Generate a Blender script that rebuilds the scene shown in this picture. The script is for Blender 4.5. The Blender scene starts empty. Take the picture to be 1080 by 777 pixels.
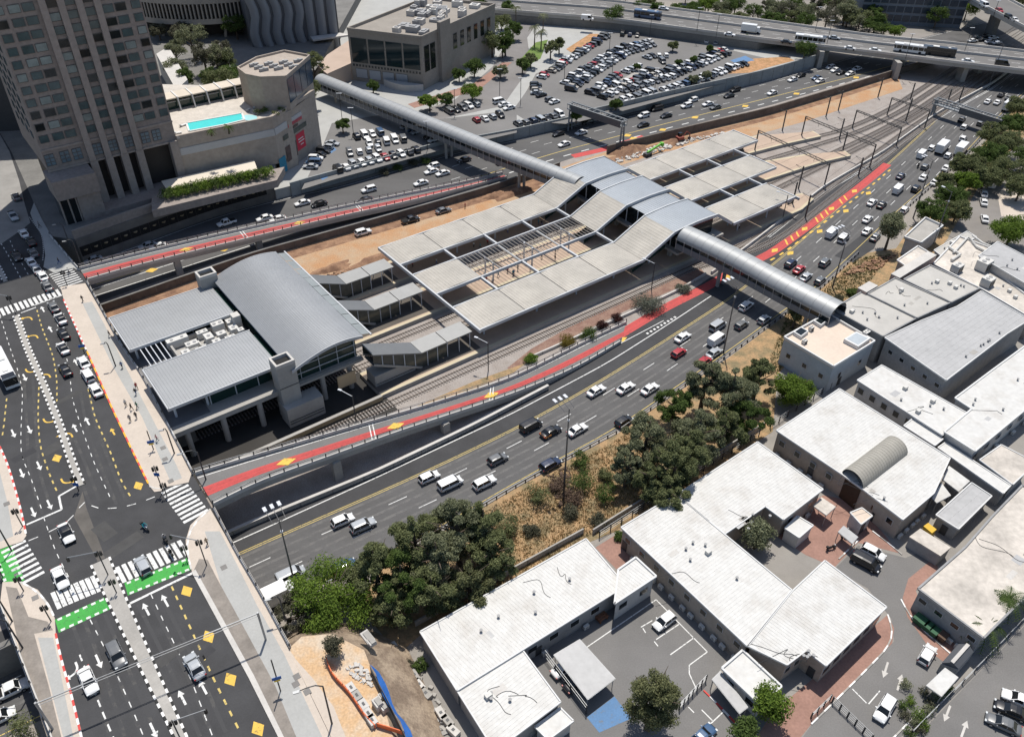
import bpy, bmesh, math, random
from mathutils import Vector, Matrix
random.seed(7)
R = math.radians
SC = bpy.context.scene
COL = SC.collection
# ------------------------------------------------------------------ camera
PITCH, ROLL, CAMH, FPX = R(38.5), R(0.6), 110.0, 875.0
cam = bpy.data.cameras.new('camera'); camo = bpy.data.objects.new('camera', cam); COL.objects.link(camo)
FWD = Vector((0, math.cos(PITCH), -math.sin(PITCH))); RT0 = Vector((1, 0, 0)); UP0 = RT0.cross(FWD)
RT = RT0 * math.cos(ROLL) + UP0 * math.sin(ROLL); UP = UP0 * math.cos(ROLL) - RT0 * math.sin(ROLL)
camo.matrix_world = Matrix(((RT.x, UP.x, -FWD.x, 0), (RT.y, UP.y, -FWD.y, 0), (RT.z, UP.z, -FWD.z, CAMH), (0, 0, 0, 1)))
cam.sensor_fit = 'HORIZONTAL'; cam.sensor_width = 36.0; cam.lens = 36.0 * FPX / 1080.0
cam.clip_start = 1.0; cam.clip_end = 4000.0
SC.camera = camo
SC.render.resolution_x = 1024; SC.render.resolution_y = 736
# ------------------------------------------------------------------ light
SUN_EL, SUN_AZ = R(69), R(4)            # azimuth measured from +Y towards +X
w = bpy.data.worlds.new('World'); SC.world = w; w.use_nodes = True
nt = w.node_tree; sky = nt.nodes.new('ShaderNodeTexSky'); sky.sky_type = 'NISHITA'; sky.sun_disc = False
sky.sun_elevation = SUN_EL; sky.sun_rotation = SUN_AZ
nt.links.new(sky.outputs[0], nt.nodes['Background'].inputs[0]); nt.nodes['Background'].inputs[1].default_value = 0.1
sl = bpy.data.lights.new('sun', 'SUN'); sl.energy = 4.4; sl.angle = R(0.55); sl.color = (1, 0.95, 0.87)
so = bpy.data.objects.new('sun', sl); COL.objects.link(so)
sd = Vector((math.sin(SUN_AZ) * math.cos(SUN_EL), math.cos(SUN_AZ) * math.cos(SUN_EL), math.sin(SUN_EL)))
so.rotation_euler = sd.to_track_quat('Z', 'Y').to_euler(); so.location = (0, 0, 300)
SC.view_settings.view_transform = 'Standard'; SC.view_settings.look = 'None'
SC.view_settings.gamma = 1; SC.view_settings.exposure = 0.14; SC.view_settings.use_curve_mapping = False
# ------------------------------------------------------------------ helpers
CAMP = Vector((0, 0, CAMH))
def G(x, y, z=0.0):
    "point of the place at height z that the photograph shows at pixel x, y"
    d = RT * ((x - 540) / FPX) - UP * ((y - 388.5) / FPX) + FWD
    return CAMP + d * ((z - CAMH) / d.z)
def PX(p):
    d = Vector(p) - CAMP
    return 540 + FPX * d.dot(RT) / d.dot(FWD), 388.5 - FPX * d.dot(UP) / d.dot(FWD)
def Z(x0, y0, s=3.985):
    return lambda x, y, z=0.0: G(x0 + x / s, y0 + y / s, z)
class MB:
    def __init__(s): s.v = []; s.f = []; s.m = []; s.cur = 0
    def add(s, vs, fs):
        n = len(s.v); s.v += [tuple(v) for v in vs]
        for f in fs: s.f.append([i + n for i in f]); s.m.append(s.cur)
        return s
    def poly(s, pts): return s.add(pts, [list(range(len(pts)))])
    def box(s, c, d, rz=0.0, rot=None):
        hx, hy, hz = d[0] / 2, d[1] / 2, d[2] / 2
        M = rot if rot is not None else Matrix.Rotation(rz, 3, 'Z')
        c = Vector(c)
        vs = [c + M @ Vector((x * hx, y * hy, z * hz)) for z in (-1, 1) for y in (-1, 1) for x in (-1, 1)]
        return s.add(vs, [(0, 2, 3, 1), (4, 5, 7, 6), (0, 1, 5, 4), (2, 6, 7, 3), (0, 4, 6, 2), (1, 3, 7, 5)])
    def prism(s, poly, z0, z1, bottom=True):
        n = len(poly)
        a = sum(poly[i][0] * poly[(i + 1) % n][1] - poly[(i + 1) % n][0] * poly[i][1] for i in range(n))
        if a < 0: poly = list(reversed(poly))
        vs = [(p[0], p[1], z0) for p in poly] + [(p[0], p[1], z1) for p in poly]
        fs = [(i, (i + 1) % n, n + (i + 1) % n, n + i) for i in range(n)] + [tuple(range(n, 2 * n))]
        if bottom: fs.append(tuple(reversed(range(n))))
        return s.add(vs, fs)
    def strip(s, L, Rr):
        n = len(L)
        return s.add(list(L) + list(Rr), [(n + i, n + i + 1, i + 1, i) for i in range(n - 1)])
    def beam(s, a, b, w, h):
        a = Vector(a); b = Vector(b); d = b - a; l = d.length
        if l < 1e-6: return s
        x = d / l; up = Vector((0, 0, 1))
        if abs(x.z) > 0.98: up = Vector((0, 1, 0))
        y = up.cross(x).normalized(); z = x.cross(y)
        return s.box((a + b) / 2, (l, w, h), rot=Matrix((x, y, z)).transposed())
    def tube(s, path, r, n=6, cap=True):
        path = [Vector(p) for p in path]; m = len(path); vs = []
        rr = r if isinstance(r, (list, tuple)) else [r] * m
        for i, p in enumerate(path):
            d = (path[min(i + 1, m - 1)] - path[max(i - 1, 0)]).normalized()
            u = Vector((0, 0, 1)) if abs(d.z) < 0.9 else Vector((1, 0, 0))
            a = u.cross(d).normalized(); b = d.cross(a)
            for k in range(n):
                t = 2 * math.pi * k / n; vs.append(p + (a * math.cos(t) + b * math.sin(t)) * rr[i])
        fs = [(i * n + k, i * n + (k + 1) % n, (i + 1) * n + (k + 1) % n, (i + 1) * n + k) for i in range(m - 1) for k in range(n)]
        if cap: fs += [tuple(reversed(range(n))), tuple(range((m - 1) * n, m * n))]
        return s.add(vs, fs)
    def cyl(s, c, r, h, n=12): return s.tube([c, (c[0], c[1], c[2] + h)], r, n)
    def grid(s, rows):
        m = len(rows[0]); vs = [p for r in rows for p in r]
        return s.add(vs, [(i * m + j, i * m + j + 1, (i + 1) * m + j + 1, (i + 1) * m + j) for i in range(len(rows) - 1) for j in range(m - 1)])
    def mesh(s, name, mats, smooth=False):
        me = bpy.data.meshes.new(name); me.from_pydata(s.v, [], s.f)
        for m in (mats if isinstance(mats, (list, tuple)) else [mats]): me.materials.append(m)
        if any(s.m): me.polygons.foreach_set('material_index', s.m)
        if smooth: me.polygons.foreach_set('use_smooth', [True] * len(me.polygons))
        me.update(); return me
    def build(s, name, mats, parent=None, smooth=False, local=False, **kw):
        return link(name, s.mesh(name, mats, smooth), parent, local, **kw)
def link(name, me, parent=None, local=False, loc=None, rz=0.0, label=None, cat=None, group=None, kind=None):
    o = bpy.data.objects.new(name, me); COL.objects.link(o)
    if parent is not None:
        o.parent = parent
        if not local:
            o.matrix_parent_inverse = WM(parent).inverted()
    if loc is not None: o.location = loc
    if rz: o.rotation_euler = (0, 0, rz)
    if label: o['label'] = label
    if cat: o['category'] = cat
    if group: o['group'] = group
    if kind: o['kind'] = kind
    return o
def WM(o):
    m = Matrix.LocRotScale(o.location, o.rotation_euler, o.scale)
    return (WM(o.parent) @ o.matrix_parent_inverse @ m) if o.parent else m
def thing(name, label, cat, loc=(0, 0, 0), rz=0.0, group=None, kind=None):
    return link(name, None, None, loc=loc, rz=rz, label=label, cat=cat, group=group, kind=kind)
def dup(o, parent=None, **kw):
    c = o.copy(); COL.objects.link(c)
    if parent is not None: c.parent = parent
    for ch in o.children: dup(ch, c)
    for k, v in kw.items():
        if k == 'loc': c.location = v
        elif k == 'rz': c.rotation_euler = (0, 0, v)
        elif k == 'scale': c.scale = v
        elif k == 'cat': c['category'] = v
        else: c[k] = v
    return c
def unlink(o):
    for ch in list(o.children): unlink(ch)
    bpy.data.objects.remove(o)
def ordn(i):
    return ('first second third fourth fifth sixth seventh eighth ninth tenth eleventh twelfth thirteenth fourteenth fifteenth sixteenth seventeenth eighteenth nineteenth twentieth'.split()
            + ['twenty-' + x for x in 'first second third fourth fifth sixth seventh eighth ninth'.split()] + ['thirtieth'] + ['thirty-' + x for x in 'first second third fourth fifth sixth'.split()])[i]
# polyline utilities (world, 3D)
def plen(P): return sum((Vector(P[i + 1]) - Vector(P[i])).length for i in range(len(P) - 1))
def pat(P, s):
    for i in range(len(P) - 1):
        a, b = Vector(P[i]), Vector(P[i + 1]); l = (b - a).length
        if s <= l or i == len(P) - 2: return a + (b - a) * (s / l), (b - a).normalized()
        s -= l
def smooth(P, step=4.0, k=2):
    "resample and smooth a polyline"
    L = plen(P); n = max(2, int(L / step)); Q = [pat(P, L * i / n)[0] for i in range(n + 1)]
    for _ in range(k):
        Q = [Q[0]] + [(Q[i - 1] + Q[i] * 2 + Q[i + 1]) / 4 for i in range(1, len(Q) - 1)] + [Q[-1]]
    return Q
def off(P, d, dz=0.0):
    "offset to the left of the direction of travel by d"
    out = []
    for i, p in enumerate(P):
        t = (Vector(P[min(i + 1, len(P) - 1)]) - Vector(P[max(i - 1, 0)])); t.z = 0; t.normalize()
        out.append(Vector(p) + Vector((-t.y, t.x, 0)) * d + Vector((0, 0, dz)))
    return out
def sub(P, s0, s1, step=3.0):
    n = max(1, int((s1 - s0) / step)); return [pat(P, s0 + (s1 - s0) * i / n)[0] for i in range(n + 1)]
def band(mb, P, w, dz=0.0):
    return mb.strip(off(P, w / 2, dz), off(P, -w / 2, dz))
def dashes(mb, P, on, gap, w, dz, start=0.0):
    L = plen(P); s = start
    while s + on < L:
        band(mb, sub(P, s, s + on), w, dz); s += on + gap
    return mb
def wall(mb, P, w, h, base=0.0):
    "upright wall along a polyline of base points"
    A = off(P, w / 2, base); B = off(P, -w / 2, base); n = len(P); up = Vector((0, 0, h - base))
    mb.strip([a + up for a in A], [b + up for b in B]); mb.strip(A, [a + up for a in A]); mb.strip([b + up for b in B], B)
    mb.poly([A[0], A[0] + up, B[0] + up, B[0]]); mb.poly([B[-1], B[-1] + up, A[-1] + up, A[-1]])
    return mb
def xy(p): return (p[0], p[1])
# ------------------------------------------------------------------ materials
MATS = {}
def mat(name, col, rough=0.85, var=0.12, sc=0.15, fine=0.06, fsc=6.0, bump=0.0, metal=0.0, spec=0.35, coat=0.0, obj=False, stretch=None, streak=None, emit=None):
    if name in MATS: return MATS[name]
    m = bpy.data.materials.new(name); m.use_nodes = True; MATS[name] = m
    nt = m.node_tree; b = nt.nodes['Principled BSDF']; N = nt.nodes.new; Lk = nt.links.new
    b.inputs['Roughness'].default_value = rough; b.inputs['Metallic'].default_value = metal
    b.inputs['Specular IOR Level'].default_value = spec; b.inputs['Coat Weight'].default_value = coat
    c = (col[0], col[1], col[2], 1)
    b.inputs['Base Color'].default_value = c
    if emit: b.inputs['Emission Color'].default_value = c; b.inputs['Emission Strength'].default_value = emit
    if var or fine or bump:
        if obj: co = N('ShaderNodeTexCoord').outputs['Object']
        else: co = N('ShaderNodeNewGeometry').outputs['Position']
        if stretch:
            mp = N('ShaderNodeMapping'); mp.inputs['Rotation'].default_value = (0, 0, stretch[0]); mp.inputs['Scale'].default_value = stretch[1]
            Lk(co, mp.inputs['Vector']); co = mp.outputs[0]
        n1 = N('ShaderNodeTexNoise'); n1.inputs['Scale'].default_value = sc; n1.inputs['Detail'].default_value = 6; n1.inputs['Roughness'].default_value = 0.62
        n2 = N('ShaderNodeTexNoise'); n2.inputs['Scale'].default_value = fsc; n2.inputs['Detail'].default_value = 3
        Lk(co, n1.inputs['Vector']); Lk(co, n2.inputs['Vector'])
        def rng(o, a):
            q = N('ShaderNodeMapRange'); q.inputs['From Min'].default_value = 0.25; q.inputs['From Max'].default_value = 0.75
            q.inputs['To Min'].default_value = 1 - a; q.inputs['To Max'].default_value = 1 + a; Lk(o, q.inputs['Value']); return q.outputs[0]
        mu = N('ShaderNodeMath'); mu.operation = 'MULTIPLY'; Lk(rng(n1.outputs['Fac'], var), mu.inputs[0]); Lk(rng(n2.outputs['Fac'], fine), mu.inputs[1])
        res = mu.outputs[0]
        vm = N('ShaderNodeVectorMath'); vm.operation = 'SCALE'; vm.inputs[0].default_value = col[:3]; Lk(res, vm.inputs['Scale'])
        Lk(vm.outputs[0], b.inputs['Base Color'])
        if bump:
            bp = N('ShaderNodeBump'); bp.inputs['Strength'].default_value = 0.6; bp.inputs['Distance'].default_value = bump
            Lk(n2.outputs['Fac'], bp.inputs['Height']); Lk(bp.outputs[0], b.inputs['Normal'])
    return m
def worn(name, col, rough=0.8, wear=(0.06, 0.06, 0.065), amount=0.42, sc=2.5):
    "road paint, worn through to the asphalt in small flecks"
    m = mat(name, col, rough, 0.08, 0.3, 0.08, 4.0)
    nt = m.node_tree; b = nt.nodes['Principled BSDF']; src = b.inputs['Base Color'].links[0].from_socket
    n = nt.nodes.new('ShaderNodeTexNoise'); n.inputs['Scale'].default_value = sc; n.inputs['Detail'].default_value = 8; n.inputs['Roughness'].default_value = 0.75
    g = nt.nodes.new('ShaderNodeNewGeometry'); nt.links.new(g.outputs['Position'], n.inputs['Vector'])
    r = nt.nodes.new('ShaderNodeMapRange'); r.inputs['From Min'].default_value = amount - 0.1; r.inputs['From Max'].default_value = amount; r.inputs['To Min'].default_value = 1.0; r.inputs['To Max'].default_value = 0.0
    nt.links.new(n.outputs['Fac'], r.inputs['Value'])
    mx = nt.nodes.new('ShaderNodeMix'); mx.data_type = 'RGBA'; nt.links.new(r.outputs[0], mx.inputs['Factor'])
    nt.links.new(src, mx.inputs[6]); mx.inputs[7].default_value = (*wear, 1); nt.links.new(mx.outputs[2], b.inputs['Base Color'])
    return m
def blend(name, c1, c2, sc=0.1, lo=0.42, hi=0.58, rough=0.95, fine=0.15, fsc=3.0, bump=0.0):
    "two soils mixed by noise"
    m = mat(name, c1, rough, 0.0, 1, fine, fsc, bump)
    nt = m.node_tree; b = nt.nodes['Principled BSDF']; src = b.inputs['Base Color'].links[0].from_socket
    vm = [x for x in nt.nodes if x.type == 'VECT_MATH'][0]
    n = nt.nodes.new('ShaderNodeTexNoise'); n.inputs['Scale'].default_value = sc; n.inputs['Detail'].default_value = 8; n.inputs['Roughness'].default_value = 0.65
    g = nt.nodes.new('ShaderNodeNewGeometry'); nt.links.new(g.outputs['Position'], n.inputs['Vector'])
    r = nt.nodes.new('ShaderNodeMapRange'); r.inputs['From Min'].default_value = lo; r.inputs['From Max'].default_value = hi
    nt.links.new(n.outputs['Fac'], r.inputs['Value'])
    mx = nt.nodes.new('ShaderNodeMix'); mx.data_type = 'RGBA'; nt.links.new(r.outputs[0], mx.inputs['Factor'])
    mx.inputs[6].default_value = (*c1, 1); mx.inputs[7].default_value = (*c2, 1); nt.links.new(mx.outputs[2], vm.inputs[0])
    return m
asph_new = mat('asphalt_new', (0.052, 0.052, 0.054), 0.9, 0.22, 0.2, 0.10, 5.0, 0.01)
asph = mat('asphalt', (0.098, 0.096, 0.095), 0.9, 0.24, 0.10, 0.10, 5.0, 0.01, stretch=(R(-42), (0.25, 1.0, 1.0)))
asph_old = mat('asphalt_old', (0.165, 0.16, 0.155), 0.92, 0.18, 0.08, 0.10, 5.0, 0.01)
asph_lot = mat('asphalt_lot', (0.17, 0.165, 0.16), 0.92, 0.16, 0.06, 0.08, 5.0, 0.01)
conc = mat('concrete', (0.34, 0.325, 0.30), 0.9, 0.16, 0.2, 0.08, 3.0)
conc_dk = mat('concrete_dark', (0.17, 0.165, 0.155), 0.9, 0.22, 0.2, 0.1, 2.0)
conc_lt = mat('concrete_light', (0.50, 0.48, 0.45), 0.9, 0.12, 0.3, 0.07, 3.0)
pave_beige = mat('paving_beige', (0.50, 0.435, 0.37), 0.9, 0.09, 0.25, 0.06, 3.0)
pave_grey = mat('paving_grey', (0.36, 0.36, 0.345), 0.9, 0.08, 0.25, 0.06, 3.0)
pave_old = mat('paving_brown', (0.23, 0.205, 0.18), 0.9, 0.25, 0.4, 0.1, 3.0)
pave_red = mat('paving_red', (0.29, 0.17, 0.135), 0.9, 0.16, 0.3, 0.12, 2.5)
pt_white = worn('paint_white', (0.66, 0.66, 0.64), amount=0.46)
pt_yel = worn('paint_yellow', (0.66, 0.43, 0.08), amount=0.45)
pt_yel2 = worn('paint_pale_yellow', (0.56, 0.43, 0.14), amount=0.47)
pt_red = worn('paint_red', (0.47, 0.07, 0.065), amount=0.44, sc=1.6)
pt_green = worn('paint_green', (0.055, 0.33, 0.06), amount=0.44)
pt_blue = worn('paint_blue', (0.10, 0.20, 0.36), wear=(0.15, 0.17, 0.19), amount=0.45, sc=1.2)
kerb_red = mat('kerb_red', (0.55, 0.07, 0.06), 0.8, 0.1)
kerb_white = mat('kerb_white', (0.72, 0.71, 0.69), 0.8, 0.1)
kerb_yel = mat('kerb_yellow', (0.75, 0.38, 0.04), 0.8, 0.1)
kerb_black = mat('kerb_black', (0.025, 0.025, 0.025), 0.8, 0.1)
steel = mat('steel_galvanised', (0.32, 0.33, 0.34), 0.5, 0.1, 1.0, 0.05, 4, metal=0.5)
steel_dk = mat('steel_dark', (0.06, 0.062, 0.066), 0.55, 0.1, 1.0, 0.05, 4, metal=0.3)
steel_wt = mat('steel_white', (0.55, 0.57, 0.60), 0.5, 0.06, 1.0, 0.05, 4)
rust = mat('rusty_steel', (0.10, 0.065, 0.045), 0.8, 0.2)
glass_dk = mat('glass_dark', (0.012, 0.016, 0.018), 0.08, 0.0, fine=0.0, spec=0.5)
glass_gr = mat('glass_green', (0.012, 0.035, 0.03), 0.1, 0.2, 0.3, 0.1, 1.0, spec=0.5)
# ================================================================== GROUND AND ROADS
def S(name, mb, m, **kw): return mb.build(name, m, kind='structure', **kw)
ground_m = blend('ground_mat', (0.30, 0.27, 0.235), (0.23, 0.215, 0.20), 0.02, 0.35, 0.65)
S('ground', MB().poly([(-1500, -600, -0.04), (1500, -600, -0.04), (1500, 2500, -0.04), (-1500, 2500, -0.04)]), ground_m)
def pts(l, z): return [G(x, y, z) for x, y in l]
# near highway: the double yellow line is its spine
YL = smooth([G(120, 645), *pts([(253, 583), (443, 500.4), (540, 454), (600, 421.5), (661, 385), (770, 315), (830, 267), (900, 205), (940, 170), (1000, 115), (1040, 84), (1082, 54), (1112, 33)], 0)], 5, 3)
d0 = (YL[0] - YL[3]).normalized(); YL = [YL[0] + d0 * 90, YL[0] + d0 * 40] + YL
d1 = (YL[-1] - YL[-4]).normalized(); YL = YL + [YL[-1] + d1 * 60, YL[-1] + d1 * 300]
NE = smooth(pts([(150, 705), (300, 632), (380, 600), (460, 562), (545, 511), (650, 455), (770, 372), (868, 300), (950, 222), (1017, 165), (1058, 120), (1100, 82)], 0), 5, 2)
NE = [NE[0] + d0 * 90, NE[0] + d0 * 40] + NE + [NE[-1] + d1 * 60, NE[-1] + d1 * 300]
IE = smooth(pts([(150, 598), (225, 568), (270, 550), (400, 497), (500, 449), (570, 410), (600, 388), (680, 336), (745, 296), (800, 255), (870, 200), (930, 165), (990, 122), (1046, 92), (1075, 70)], 0), 5, 2)
IE = [IE[0] + d0 * 90, IE[0] + d0 * 40] + IE + [IE[-1] + d1 * 60, IE[-1] + d1 * 300]
def ribbon(A, B, n=60, dz=0.0):
    la, lb = plen(A), plen(B); up = Vector((0, 0, dz))
    return MB().strip([pat(A, la * i / n)[0] + up for i in range(n + 1)], [pat(B, lb * i / n)[0] + up for i in range(n + 1)])
hwy = S('near_highway', ribbon(IE, NE, 90), asph)
ribbon(off(IE, -0.2), off(YL, 0.3), 90, 0.006).build('new_asphalt_lane', asph_new, hwy)
# fresh asphalt patch
MB().poly(pts([(880, 270), (900, 277), (922, 262), (926, 252), (911, 246)], 0.005)).build('asphalt_patch', asph_new, hwy)
m = MB(); band(m, off(YL, 0.2), 0.13, 0.012); band(m, off(YL, -0.2), 0.13, 0.012); m.build('double_yellow_line', pt_yel2, hwy)
iy = plen(YL)
for k, o in enumerate((-3.55, -7.1, -10.7, -14.2)):
    P = off(YL, o); L = plen(P)
    s0 = 100 if k < 2 else 290
    m = MB(); dashes(m, sub(P, s0 if k > 1 else 60, L - 250), 3.6, 9.0, 0.15, 0.012, start=4.0 * k); m.build('lane_line', pt_white, hwy)
m = MB(); band(m, off(NE, 0.7), 0.15, 0.012); m.build('edge_line', pt_yel2, hwy)
m = MB(); band(m, smooth(pts([(205, 590), (277, 558), (400, 502), (540, 436), (640, 383), (700, 345), (750, 312)], 0.012), 4, 1), 0.22); m.build('edge_line', pt_white, hwy)
m = MB(); band(m, smooth(pts([(480, 455), (560, 412), (620, 380), (700, 338)], 0.018), 4, 1), 0.18); m.build('merge_line', pt_white, hwy)
m = MB(); dashes(m, pts([(682, 352), (716, 332)], 0.018), 0.6, 0.6, 0.55, 0); m.build('merge_line', pt_white, hwy)
for o in (0.55, 1.1):
    m = MB(); band(m, off(sub(IE, 260, plen(IE) - 280), -o), 0.16, 0.014); m.build('edge_line', pt_white, hwy)
trk = worn('tyre_track', (0.128, 0.124, 0.12), amount=0.55, sc=0.5, wear=(0.098, 0.096, 0.095))
for k in range(3):
    for q in (-.85, .85):
        m = MB(); band(m, sub(off(YL, -1.8 - 3.55 * k + q), 60, plen(YL) - 280), 0.55, 0.008); m.build('wheel_track', trk, hwy)
# red bus lane at grade and its yellow marks
RED = smooth(pts([(578, 394), (640, 361), (700, 325), (745, 303), (776, 284), (812, 268), (860, 233), (911, 194), (936, 173)], 0.014), 4, 1)
m = MB(); band(m, RED, 2.5); m.build('red_bus_lane', pt_red, hwy)
rtk = worn('red_tyre_track', (0.37, 0.06, 0.056), amount=0.56, sc=0.7, wear=(0.44, 0.07, 0.065))
for q in (-.7, .7): m = MB(); band(m, off(RED, q), .5, .003); m.build('wheel_track', rtk, hwy)
m = MB(); dashes(m, off(sub(RED, 75, plen(RED)), -2.2), 1.8, 2.2, 0.5, 0.002); m.build('bus_lane_dashes', pt_yel, hwy)
def dia(p, r, t, z, parent, name='diamond_marking', wd=0.55):
    t = Vector((t.x, t.y, 0)).normalized(); n = Vector((-t.y, t.x, 0)); p = Vector((p.x, p.y, z))
    return MB().poly([p + t * r, p + n * r * wd, p - t * r, p - n * r * wd]).build(name, pt_yel, parent)
for s in (64, 80, 96, 112, 127):
    p, t = pat(RED, s); dia(p, 1.5, t, 0.02, hwy); p, t = pat(off(RED, -3.6), s + 2); dia(p, 1.5, t, 0.02, hwy)
for s in (86, 89, 92, 103, 106, 109, 118, 121):
    p, t = pat(RED, s); q = t + Vector((-t.y, t.x, 0)) * 0.9; q.normalize(); m = MB(); band(m, [p - q * 1.4, p + q * 1.4], 0.5, 0.005); m.build('bus_lane_stripe', pt_yel, hwy)
for x, y in ((655, 358), (768, 292)):
    dia(G(x, y), 1.7, Vector((1, .6, 0)), 0.02, hwy)
# far highway
FE = smooth(pts([(20, 302), (88, 279), (230, 227), (300, 208), (360, 196), (478, 161), (550, 146), (658, 121), (810, 86), (862, 71), (930, 51), (1000, 33)], 0), 5, 2)
FN = smooth(pts([(40, 345), (103, 318), (270, 262), (423, 221), (513, 197), (600, 168), (645, 153), (700, 139), (810, 112), (950, 70), (1000, 56), (1060, 36)], 0), 5, 2)
FE = [FE[0] - (FE[3] - FE[0]).normalized() * 70] + FE + [FE[-1] + (FE[-1] - FE[-4]).normalized() * 300]
FN = [FN[0] - (FN[3] - FN[0]).normalized() * 70] + FN + [FN[-1] + (FN[-1] - FN[-4]).normalized() * 300]
fh = S('far_highway', ribbon(FE, FN, 90), asph)
FY = smooth(pts([(425, 209), (483, 195), (521, 181), (590, 160), (700, 131), (810, 103.5), (910, 78), (960, 64)], 0.012), 5, 1)
m = MB(); band(m, FY, 0.28); m.build('yellow_line', pt_yel2, fh)
for o in (3.6, 7.2, 10.8):
    m = MB(); dashes(m, off(FY, o), 3.2, 7, 0.16, 0, start=2 * o); m.build('lane_line', pt_white, fh)
m = MB(); dashes(m, off(FY, -3.4), 3.0, 4, 0.4, 0); m.build('lane_line', pt_white, fh)
m = MB(); band(m, off(FE, -0.8), 0.16, 0.012); m.build('edge_line', pt_white, fh)
RED2 = smooth(pts([(604, 165), (640, 157), (679, 144)], 0.012), 3, 1)
m = MB(); band(m, RED2, 2.6); m.build('red_bus_lane', pt_red, fh)
for x, y in ((662, 143), (668, 146), (699, 137), (733, 124), (786, 112), (840, 99), (903, 82), (160, 285), (236, 263)):
    dia(G(x, y), 1.6, Vector((1, .55, 0)), 0.02, fh, wd=0.7)
m = MB(); band(m, smooth(pts([(100, 312), (190, 283), (270, 257)], 0.012), 4, 1), 0.25); band(m, smooth(pts([(98, 305), (150, 288), (200, 272)], 0.012), 4, 1), 0.25); m.build('edge_line', pt_white, fh)
m = MB(); band(m, smooth(pts([(101, 300), (170, 279), (200, 270)], 0.012), 4, 1), 0.2); m.build('yellow_line', pt_yel2, fh)
# rail bed, excavated strip, verges
ballast = blend('ballast', (0.33, 0.30, 0.275), (0.27, 0.235, 0.21), 0.25, 0.35, 0.65, fine=0.3, fsc=5, bump=0.03)
dirt = blend('excavated_soil', (0.40, 0.225, 0.115), (0.40, 0.29, 0.19), 0.16, 0.38, 0.62, fine=0.22, bump=0.05)
dirt_dk = blend('dug_soil', (0.17, 0.095, 0.06), (0.30, 0.18, 0.11), 0.3, 0.4, 0.6, fine=0.2, bump=0.05)
sand = blend('sand', (0.52, 0.35, 0.20), (0.52, 0.43, 0.33), 0.22, 0.4, 0.6, fine=0.2, bump=0.04)
drygrass = blend('dry_grass_soil', (0.36, 0.235, 0.125), (0.20, 0.16, 0.09), 0.3, 0.42, 0.6, fine=0.25, fsc=2.5, bump=0.06)
mulch = blend('red_mulch', (0.20, 0.115, 0.09), (0.26, 0.17, 0.13), 0.5, 0.4, 0.6, fine=0.25, fsc=4)
ribbon(FN, IE, 90, -0.02).build('rail_bed', ballast, kind='structure')
A1 = pts([(60, 372), (122, 333), (200, 303), (300, 275), (423, 240), (520, 212), (600, 184), (660, 165), (760, 135), (850, 113), (950, 86)], -0.01)
B1 = pts([(95, 395), (140, 345), (235, 318), (330, 299), (400, 268), (520, 228), (600, 192), (700, 160), (770, 150), (850, 128), (952, 94)], -0.01)
ribbon([a for a in pts([(60, 345), (103, 325), (270, 268), (423, 226), (513, 201), (600, 174), (645, 158), (700, 143), (810, 117), (945, 76)], -0.01)], B1, 50).build('excavated_ground', dirt, kind='structure')
ribbon(smooth(pts([(98, 335), (200, 299), (270, 275), (423, 231), (513, 205), (600, 178), (650, 164), (700, 150), (810, 123), (880, 102), (950, 80)], -.004), 5, 1), smooth(pts([(104, 347), (200, 309), (270, 284), (423, 239), (513, 212), (600, 186), (650, 171), (700, 155), (810, 127), (880, 106), (950, 83)], -.004), 5, 1), 50).build('trench_soil', dirt_dk, kind='structure')
# dug trench mounds along the far wall
def mound(name, cx, cy, rx, ry, h, rz, m, parent=None, seed=1, z0=0.0, **kw):
    rnd = random.Random(seed); rows = []
    for i in range(7):
        q = i / 6.0; row = []
        for j in range(19):
            a = 2 * math.pi * (j % 18) / 18; rr = q * (1 + 0.22 * math.sin(3 * a + seed) + 0.12 * math.sin(7 * a + seed * 2))
            z = h * (1 - q * q) ** 1.3 * (0.8 + 0.4 * math.sin(5 * a + i + seed) * q) - (0.05 if i == 6 else 0)
            x, y = rx * rr * math.cos(a), ry * rr * math.sin(a)
            row.append((cx + x * math.cos(rz) - y * math.sin(rz), cy + x * math.sin(rz) + y * math.cos(rz), z0 + z))
        rows.append(row)
    return MB().grid(rows).build(name, m, parent, smooth=True, **kw)
for i, (x, y, rx, ry, h, wh) in enumerate(((662, 160, 7, 3.2, 2.2, 'darkest tallest soil heap by the gantry foot'), (712, 150, 6, 2.2, 1.4, 'low brown soil heap under the small red excavator'), (545, 203, 8, 2.2, 1.3, 'long brown soil heap beside the station canopy edge'), (395, 275, 9, 2.5, 1.0, 'reddish soil heap beside the far platform shelter'), (350, 283, 6, 2.0, 1.0, 'small soil heap left of the far platform shelter'), (520, 207, 4, 1.6, 1.2, 'small soil heap below the red ramp end'))):
    p = G(x, y, 0); mound('soil_heap', p.x, p.y, rx, ry, h, R(36), dirt_dk, seed=i + 1, label=wh, cat='soil heap')
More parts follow.
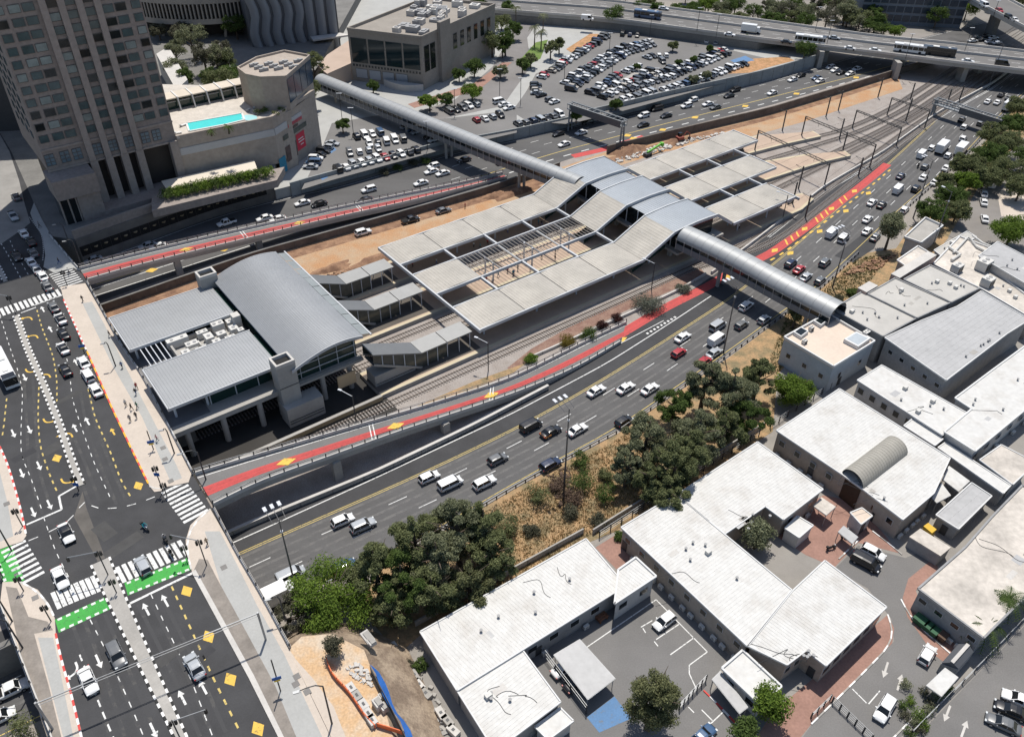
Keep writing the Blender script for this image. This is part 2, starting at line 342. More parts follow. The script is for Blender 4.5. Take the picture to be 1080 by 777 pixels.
# verge between highway and works, and red mulch bed beside the track
verge = pts([(395, 605), (460, 564), (545, 514), (650, 458), (770, 376), (868, 303), (905, 268), (945, 262), (960, 240), (1000, 212), (1020, 190), (1030, 160), (1060, 125), (1100, 90), (1085, 140), (1040, 185), (1025, 215), (1005, 245), (960, 300), (880, 330), (820, 395), (815, 455), (655, 558), (620, 572), (445, 668), (420, 690), (380, 640)], -0.012)
MB().poly(verge).build('verge', drygrass, kind='structure')
S('side_street', MB().poly(pts([(1000, 250), (1022, 215), (1036, 190), (1060, 165), (1120, 110), (1150, 200), (1110, 290), (1060, 262)], -0.002)), mat('asphalt_side', (0.21, 0.195, 0.18), .9, .2, .1))
S('corner_plaza', MB().poly(pts([(1052, 205), (1066, 190), (1100, 175), (1120, 230), (1080, 232), (1056, 228)], 0.006)), pave_beige)
MB().poly(pts([(540, 392), (560, 380), (610, 352), (655, 330), (700, 310), (745, 290), (738, 282), (700, 298), (640, 325), (600, 345), (560, 368), (535, 388)], -0.004)).build('mulch_bed', mulch, kind='structure')
MB().poly(pts([(440, 428), (500, 402), (545, 386), (556, 382), (540, 394), (480, 418), (450, 430)], -0.003)).build('scrub_patch', drygrass, kind='structure')
# ---------------------------------------------------------------- bridge street (7 m up)
ZS = 7.0
RP = pts([(53, 249), (80, 281), (88, 291), (127, 363), (150, 395), (203, 500), (222, 533), (251, 585), (270, 615), (305, 683)], ZS)
RPX = RP + pts([(335, 745), (360, 800)], ZS)
Lb, La = G(60, 800, ZS), G(0, 636, ZS); sdir = (La - Lb).normalized()
Ltop = La + sdir * 190
top_r = pts([(44, 232), (36, 215), (28, 196), (20, 178), (12, 160), (0, 140)], ZS)
deck_poly = [xy(p) for p in RPX] + [xy(Lb), xy(La), xy(La + sdir * 118)]
br = S('street_bridge', MB().prism(deck_poly, 5.6, 6.985), conc)
street_poly = list(reversed(top_r)) + RPX + [Lb, La, Ltop]
st = S('street', MB().poly([(p[0], p[1], ZS) for p in street_poly]), asph_new)
for px_, py_, ln in ((150, 600, 30), (110, 470, 38), (100, 345, 34)):
    p = G(px_, py_, ZS); t = Vector((math.cos(R(38)), math.sin(R(38)), 0))
    MB().beam(p - t * ln - Vector((0, 0, 4.2)), p + t * ln * 0.4 - Vector((0, 0, 4.2)), 1.2, 5.6).build('pier_wall', conc_dk, br)
def hotel_land():
    a = [xy(p) for p in pts([(53, 249)], 7)] + [xy(p + Vector((0.35, 0.6, 0))) for p in sub(FE, 70 + 25, 70 + 140)]
    return a
def raised(name, poly, z, h, m, parent=None, **kw):
    return MB().prism([xy(p) for p in poly], z - 0.3, z + h, False).build(name, m, parent, **kw)
# right pavement north part, middle part, south part
K1 = [(32, 225), (35, 233), (45, 250), (48, 270), (46, 282), (57, 288), (78, 283), (84, 286), (78, 278), (53, 247), (44, 231), (36, 214)]
raised('pavement', pts(K1, ZS), ZS, 0.12, pave_grey, st)
KM = [(64, 303), (67, 315), (85, 355), (100, 388), (118, 430), (140, 476), (158, 513), (163, 519), (170, 518), (174, 514), (199, 509), (202, 500), (149, 394), (126, 362), (90, 299)]
mid = raised('pavement', pts(KM, ZS), ZS, 0.12, pave_beige, st)
MB().poly(pts([(87, 320), (97, 318), (110, 342), (133, 388), (160, 440), (186, 490), (192, 504), (180, 508), (150, 440), (120, 388)], ZS + 0.126)).build('grey_path', pave_grey, mid)
KS = [(222, 537), (212, 543), (201, 554), (196, 570), (197, 585), (203, 604), (240, 673), (263, 715), (300, 790), (355, 790), (304, 684), (270, 617), (250, 586)]
south = raised('pavement', pts(KS, ZS), ZS, 0.12, pave_beige, st)
MB().poly(pts([(216, 560), (232, 560), (250, 595), (270, 636), (300, 690), (340, 777), (322, 790), (310, 790), (275, 715), (240, 640)], ZS + 0.126)).build('grey_path', pave_grey, south)
MB().poly(pts([(203, 604), (210, 589), (219, 590), (228, 608), (262, 670), (290, 722), (318, 790), (302, 790), (268, 722), (240, 671)], ZS + 0.128)).build('planting_strip', pave_old, south)
MB().poly(pts([(202, 603), (206, 600), (268, 712), (306, 790), (300, 790), (262, 714)], ZS + 0.132)).build('kerb_stones', conc_lt, south)
# left pavement
KL = [(-60, 340), (-20, 430), (0, 470), (9, 490), (22, 535), (28, 565), (24, 571), (12, 575), (-10, 583), (-80, 600), (-140, 470)]
lp = raised('pavement', pts(KL, ZS), ZS, 0.12, pave_beige, st)
MB().poly(pts([(-30, 420), (-6, 475), (8, 530), (14, 565), (-10, 575), (-60, 480)], ZS + 0.126)).build('grey_path', pave_grey, lp)
KL2 = [(3, 614), (20, 613), (40, 622), (52, 637), (58, 652), (59, 668), (63, 690), (75, 730), (86, 770), (90, 800), (60, 800), (0, 640)]
lp2 = raised('pavement', pts(KL2, ZS), ZS, 0.12, pave_beige, st)
MB().poly(pts([(6, 618), (18, 620), (30, 650), (50, 655), (56, 664), (36, 668), (52, 725), (68, 790), (54, 790), (24, 700)], ZS + 0.126)).build('old_paving', pave_old, lp2)
MB().poly(pts([(40, 672), (56, 672), (62, 700), (80, 790), (70, 790)], ZS + 0.128)).build('grey_path', pave_grey, lp2)
# median strip with black-and-white kerb
MED1 = smooth(pts([(17, 333), (30, 370), (45, 403), (62, 445), (77, 490), (86, 512)], ZS), 3, 1)
MED2 = smooth(pts([(106, 592), (120, 625), (150, 690), (192, 780), (200, 797)], ZS), 3, 1)
MED0 = smooth(pts([(-12, 262), (-2, 282), (6, 297)], ZS), 3, 1)
def median(P, w0, w1, nm='median_island'):
    n = len(P); A = [off(P, w0 + (w1 - w0) * i / (n - 1))[i] for i in range(n)]; B = [off(P, -(w0 + (w1 - w0) * i / (n - 1)))[i] for i in range(n)]
    isl = raised(nm, A + list(reversed(B)), ZS, 0.14, conc, st)
    for side in (A, B):
        L = plen(side); k = 0; s = 0.0
        while s + 0.75 < L:
            q = sub(side, s, s + 0.75); mm = MB(); band(mm, q, 0.32, 0.15); wall(mm, q, 0.32, 0.148)
            mm.build('kerb_stone', kerb_white if k % 2 == 0 else kerb_black, isl); s += 0.75; k += 1
    return isl
median(MED1, 0.55, 0.55); median(MED2, 1.35, 0.6); median(MED0, 0.5, 0.5)
def kerb(px_list, m1, m2, parent, w=0.28, st_=1.0, z=ZS):
    P = smooth(pts(px_list, z), 2.5, 1); L = plen(P); s = 0.0; k = 0
    while s + st_ < L:
        q = sub(P, s, s + st_); mm = MB(); wall(mm, q, w, 0.15); mm.build('kerb_stone', (m1, m2)[k % 2], parent); s += st_; k += 1
kerb([(67, 316), (85, 356), (92, 371)], kerb_red, kerb_white, mid)
kerb([(92, 371), (118, 430), (139, 474)], kerb_yel, kerb_red, mid, st_=1.6)
kerb([(139, 474), (158, 513)], kerb_red, kerb_yel, mid)
kerb([(158, 513), (163, 519), (170, 518), (175, 514)], conc_lt, conc_lt, mid)
kerb([(222, 537), (212, 543), (201, 554), (196, 570), (197, 585), (203, 604)], conc_lt, kerb_white, south)
kerb([(0, 471), (9, 491), (22, 536), (28, 565)], kerb_red, kerb_white, lp)
kerb([(59, 668), (63, 690), (75, 730), (88, 785)], kerb_red, kerb_white, lp2)
kerb([(20, 613), (40, 622), (52, 637), (58, 652)], conc_lt, kerb_white, lp2)
# painted markings on the street -------------------------------------------------
zp = ZS + 0.006
def dl(l, on, gap, w, m, nm='lane_line', parent=st, z=zp, start=0.0):
    mm = MB(); dashes(mm, smooth(pts(l, z), 2, 1), on, gap, w, 0, start); return mm.build(nm, m, parent)
def sl_(l, w, m, nm='stop_line', parent=st, z=zp):
    mm = MB(); P = pts(l, z)
    for i in range(len(P) - 1): band(mm, [P[i], P[i + 1]], w)
    return mm.build(nm, m, parent)
dl([(18, 388), (24, 412), (22, 455), (22, 480), (32, 502), (46, 543)], 1.0, 1.3, 0.13, pt_white)
dl([(73, 388), (76, 420), (85, 448), (100, 490), (117, 526)], 1.0, 1.3, 0.13, pt_white)
dl([(7, 420), (4, 450), (2, 462)], 0.9, 1.1, 0.25, pt_yel2)
dl([(41, 408), (40, 440), (42, 470), (52, 500), (61, 520)], 0.9, 1.1, 0.25, pt_yel2)
dl([(39, 327), (44, 345), (56, 375), (60, 400), (60, 428)], 0.9, 1.1, 0.25, pt_yel2)
dl([(93, 410), (100, 440), (118, 480), (128, 508), (140, 527)], 0.9, 1.1, 0.25, pt_yel2)
dl([(0, 333), (10, 365), (18, 388)], 1.0, 1.3, 0.13, pt_white)
dl([(55, 325), (63, 350), (73, 388)], 1.0, 1.3, 0.13, pt_white)
dl([(-6, 245), (8, 268), (24, 297)], 1.0, 1.3, 0.16, pt_white); dl([(5, 240), (14, 262), (30, 290)], 1.0, 1.6, 0.14, pt_white)
dl([(31, 229), (44, 247), (46, 262), (45, 276)], 0.6, 0.5, 0.16, pt_white)
dl([(46, 545), (58, 580), (68, 600), (78, 618)], 1.0, 1.3, 0.12, pt_white)
dl([(30, 570), (50, 562), (70, 552), (82, 540), (88, 524), (92, 533), (105, 537), (125, 536), (145, 531), (172, 520)], 1.4, 1.6, 0.16, pt_white, 'guide_line')
sl_([(28, 553), (65, 537), (62, 523), (83, 511)], 0.35, pt_white); sl_([(22, 330), (38, 324)], 0.3, pt_white); sl_([(36, 322), (66, 311)], 0.3, pt_white)
sl_([(137, 636), (203, 604)], 0.4, pt_white)
dl([(159, 626), (175, 660), (200, 712), (225, 778)], 1.0, 1.3, 0.13, pt_white); dl([(95, 653), (115, 692), (145, 760), (155, 785)], 1.0, 1.3, 0.13, pt_white)
dl([(84, 690), (100, 730), (112, 760), (125, 790)], 1.2, 0.9, 0.22, pt_white)
dl([(181, 618), (200, 660), (225, 715), (255, 775)], 0.9, 1.1, 0.26, pt_yel2)
for x, y, r in ((60, 483, 1.1), (146, 512, 1.1), (197, 623, 1.15), (220, 671, 1.15), (243, 716, 1.15), (272, 768, 1.15)):
    p = G(x, y, zp); t = sdir; n = Vector((-t.y, t.x, 0)); q = (t + n).normalized(); q2 = Vector((-q.y, q.x, 0))
    MB().poly([p + t * r * 1.1, p + n * r * 0.75, p - t * r * 1.1, p - n * r * 0.75]).build('diamond_marking', pt_yel, st)
def arrow(p, d, L, m, parent, turn=0, w=0.15, z=None):
    z = zp if z is None else z; d = Vector((d.x, d.y, 0)).normalized(); n = Vector((-d.y, d.x, 0)); p = Vector((p.x, p.y, z)); mm = MB()
    if turn == 0:
        a = p - d * L / 2; b = p + d * L * 0.12; e = p + d * L / 2
        mm.poly([a - n * w, b - n * w, b - n * w * 3.1, e, b + n * w * 3.1, b + n * w, a + n * w])
    else:
        c = [p - d * L * 0.5, p - d * L * 0.12, p + d * L * 0.08 + n * turn * L * 0.18, p + d * L * 0.12 + n * turn * L * 0.42]
        c = smooth(c, 0.35, 1); band(mm, c, w * 2); e = c[-1]; q = n * turn
        mm.poly([e + d * w * 2.9, e + q * L * 0.38, e - d * w * 2.9][::-turn])
    return mm.build('arrow_marking', m, parent)
for x, y in ((26, 398), (14, 457), (31, 453), (23, 499), (41, 491), (35, 540), (52, 532), (104, 697), (162, 770)): arrow(G(x, y, zp), -sdir, 2.6, pt_white, st)
for x, y in ((92, 444), (79, 451), (80, 382), (45, 326), (53, 347), (154, 642), (174, 633), (192, 735), (214, 724)): arrow(G(x, y, zp), sdir, 2.6, pt_white, st)
arrow(G(119, 455, zp), sdir, 2.2, pt_yel, st)
for x, y, dd, tn in ((48, 446, -1, 1), (67, 510, -1, 1), (29, 393, -1, 1), (74, 456, 1, 1), (51, 394, 1, 1), (32, 334, 1, 1), (38, 353, 1, 1), (83, 706, -1, -1)):
    arrow(G(x, y, zp), sdir * dd, 3.0, pt_yel if x != 83 else pt_white, st, tn)
def zebra(a, b, n, ln, m=pt_white, w=0.5, parent=st, skew=None):
    A, B = G(*a, zp), G(*b, zp); d = (B - A); t = d.normalized(); nn = Vector((-t.y, t.x, 0)) if skew is None else skew
    for i in range(n):
        c = A + d * ((i + 0.5) / n); MB().poly([c - t * w / 2 - nn * ln / 2, c + t * w / 2 - nn * ln / 2, c + t * w / 2 + nn * ln / 2, c - t * w / 2 + nn * ln / 2]).build('crosswalk_stripe', m, parent)
sd_ = Vector((sdir.x, sdir.y, 0))
zebra((56, 634), (104, 614), 8, 3.6, w=0.62, skew=sd_); zebra((124, 607), (196, 576), 11, 3.6, w=0.62, skew=sd_)
zebra((182, 512), (208, 546), 9, 4.2, w=0.55); zebra((13, 574), (35, 612), 8, 3.6, w=0.55)
zebra((-10, 333), (64, 308), 15, 3.4, w=0.6, skew=sd_); zebra((63, 285), (76, 301), 8, 5.0, w=0.4)
def green(a, b, wd, nm='green_cycle_crossing'):
    A, B = G(*a, zp), G(*b, zp); t = (B - A).normalized(); n = Vector((-t.y, t.x, 0))
    g = MB().poly([A - n * wd / 2, B - n * wd / 2, B + n * wd / 2, A + n * wd / 2]).build(nm, pt_green, st)
    for s in (-1, 1):
        mm = MB(); dashes(mm, [A + n * s * (wd / 2 - 0.25) + Vector((0, 0, .006)), B + n * s * (wd / 2 - 0.25) + Vector((0, 0, .006))], 0.6, 0.55, 0.4, 0, 0.3); mm.build('dash_line', pt_white, g)
green((60, 660), (117, 634), 2.6); green((133, 621), (200, 594), 2.6); green((-4, 560), (16, 616), 2.6)
# seam of older asphalt at the junction
MB().poly(pts([(87, 518), (91, 535), (111, 588), (103, 592), (97, 580), (78, 545)], ZS + 0.004)).build('worn_asphalt', mat('asphalt_dusty', (0.10, 0.092, 0.083), 0.9, 0.3, 0.3), st)
for l in ([(30, 400), (33, 450), (36, 500), (50, 540)], [(87, 400), (96, 450), (115, 500), (128, 530)], [(70, 455), (85, 490), (100, 530)], [(140, 640), (170, 700), (205, 780)], [(165, 632), (195, 690), (232, 775)], [(80, 650), (100, 700), (125, 780)], [(105, 650), (130, 710), (160, 780)]):
    for q in (-.75, .75):
        mm = MB(); band(mm, off(smooth(pts(l, ZS + .0035), 3, 1), q), 0.5); mm.build('wheel_track', worn('tyre_track_dark', (0.070, 0.068, 0.066), amount=0.56, sc=0.6, wear=(0.052, 0.052, 0.054)), st)
rp = random.Random(3)
for x, y, a, b in ((60, 470, 2.2, 5), (110, 560, 4, 2.4), (130, 575, 2, 6), (180, 690, 1.6, 4), (100, 640, 2.5, 2), (25, 480, 1.6, 4), (70, 420, 1.2, 6), (215, 690, 1.4, 3)):
    p = G(x, y, ZS + .005); MB().box(p, (a, b, 0.002), sdir.angle(Vector((1, 0, 0))) * -1 + R(90)).build('asphalt_patch', mat('asphalt_patch%d' % (x % 2), ((0.062, 0.061, 0.06), (0.043, 0.043, 0.046))[x % 2], .9, .2, .5), st)
# manholes
for x, y in ((172, 472), (174, 484), (180, 507), (236, 598), (313, 713), (312, 721), (324, 729), (37, 630), (7, 531)):
    p = G(x, y, ZS + 0.14); MB().box(p, (0.9, 0.9, 0.03), R(-54)).build('manhole_cover', mat('cover_grey', (0.2, 0.19, 0.18)), mid)
# ================================================================== RAMPS, WALLS, OVERPASS, RAIL
def slab(mb, A, B, th, top_in=0.0):
    n = len(A); dn = Vector((0, 0, -th)); A2 = [a + dn for a in A]; B2 = [b + dn for b in B]
    mb.strip(A, B); mb.strip(B2, A2); mb.strip(A2, A); mb.strip(B, B2); mb.poly([A[0], A2[0], B2[0], B[0]]); mb.poly([A[-1], B[-1], B2[-1], A2[-1]])
    return mb
post_me = MB().box((0, 0, 0.5), (0.17, 0.17, 1.0)).mesh('railing_post', mat('post_dark', (0.03, 0.03, 0.032), .6, 0))
def railing(P, parent, h0=0.5, h1=1.05, step=2.5, m=None, wallm=None, w=0.3, s1=None):
    mm = MB(); wall(mm, P, w, h0); mm.build('parapet', wallm or conc_lt, parent)
    mm = MB(); band(mm, P, 0.08, h1); wall(mm, [p + Vector((0, 0, h1 - 0.1)) for p in P], 0.08, 0.1); wall(mm, [p + Vector((0, 0, (h0 + h1) / 2)) for p in P], 0.05, 0.05); mm.build('handrail', m or steel, parent)
    L = plen(P); n = int(L / step)
    for i in range(n + 1):
        p, t = pat(P, L * i / n); o = link('railing_post', post_me, parent); o.location = p + Vector((0, 0, h0 - 0.02)); o.scale = (1, 1, h1 - h0)
def resamp(P, n): L = plen(P); return [pat(P, L * i / n)[0] for i in range(n + 1)]
def ramp(name, label, up, lo, th, piers, redspec, extra_yel, base):
    A = resamp(smooth([G(*p) for p in up], 3, 3), 40); B = resamp(smooth([G(*p) for p in lo], 3, 3), 40)
    t = thing(name, label, 'ramp', (A[20].x, A[20].y, 0))
    mm = MB(); slab(mm, A, B, th); mm.build('deck', conc, t)
    mix = lambda k: [a + (b - a) * k + Vector((0, 0, 0.02)) for a, b in zip(A, B)]
    MB().strip(mix(0.04), mix(0.96)).build('road_surface', asph_old, t)
    up6 = lambda P, z: [p + Vector((0, 0, z)) for p in P]
    MB().strip(up6(mix(redspec[0]), 0.025), up6(mix(redspec[1]), 0.025)).build('red_bus_lane', pt_red, t)
    for q in (.3, .7): k_ = redspec[0] + (redspec[1] - redspec[0]) * q; mm = MB(); band(mm, up6(mix(k_), .035), .45); mm.build('wheel_track', rtk, t)
    mm = MB(); band(mm, up6(mix(0.12), 0.025), 0.18); band(mm, up6(mix(0.9), 0.025), 0.18); mm.build('edge_line', pt_white, t)
    for k in (0.33, 0.62):
        i = int(k * 40)
        for q in (-0.35, 0.35):
            a, b = mix(0.06)[i], mix(0.94)[i]; d = (mix(.5)[i + 1] - mix(.5)[i]).normalized() * q
            mm = MB(); band(mm, [a + d + Vector((0, 0, 0.05)), b + d + Vector((0, 0, 0.05))], 0.2); mm.build('joint_line', pt_white, t)
    for k in extra_yel:
        i = int(k * 40); c = mix((redspec[0] + redspec[1]) / 2); d = (c[i + 1] - c[i]).normalized(); n = Vector((-d.y, d.x, 0)); p = c[i] + Vector((0, 0, 0.06))
        MB().poly([p + d * 1.8, p + n * 1.0, p - d * 1.8, p - n * 1.0]).build('diamond_marking', pt_yel, t)
    railing(off(A, -0.15), t, 0.7, 1.45, 2.5); railing(off(B, 0.15), t, 0.7, 1.45, 2.5)
    for x, y, z1 in piers:
        p = G(x, y, 0); MB().prism([(p.x + a * 0.6 - b * 0.35, p.y + a * 0.5 + b * 0.45) for a, b in ((-1, -1), (1, -1), (1, 1), (-1, 1))], -0.1, z1).build('pier', conc, t)
        n = Vector((-0.62, 0.78, 0)); MB().beam(p + Vector((0, 0, z1 - 0.2)) - n * 2.2 + n * 1.6, p + Vector((0, 0, z1 - 0.2)) + n * 4.2, 1.2, 0.8).build('pier_cap', conc, t)
    return A, B
upn = [(206, 500, 7), (270, 481, 6.6), (315, 468, 6.1), (370, 451.5, 5.2), (446, 430, 3.6), (540, 400, 1.6), (580, 380, .8), (625, 357, .05), (660, 341, 0)]
lon = [(226, 534, 7), (270, 511, 6.6), (345, 485, 5.6), (420, 457.5, 4.2), (480, 438, 2.9), (540, 418, 1.6), (585, 400, .6), (615, 386, .05), (655, 362, 0)]
NA, NB = ramp('exit_ramp', 'red-laned concrete ramp from the near highway up to the bridge street', upn, lon, 1.1, ((357, 504, 4.2), (470, 455, 2.2)), (0.42, 0.68), (0.16, 0.38, 0.6), 0)
upf = [(84, 284, 7), (130, 272, 6.6), (190, 257.5, 5.7), (270, 239.5, 4.4), (350, 221.5, 2.9), (430, 205, 1.4), (486, 194, .5), (530, 183, 0.05)]
lof = [(93, 297, 7), (130, 286, 6.6), (190, 271, 5.7), (270, 251.5, 4.4), (350, 232, 2.9), (423, 216, 1.5), (480, 202, .6), (535, 188, 0.05)]
FA, FB = ramp('entry_ramp', 'red-laned concrete ramp from the bridge street to the far highway', upf, lof, 1.0, ((191, 292, 4.5), (274, 262, 3.2)), (0.38, 0.72), (0.2, 0.45), 0)
# street parapets
def parapet(pxl, nm, label, h=1.1, z=ZS, w=0.35, m=None, railm=None):
    P = smooth(pts(pxl, z), 3, 1); t = thing(nm, label, 'parapet', P[0]); railing(P, t, 0.55, h, 3.0, steel_wt, m or conc_lt, w); return t
parapet([(53, 249), (80, 281), (84, 285)], 'bridge_parapet', 'pale bridge parapet between the hotel and the entry ramp')
parapet([(92, 298), (127, 363), (150, 396), (204, 500)], 'bridge_parapet', 'pale bridge parapet running past the station building')
parapet([(226, 537), (251, 586), (270, 617), (306, 683)], 'bridge_parapet', 'pale bridge parapet above the near highway, south of the ramp')
parapet([(0, 636), (27, 706), (56, 782)], 'bridge_parapet', 'pale bridge parapet at the left bottom corner of the street')
# ---- retaining walls along the highways
def rwall(name, label, P, w, h, m, base=0.0, cap=None, cat='wall'):
    mm = MB(); wall(mm, P, w, h, base); t = thing(name, label, cat, (P[0].x, P[0].y, 0)); mm.build('wall_body', m, t)
    if cap:
        mm = MB(); wall(mm, [p + Vector((0, 0, h)) for p in P], w + 0.14, 0.16); mm.build('coping', cap, t)
    L = plen(P); mm = None; k = 0; s = 3.0
    while s < L - 2 and k < 60:
        p, t_ = pat(P, s); n = Vector((-t_.y, t_.x, 0)); j = MB(); j.beam(p - n * (w / 2 + 0.025) + Vector((0, 0, 0.1 + base)), p - n * (w / 2 + 0.025) + Vector((0, 0, h - 0.05)), 0.09, 0.06); j.build('joint_strip', conc_dk, t); s += 6; k += 1
    return t
rwall('barrier_wall', 'low concrete barrier under the red exit ramp', smooth(pts([(190, 588), (270, 552), (400, 499), (500, 451), (578, 410)], 0), 4, 1), 0.45, 0.95, conc, cap=conc_lt)
rwall('barrier_wall', 'white concrete barrier between the track bed and the red lane', smooth(pts([(750, 289), (800, 252), (870, 197), (930, 162), (990, 119), (1046, 89), (1075, 68)], 0), 4, 1), 0.4, 0.85, conc_lt)
bar2 = smooth(pts([(560, 378), (610, 356), (665, 331), (718, 306), (744, 290)], 0), 3, 1)
rwall('garden_wall', 'pale low wall edging the shrub bed beside the red lane', bar2, 0.35, 0.7, conc_lt)
WALLM = mat('wall_stained', (0.135, 0.115, 0.098), 0.9, 0.35, 0.25, 0.12, 1.5)
rwall('retaining_wall', 'stained brown retaining wall between the far highway and the dug strip', smooth(pts([(640, 162), (700, 147), (810, 121), (880, 100), (950, 78), (985, 67)], 0), 4, 1), 0.5, 2.6, WALLM)
rwall('retaining_wall', 'dark retaining wall below the red entry ramp beside the dug strip', smooth(pts([(98, 333), (200, 297), (270, 273), (423, 230), (513, 204), (590, 178)], 0), 4, 1), 0.4, 2.0, WALLM, cap=conc_dk)
# tall wall carrying the car parks; blue-grey concrete
blue_conc = mat('wall_bluegrey', (0.27, 0.285, 0.285), 0.9, 0.18, 0.2, 0.08, 2.0)
wl1 = smooth(pts([(308, 207), (335, 199), (400, 181), (478, 159)], 0), 4, 1); wl2 = smooth(pts([(543, 147), (600, 134)], 0), 4, 1); wl3 = smooth(pts([(640, 124.5), (700, 110), (770, 94.5), (810, 85), (858, 70.5)], 0), 4, 1)
rwall('retaining_wall', 'grey retaining wall below the small car park by the mall', wl1, 0.4, 4.2, blue_conc)
rwall('retaining_wall', 'grey retaining wall just left of the large sign gantry', smooth(pts([(478, 159), (543, 147), (600, 134)], 0), 4, 1), 0.4, 3.6, blue_conc)
rwall('retaining_wall', 'long blue-grey retaining wall below the big car park', smooth(pts([(600, 134), (658, 120.5), (700, 110), (770, 94.5), (810, 85), (858, 70.5)], 0), 4, 1), 0.4, 4.6, blue_conc)
ZL = 3.0
# ---- upper terrain: lots and mall ground
lots_edge = [p + Vector((-0.1, 0.35, 0)) for p in smooth(pts([(292, 211), (308, 207), (335, 199), (400, 181), (478, 159), (543, 147), (600, 134), (658, 120.5), (700, 110), (770, 94.5), (810, 85), (866, 68)], 0), 4, 1)]
tp = [xy(p) for p in lots_edge] + [xy(G(850, 52, 3)), xy(G(800, 45, 3)), xy(G(700, 36, 3)), xy(G(560, 22, 3)), (-5, 420), (-200, 420), (-200, 255), (-95, 245)]
S('upper_ground', MB().prism(tp, -0.2, ZL - 0.01), pave_grey)
S('car_park_surface', MB().poly(pts([(556, 128), (600, 131), (650, 119), (775, 85), (800, 73), (810, 62), (700, 37), (640, 33), (610, 60), (565, 78), (556, 95), (540, 118)], ZL)), asph_lot)
S('car_park_surface', MB().poly(pts([(318, 200), (350, 190), (470, 157), (545, 140), (545, 116), (470, 125), (420, 118), (350, 130), (340, 155)], ZL + 0.004)), asph_lot)
S('lot_road', MB().poly(pts([(455, 128), (530, 112), (560, 70), (556, 40), (570, 20), (548, 20), (520, 70), (480, 105), (440, 118)], ZL + 0.009)), mat('asphalt_pale', (0.19, 0.18, 0.175), 0.9, 0.15, 0.1))
S('cycle_path', MB().poly(pts([(430, 110), (500, 88), (530, 66), (540, 66), (505, 95), (437, 114)], ZL + 0.02)), pave_red)
S('lawn', MB().poly(pts([(546, 66), (565, 45), (578, 42), (570, 62), (552, 72)], ZL + 0.014)), blend('lawn_mat', (0.10, 0.17, 0.035), (0.14, 0.19, 0.05), 0.5))
S('flower_bed', MB().poly(pts([(597, 52), (622, 36), (632, 36), (632, 44), (606, 58)], ZL + 0.018)), blend('dry_bed', (0.45, 0.25, 0.13), (0.32, 0.19, 0.09), 0.6, fine=0.3))
S('flower_bed', MB().poly(pts([(768, 78), (795, 62), (830, 60), (838, 64), (815, 70), (790, 77)], ZL + 0.018)), MATS['dry_bed'])
S('traffic_island', MB().prism([xy(p) for p in pts([(652, 86), (672, 75), (692, 78), (655, 90)], 3)], 2.9, 3.12), conc)
pl = thing('lot_markings', 'white and blue painted bay markings of the car parks', 'marking', G(650, 80, ZL), kind='structure')
for a in ([(786, 59), (796, 64), (776, 67), (770, 64)], [(335, 185), (342, 182), (346, 187), (340, 190)], [(352, 155), (355, 158), (349, 162), (347, 159)]):
    MB().poly(pts(a, ZL + 0.02)).build('blue_bay', pt_blue, pl)
# ---- hotel ground, 7 m
hl = [xy(G(53, 249, 7)), xy(G(80, 281, 7))] + [xy(p + Vector((-0.3, 0.5, 0))) for p in sub(FE, 70 + 34, 70 + 112)] + [(-70, 250), (-90, 420), (-420, 420), (-420, 60), xy(La + sdir * 70)]
hl = [xy(G(53, 249, 7))] + [xy(p + Vector((-0.3, 0.5, 0))) for p in smooth(pts([(88, 279), (150, 256), (230, 227), (292, 210)], 0), 5, 1)] + [(-72, 250), (-72, 420), (-420, 420), (-420, 130), xy(La + sdir * 112)]
S('hotel_ground', MB().prism(hl, -0.2, 6.975), conc_dk)
S('hotel_street', MB().poly(pts([(-60, 266), (0, 258), (22, 243), (32, 235), (26, 215), (20, 190), (10, 160), (-4, 135), (-80, 110)], 7.012)), mat('paving_pale', (0.26, 0.25, 0.235), 0.9, 0.2, 0.2))  # pale old asphalt beside the darker new street surface
# ---- overpass
OA = resamp(smooth(pts([(470, 6), (545, 13), (640, 20), (800, 41.5), (930, 57), (1000, 66), (1140, 82)], 7.5), 6, 3), 40)
OB = resamp(smooth(pts([(470, -12), (545, -5), (640, 1), (800, 22), (930, 40), (1000, 46), (1140, 62)], 7.5), 6, 3), 40)
ov = thing('overpass', 'long road bridge crossing both highways at the top', 'bridge', (OA[20].x, OA[20].y, 0))
mm = MB(); slab(mm, OB, OA, 1.3); mm.build('deck', conc, ov)
mix = lambda k, dz=0.0: [a + (b - a) * k + Vector((0, 0, dz)) for a, b in zip(OA, OB)]
MB().strip(mix(0.96, .006), mix(0.04, .006)).build('road_surface', mat('asphalt_pale2', (0.15, 0.145, 0.14), 0.9, 0.15, 0.1), ov)
for k in (0.0, 1.0, 0.54):
    mm = MB(); wall(mm, mix(k), 0.4, 0.9); mm.build('parapet', conc_lt, ov)
for k in (0.2, 0.36, 0.72, 0.86):
    mm = MB(); dashes(mm, mix(k, 0.012), 3, 5, 0.2, 0); mm.build('lane_line', pt_white, ov)
for x, y in ((862, 70), (868, 64), (942, 82), (948, 72), (1012, 85), (1030, 76)):
    p = G(x, y, 0); MB().prism([(p.x + a * 0.9, p.y + b * 2.2) for a, b in ((-1, -1), (1, -1), (1, 1), (-1, 1))], -0.1, 6.3).build('pier', conc, ov)
ab = [xy(p) for p in pts([(470, 6), (545, 13), (640, 20), (800, 41.5), (856, 48.5)], 7.5)] + [xy(p) for p in pts([(856, 30), (800, 22), (640, 1), (470, -12)], 7.5)]
MB().prism(ab[:4] + ab[5:], 2.5, 6.1).build('embankment', conc_dk, ov)
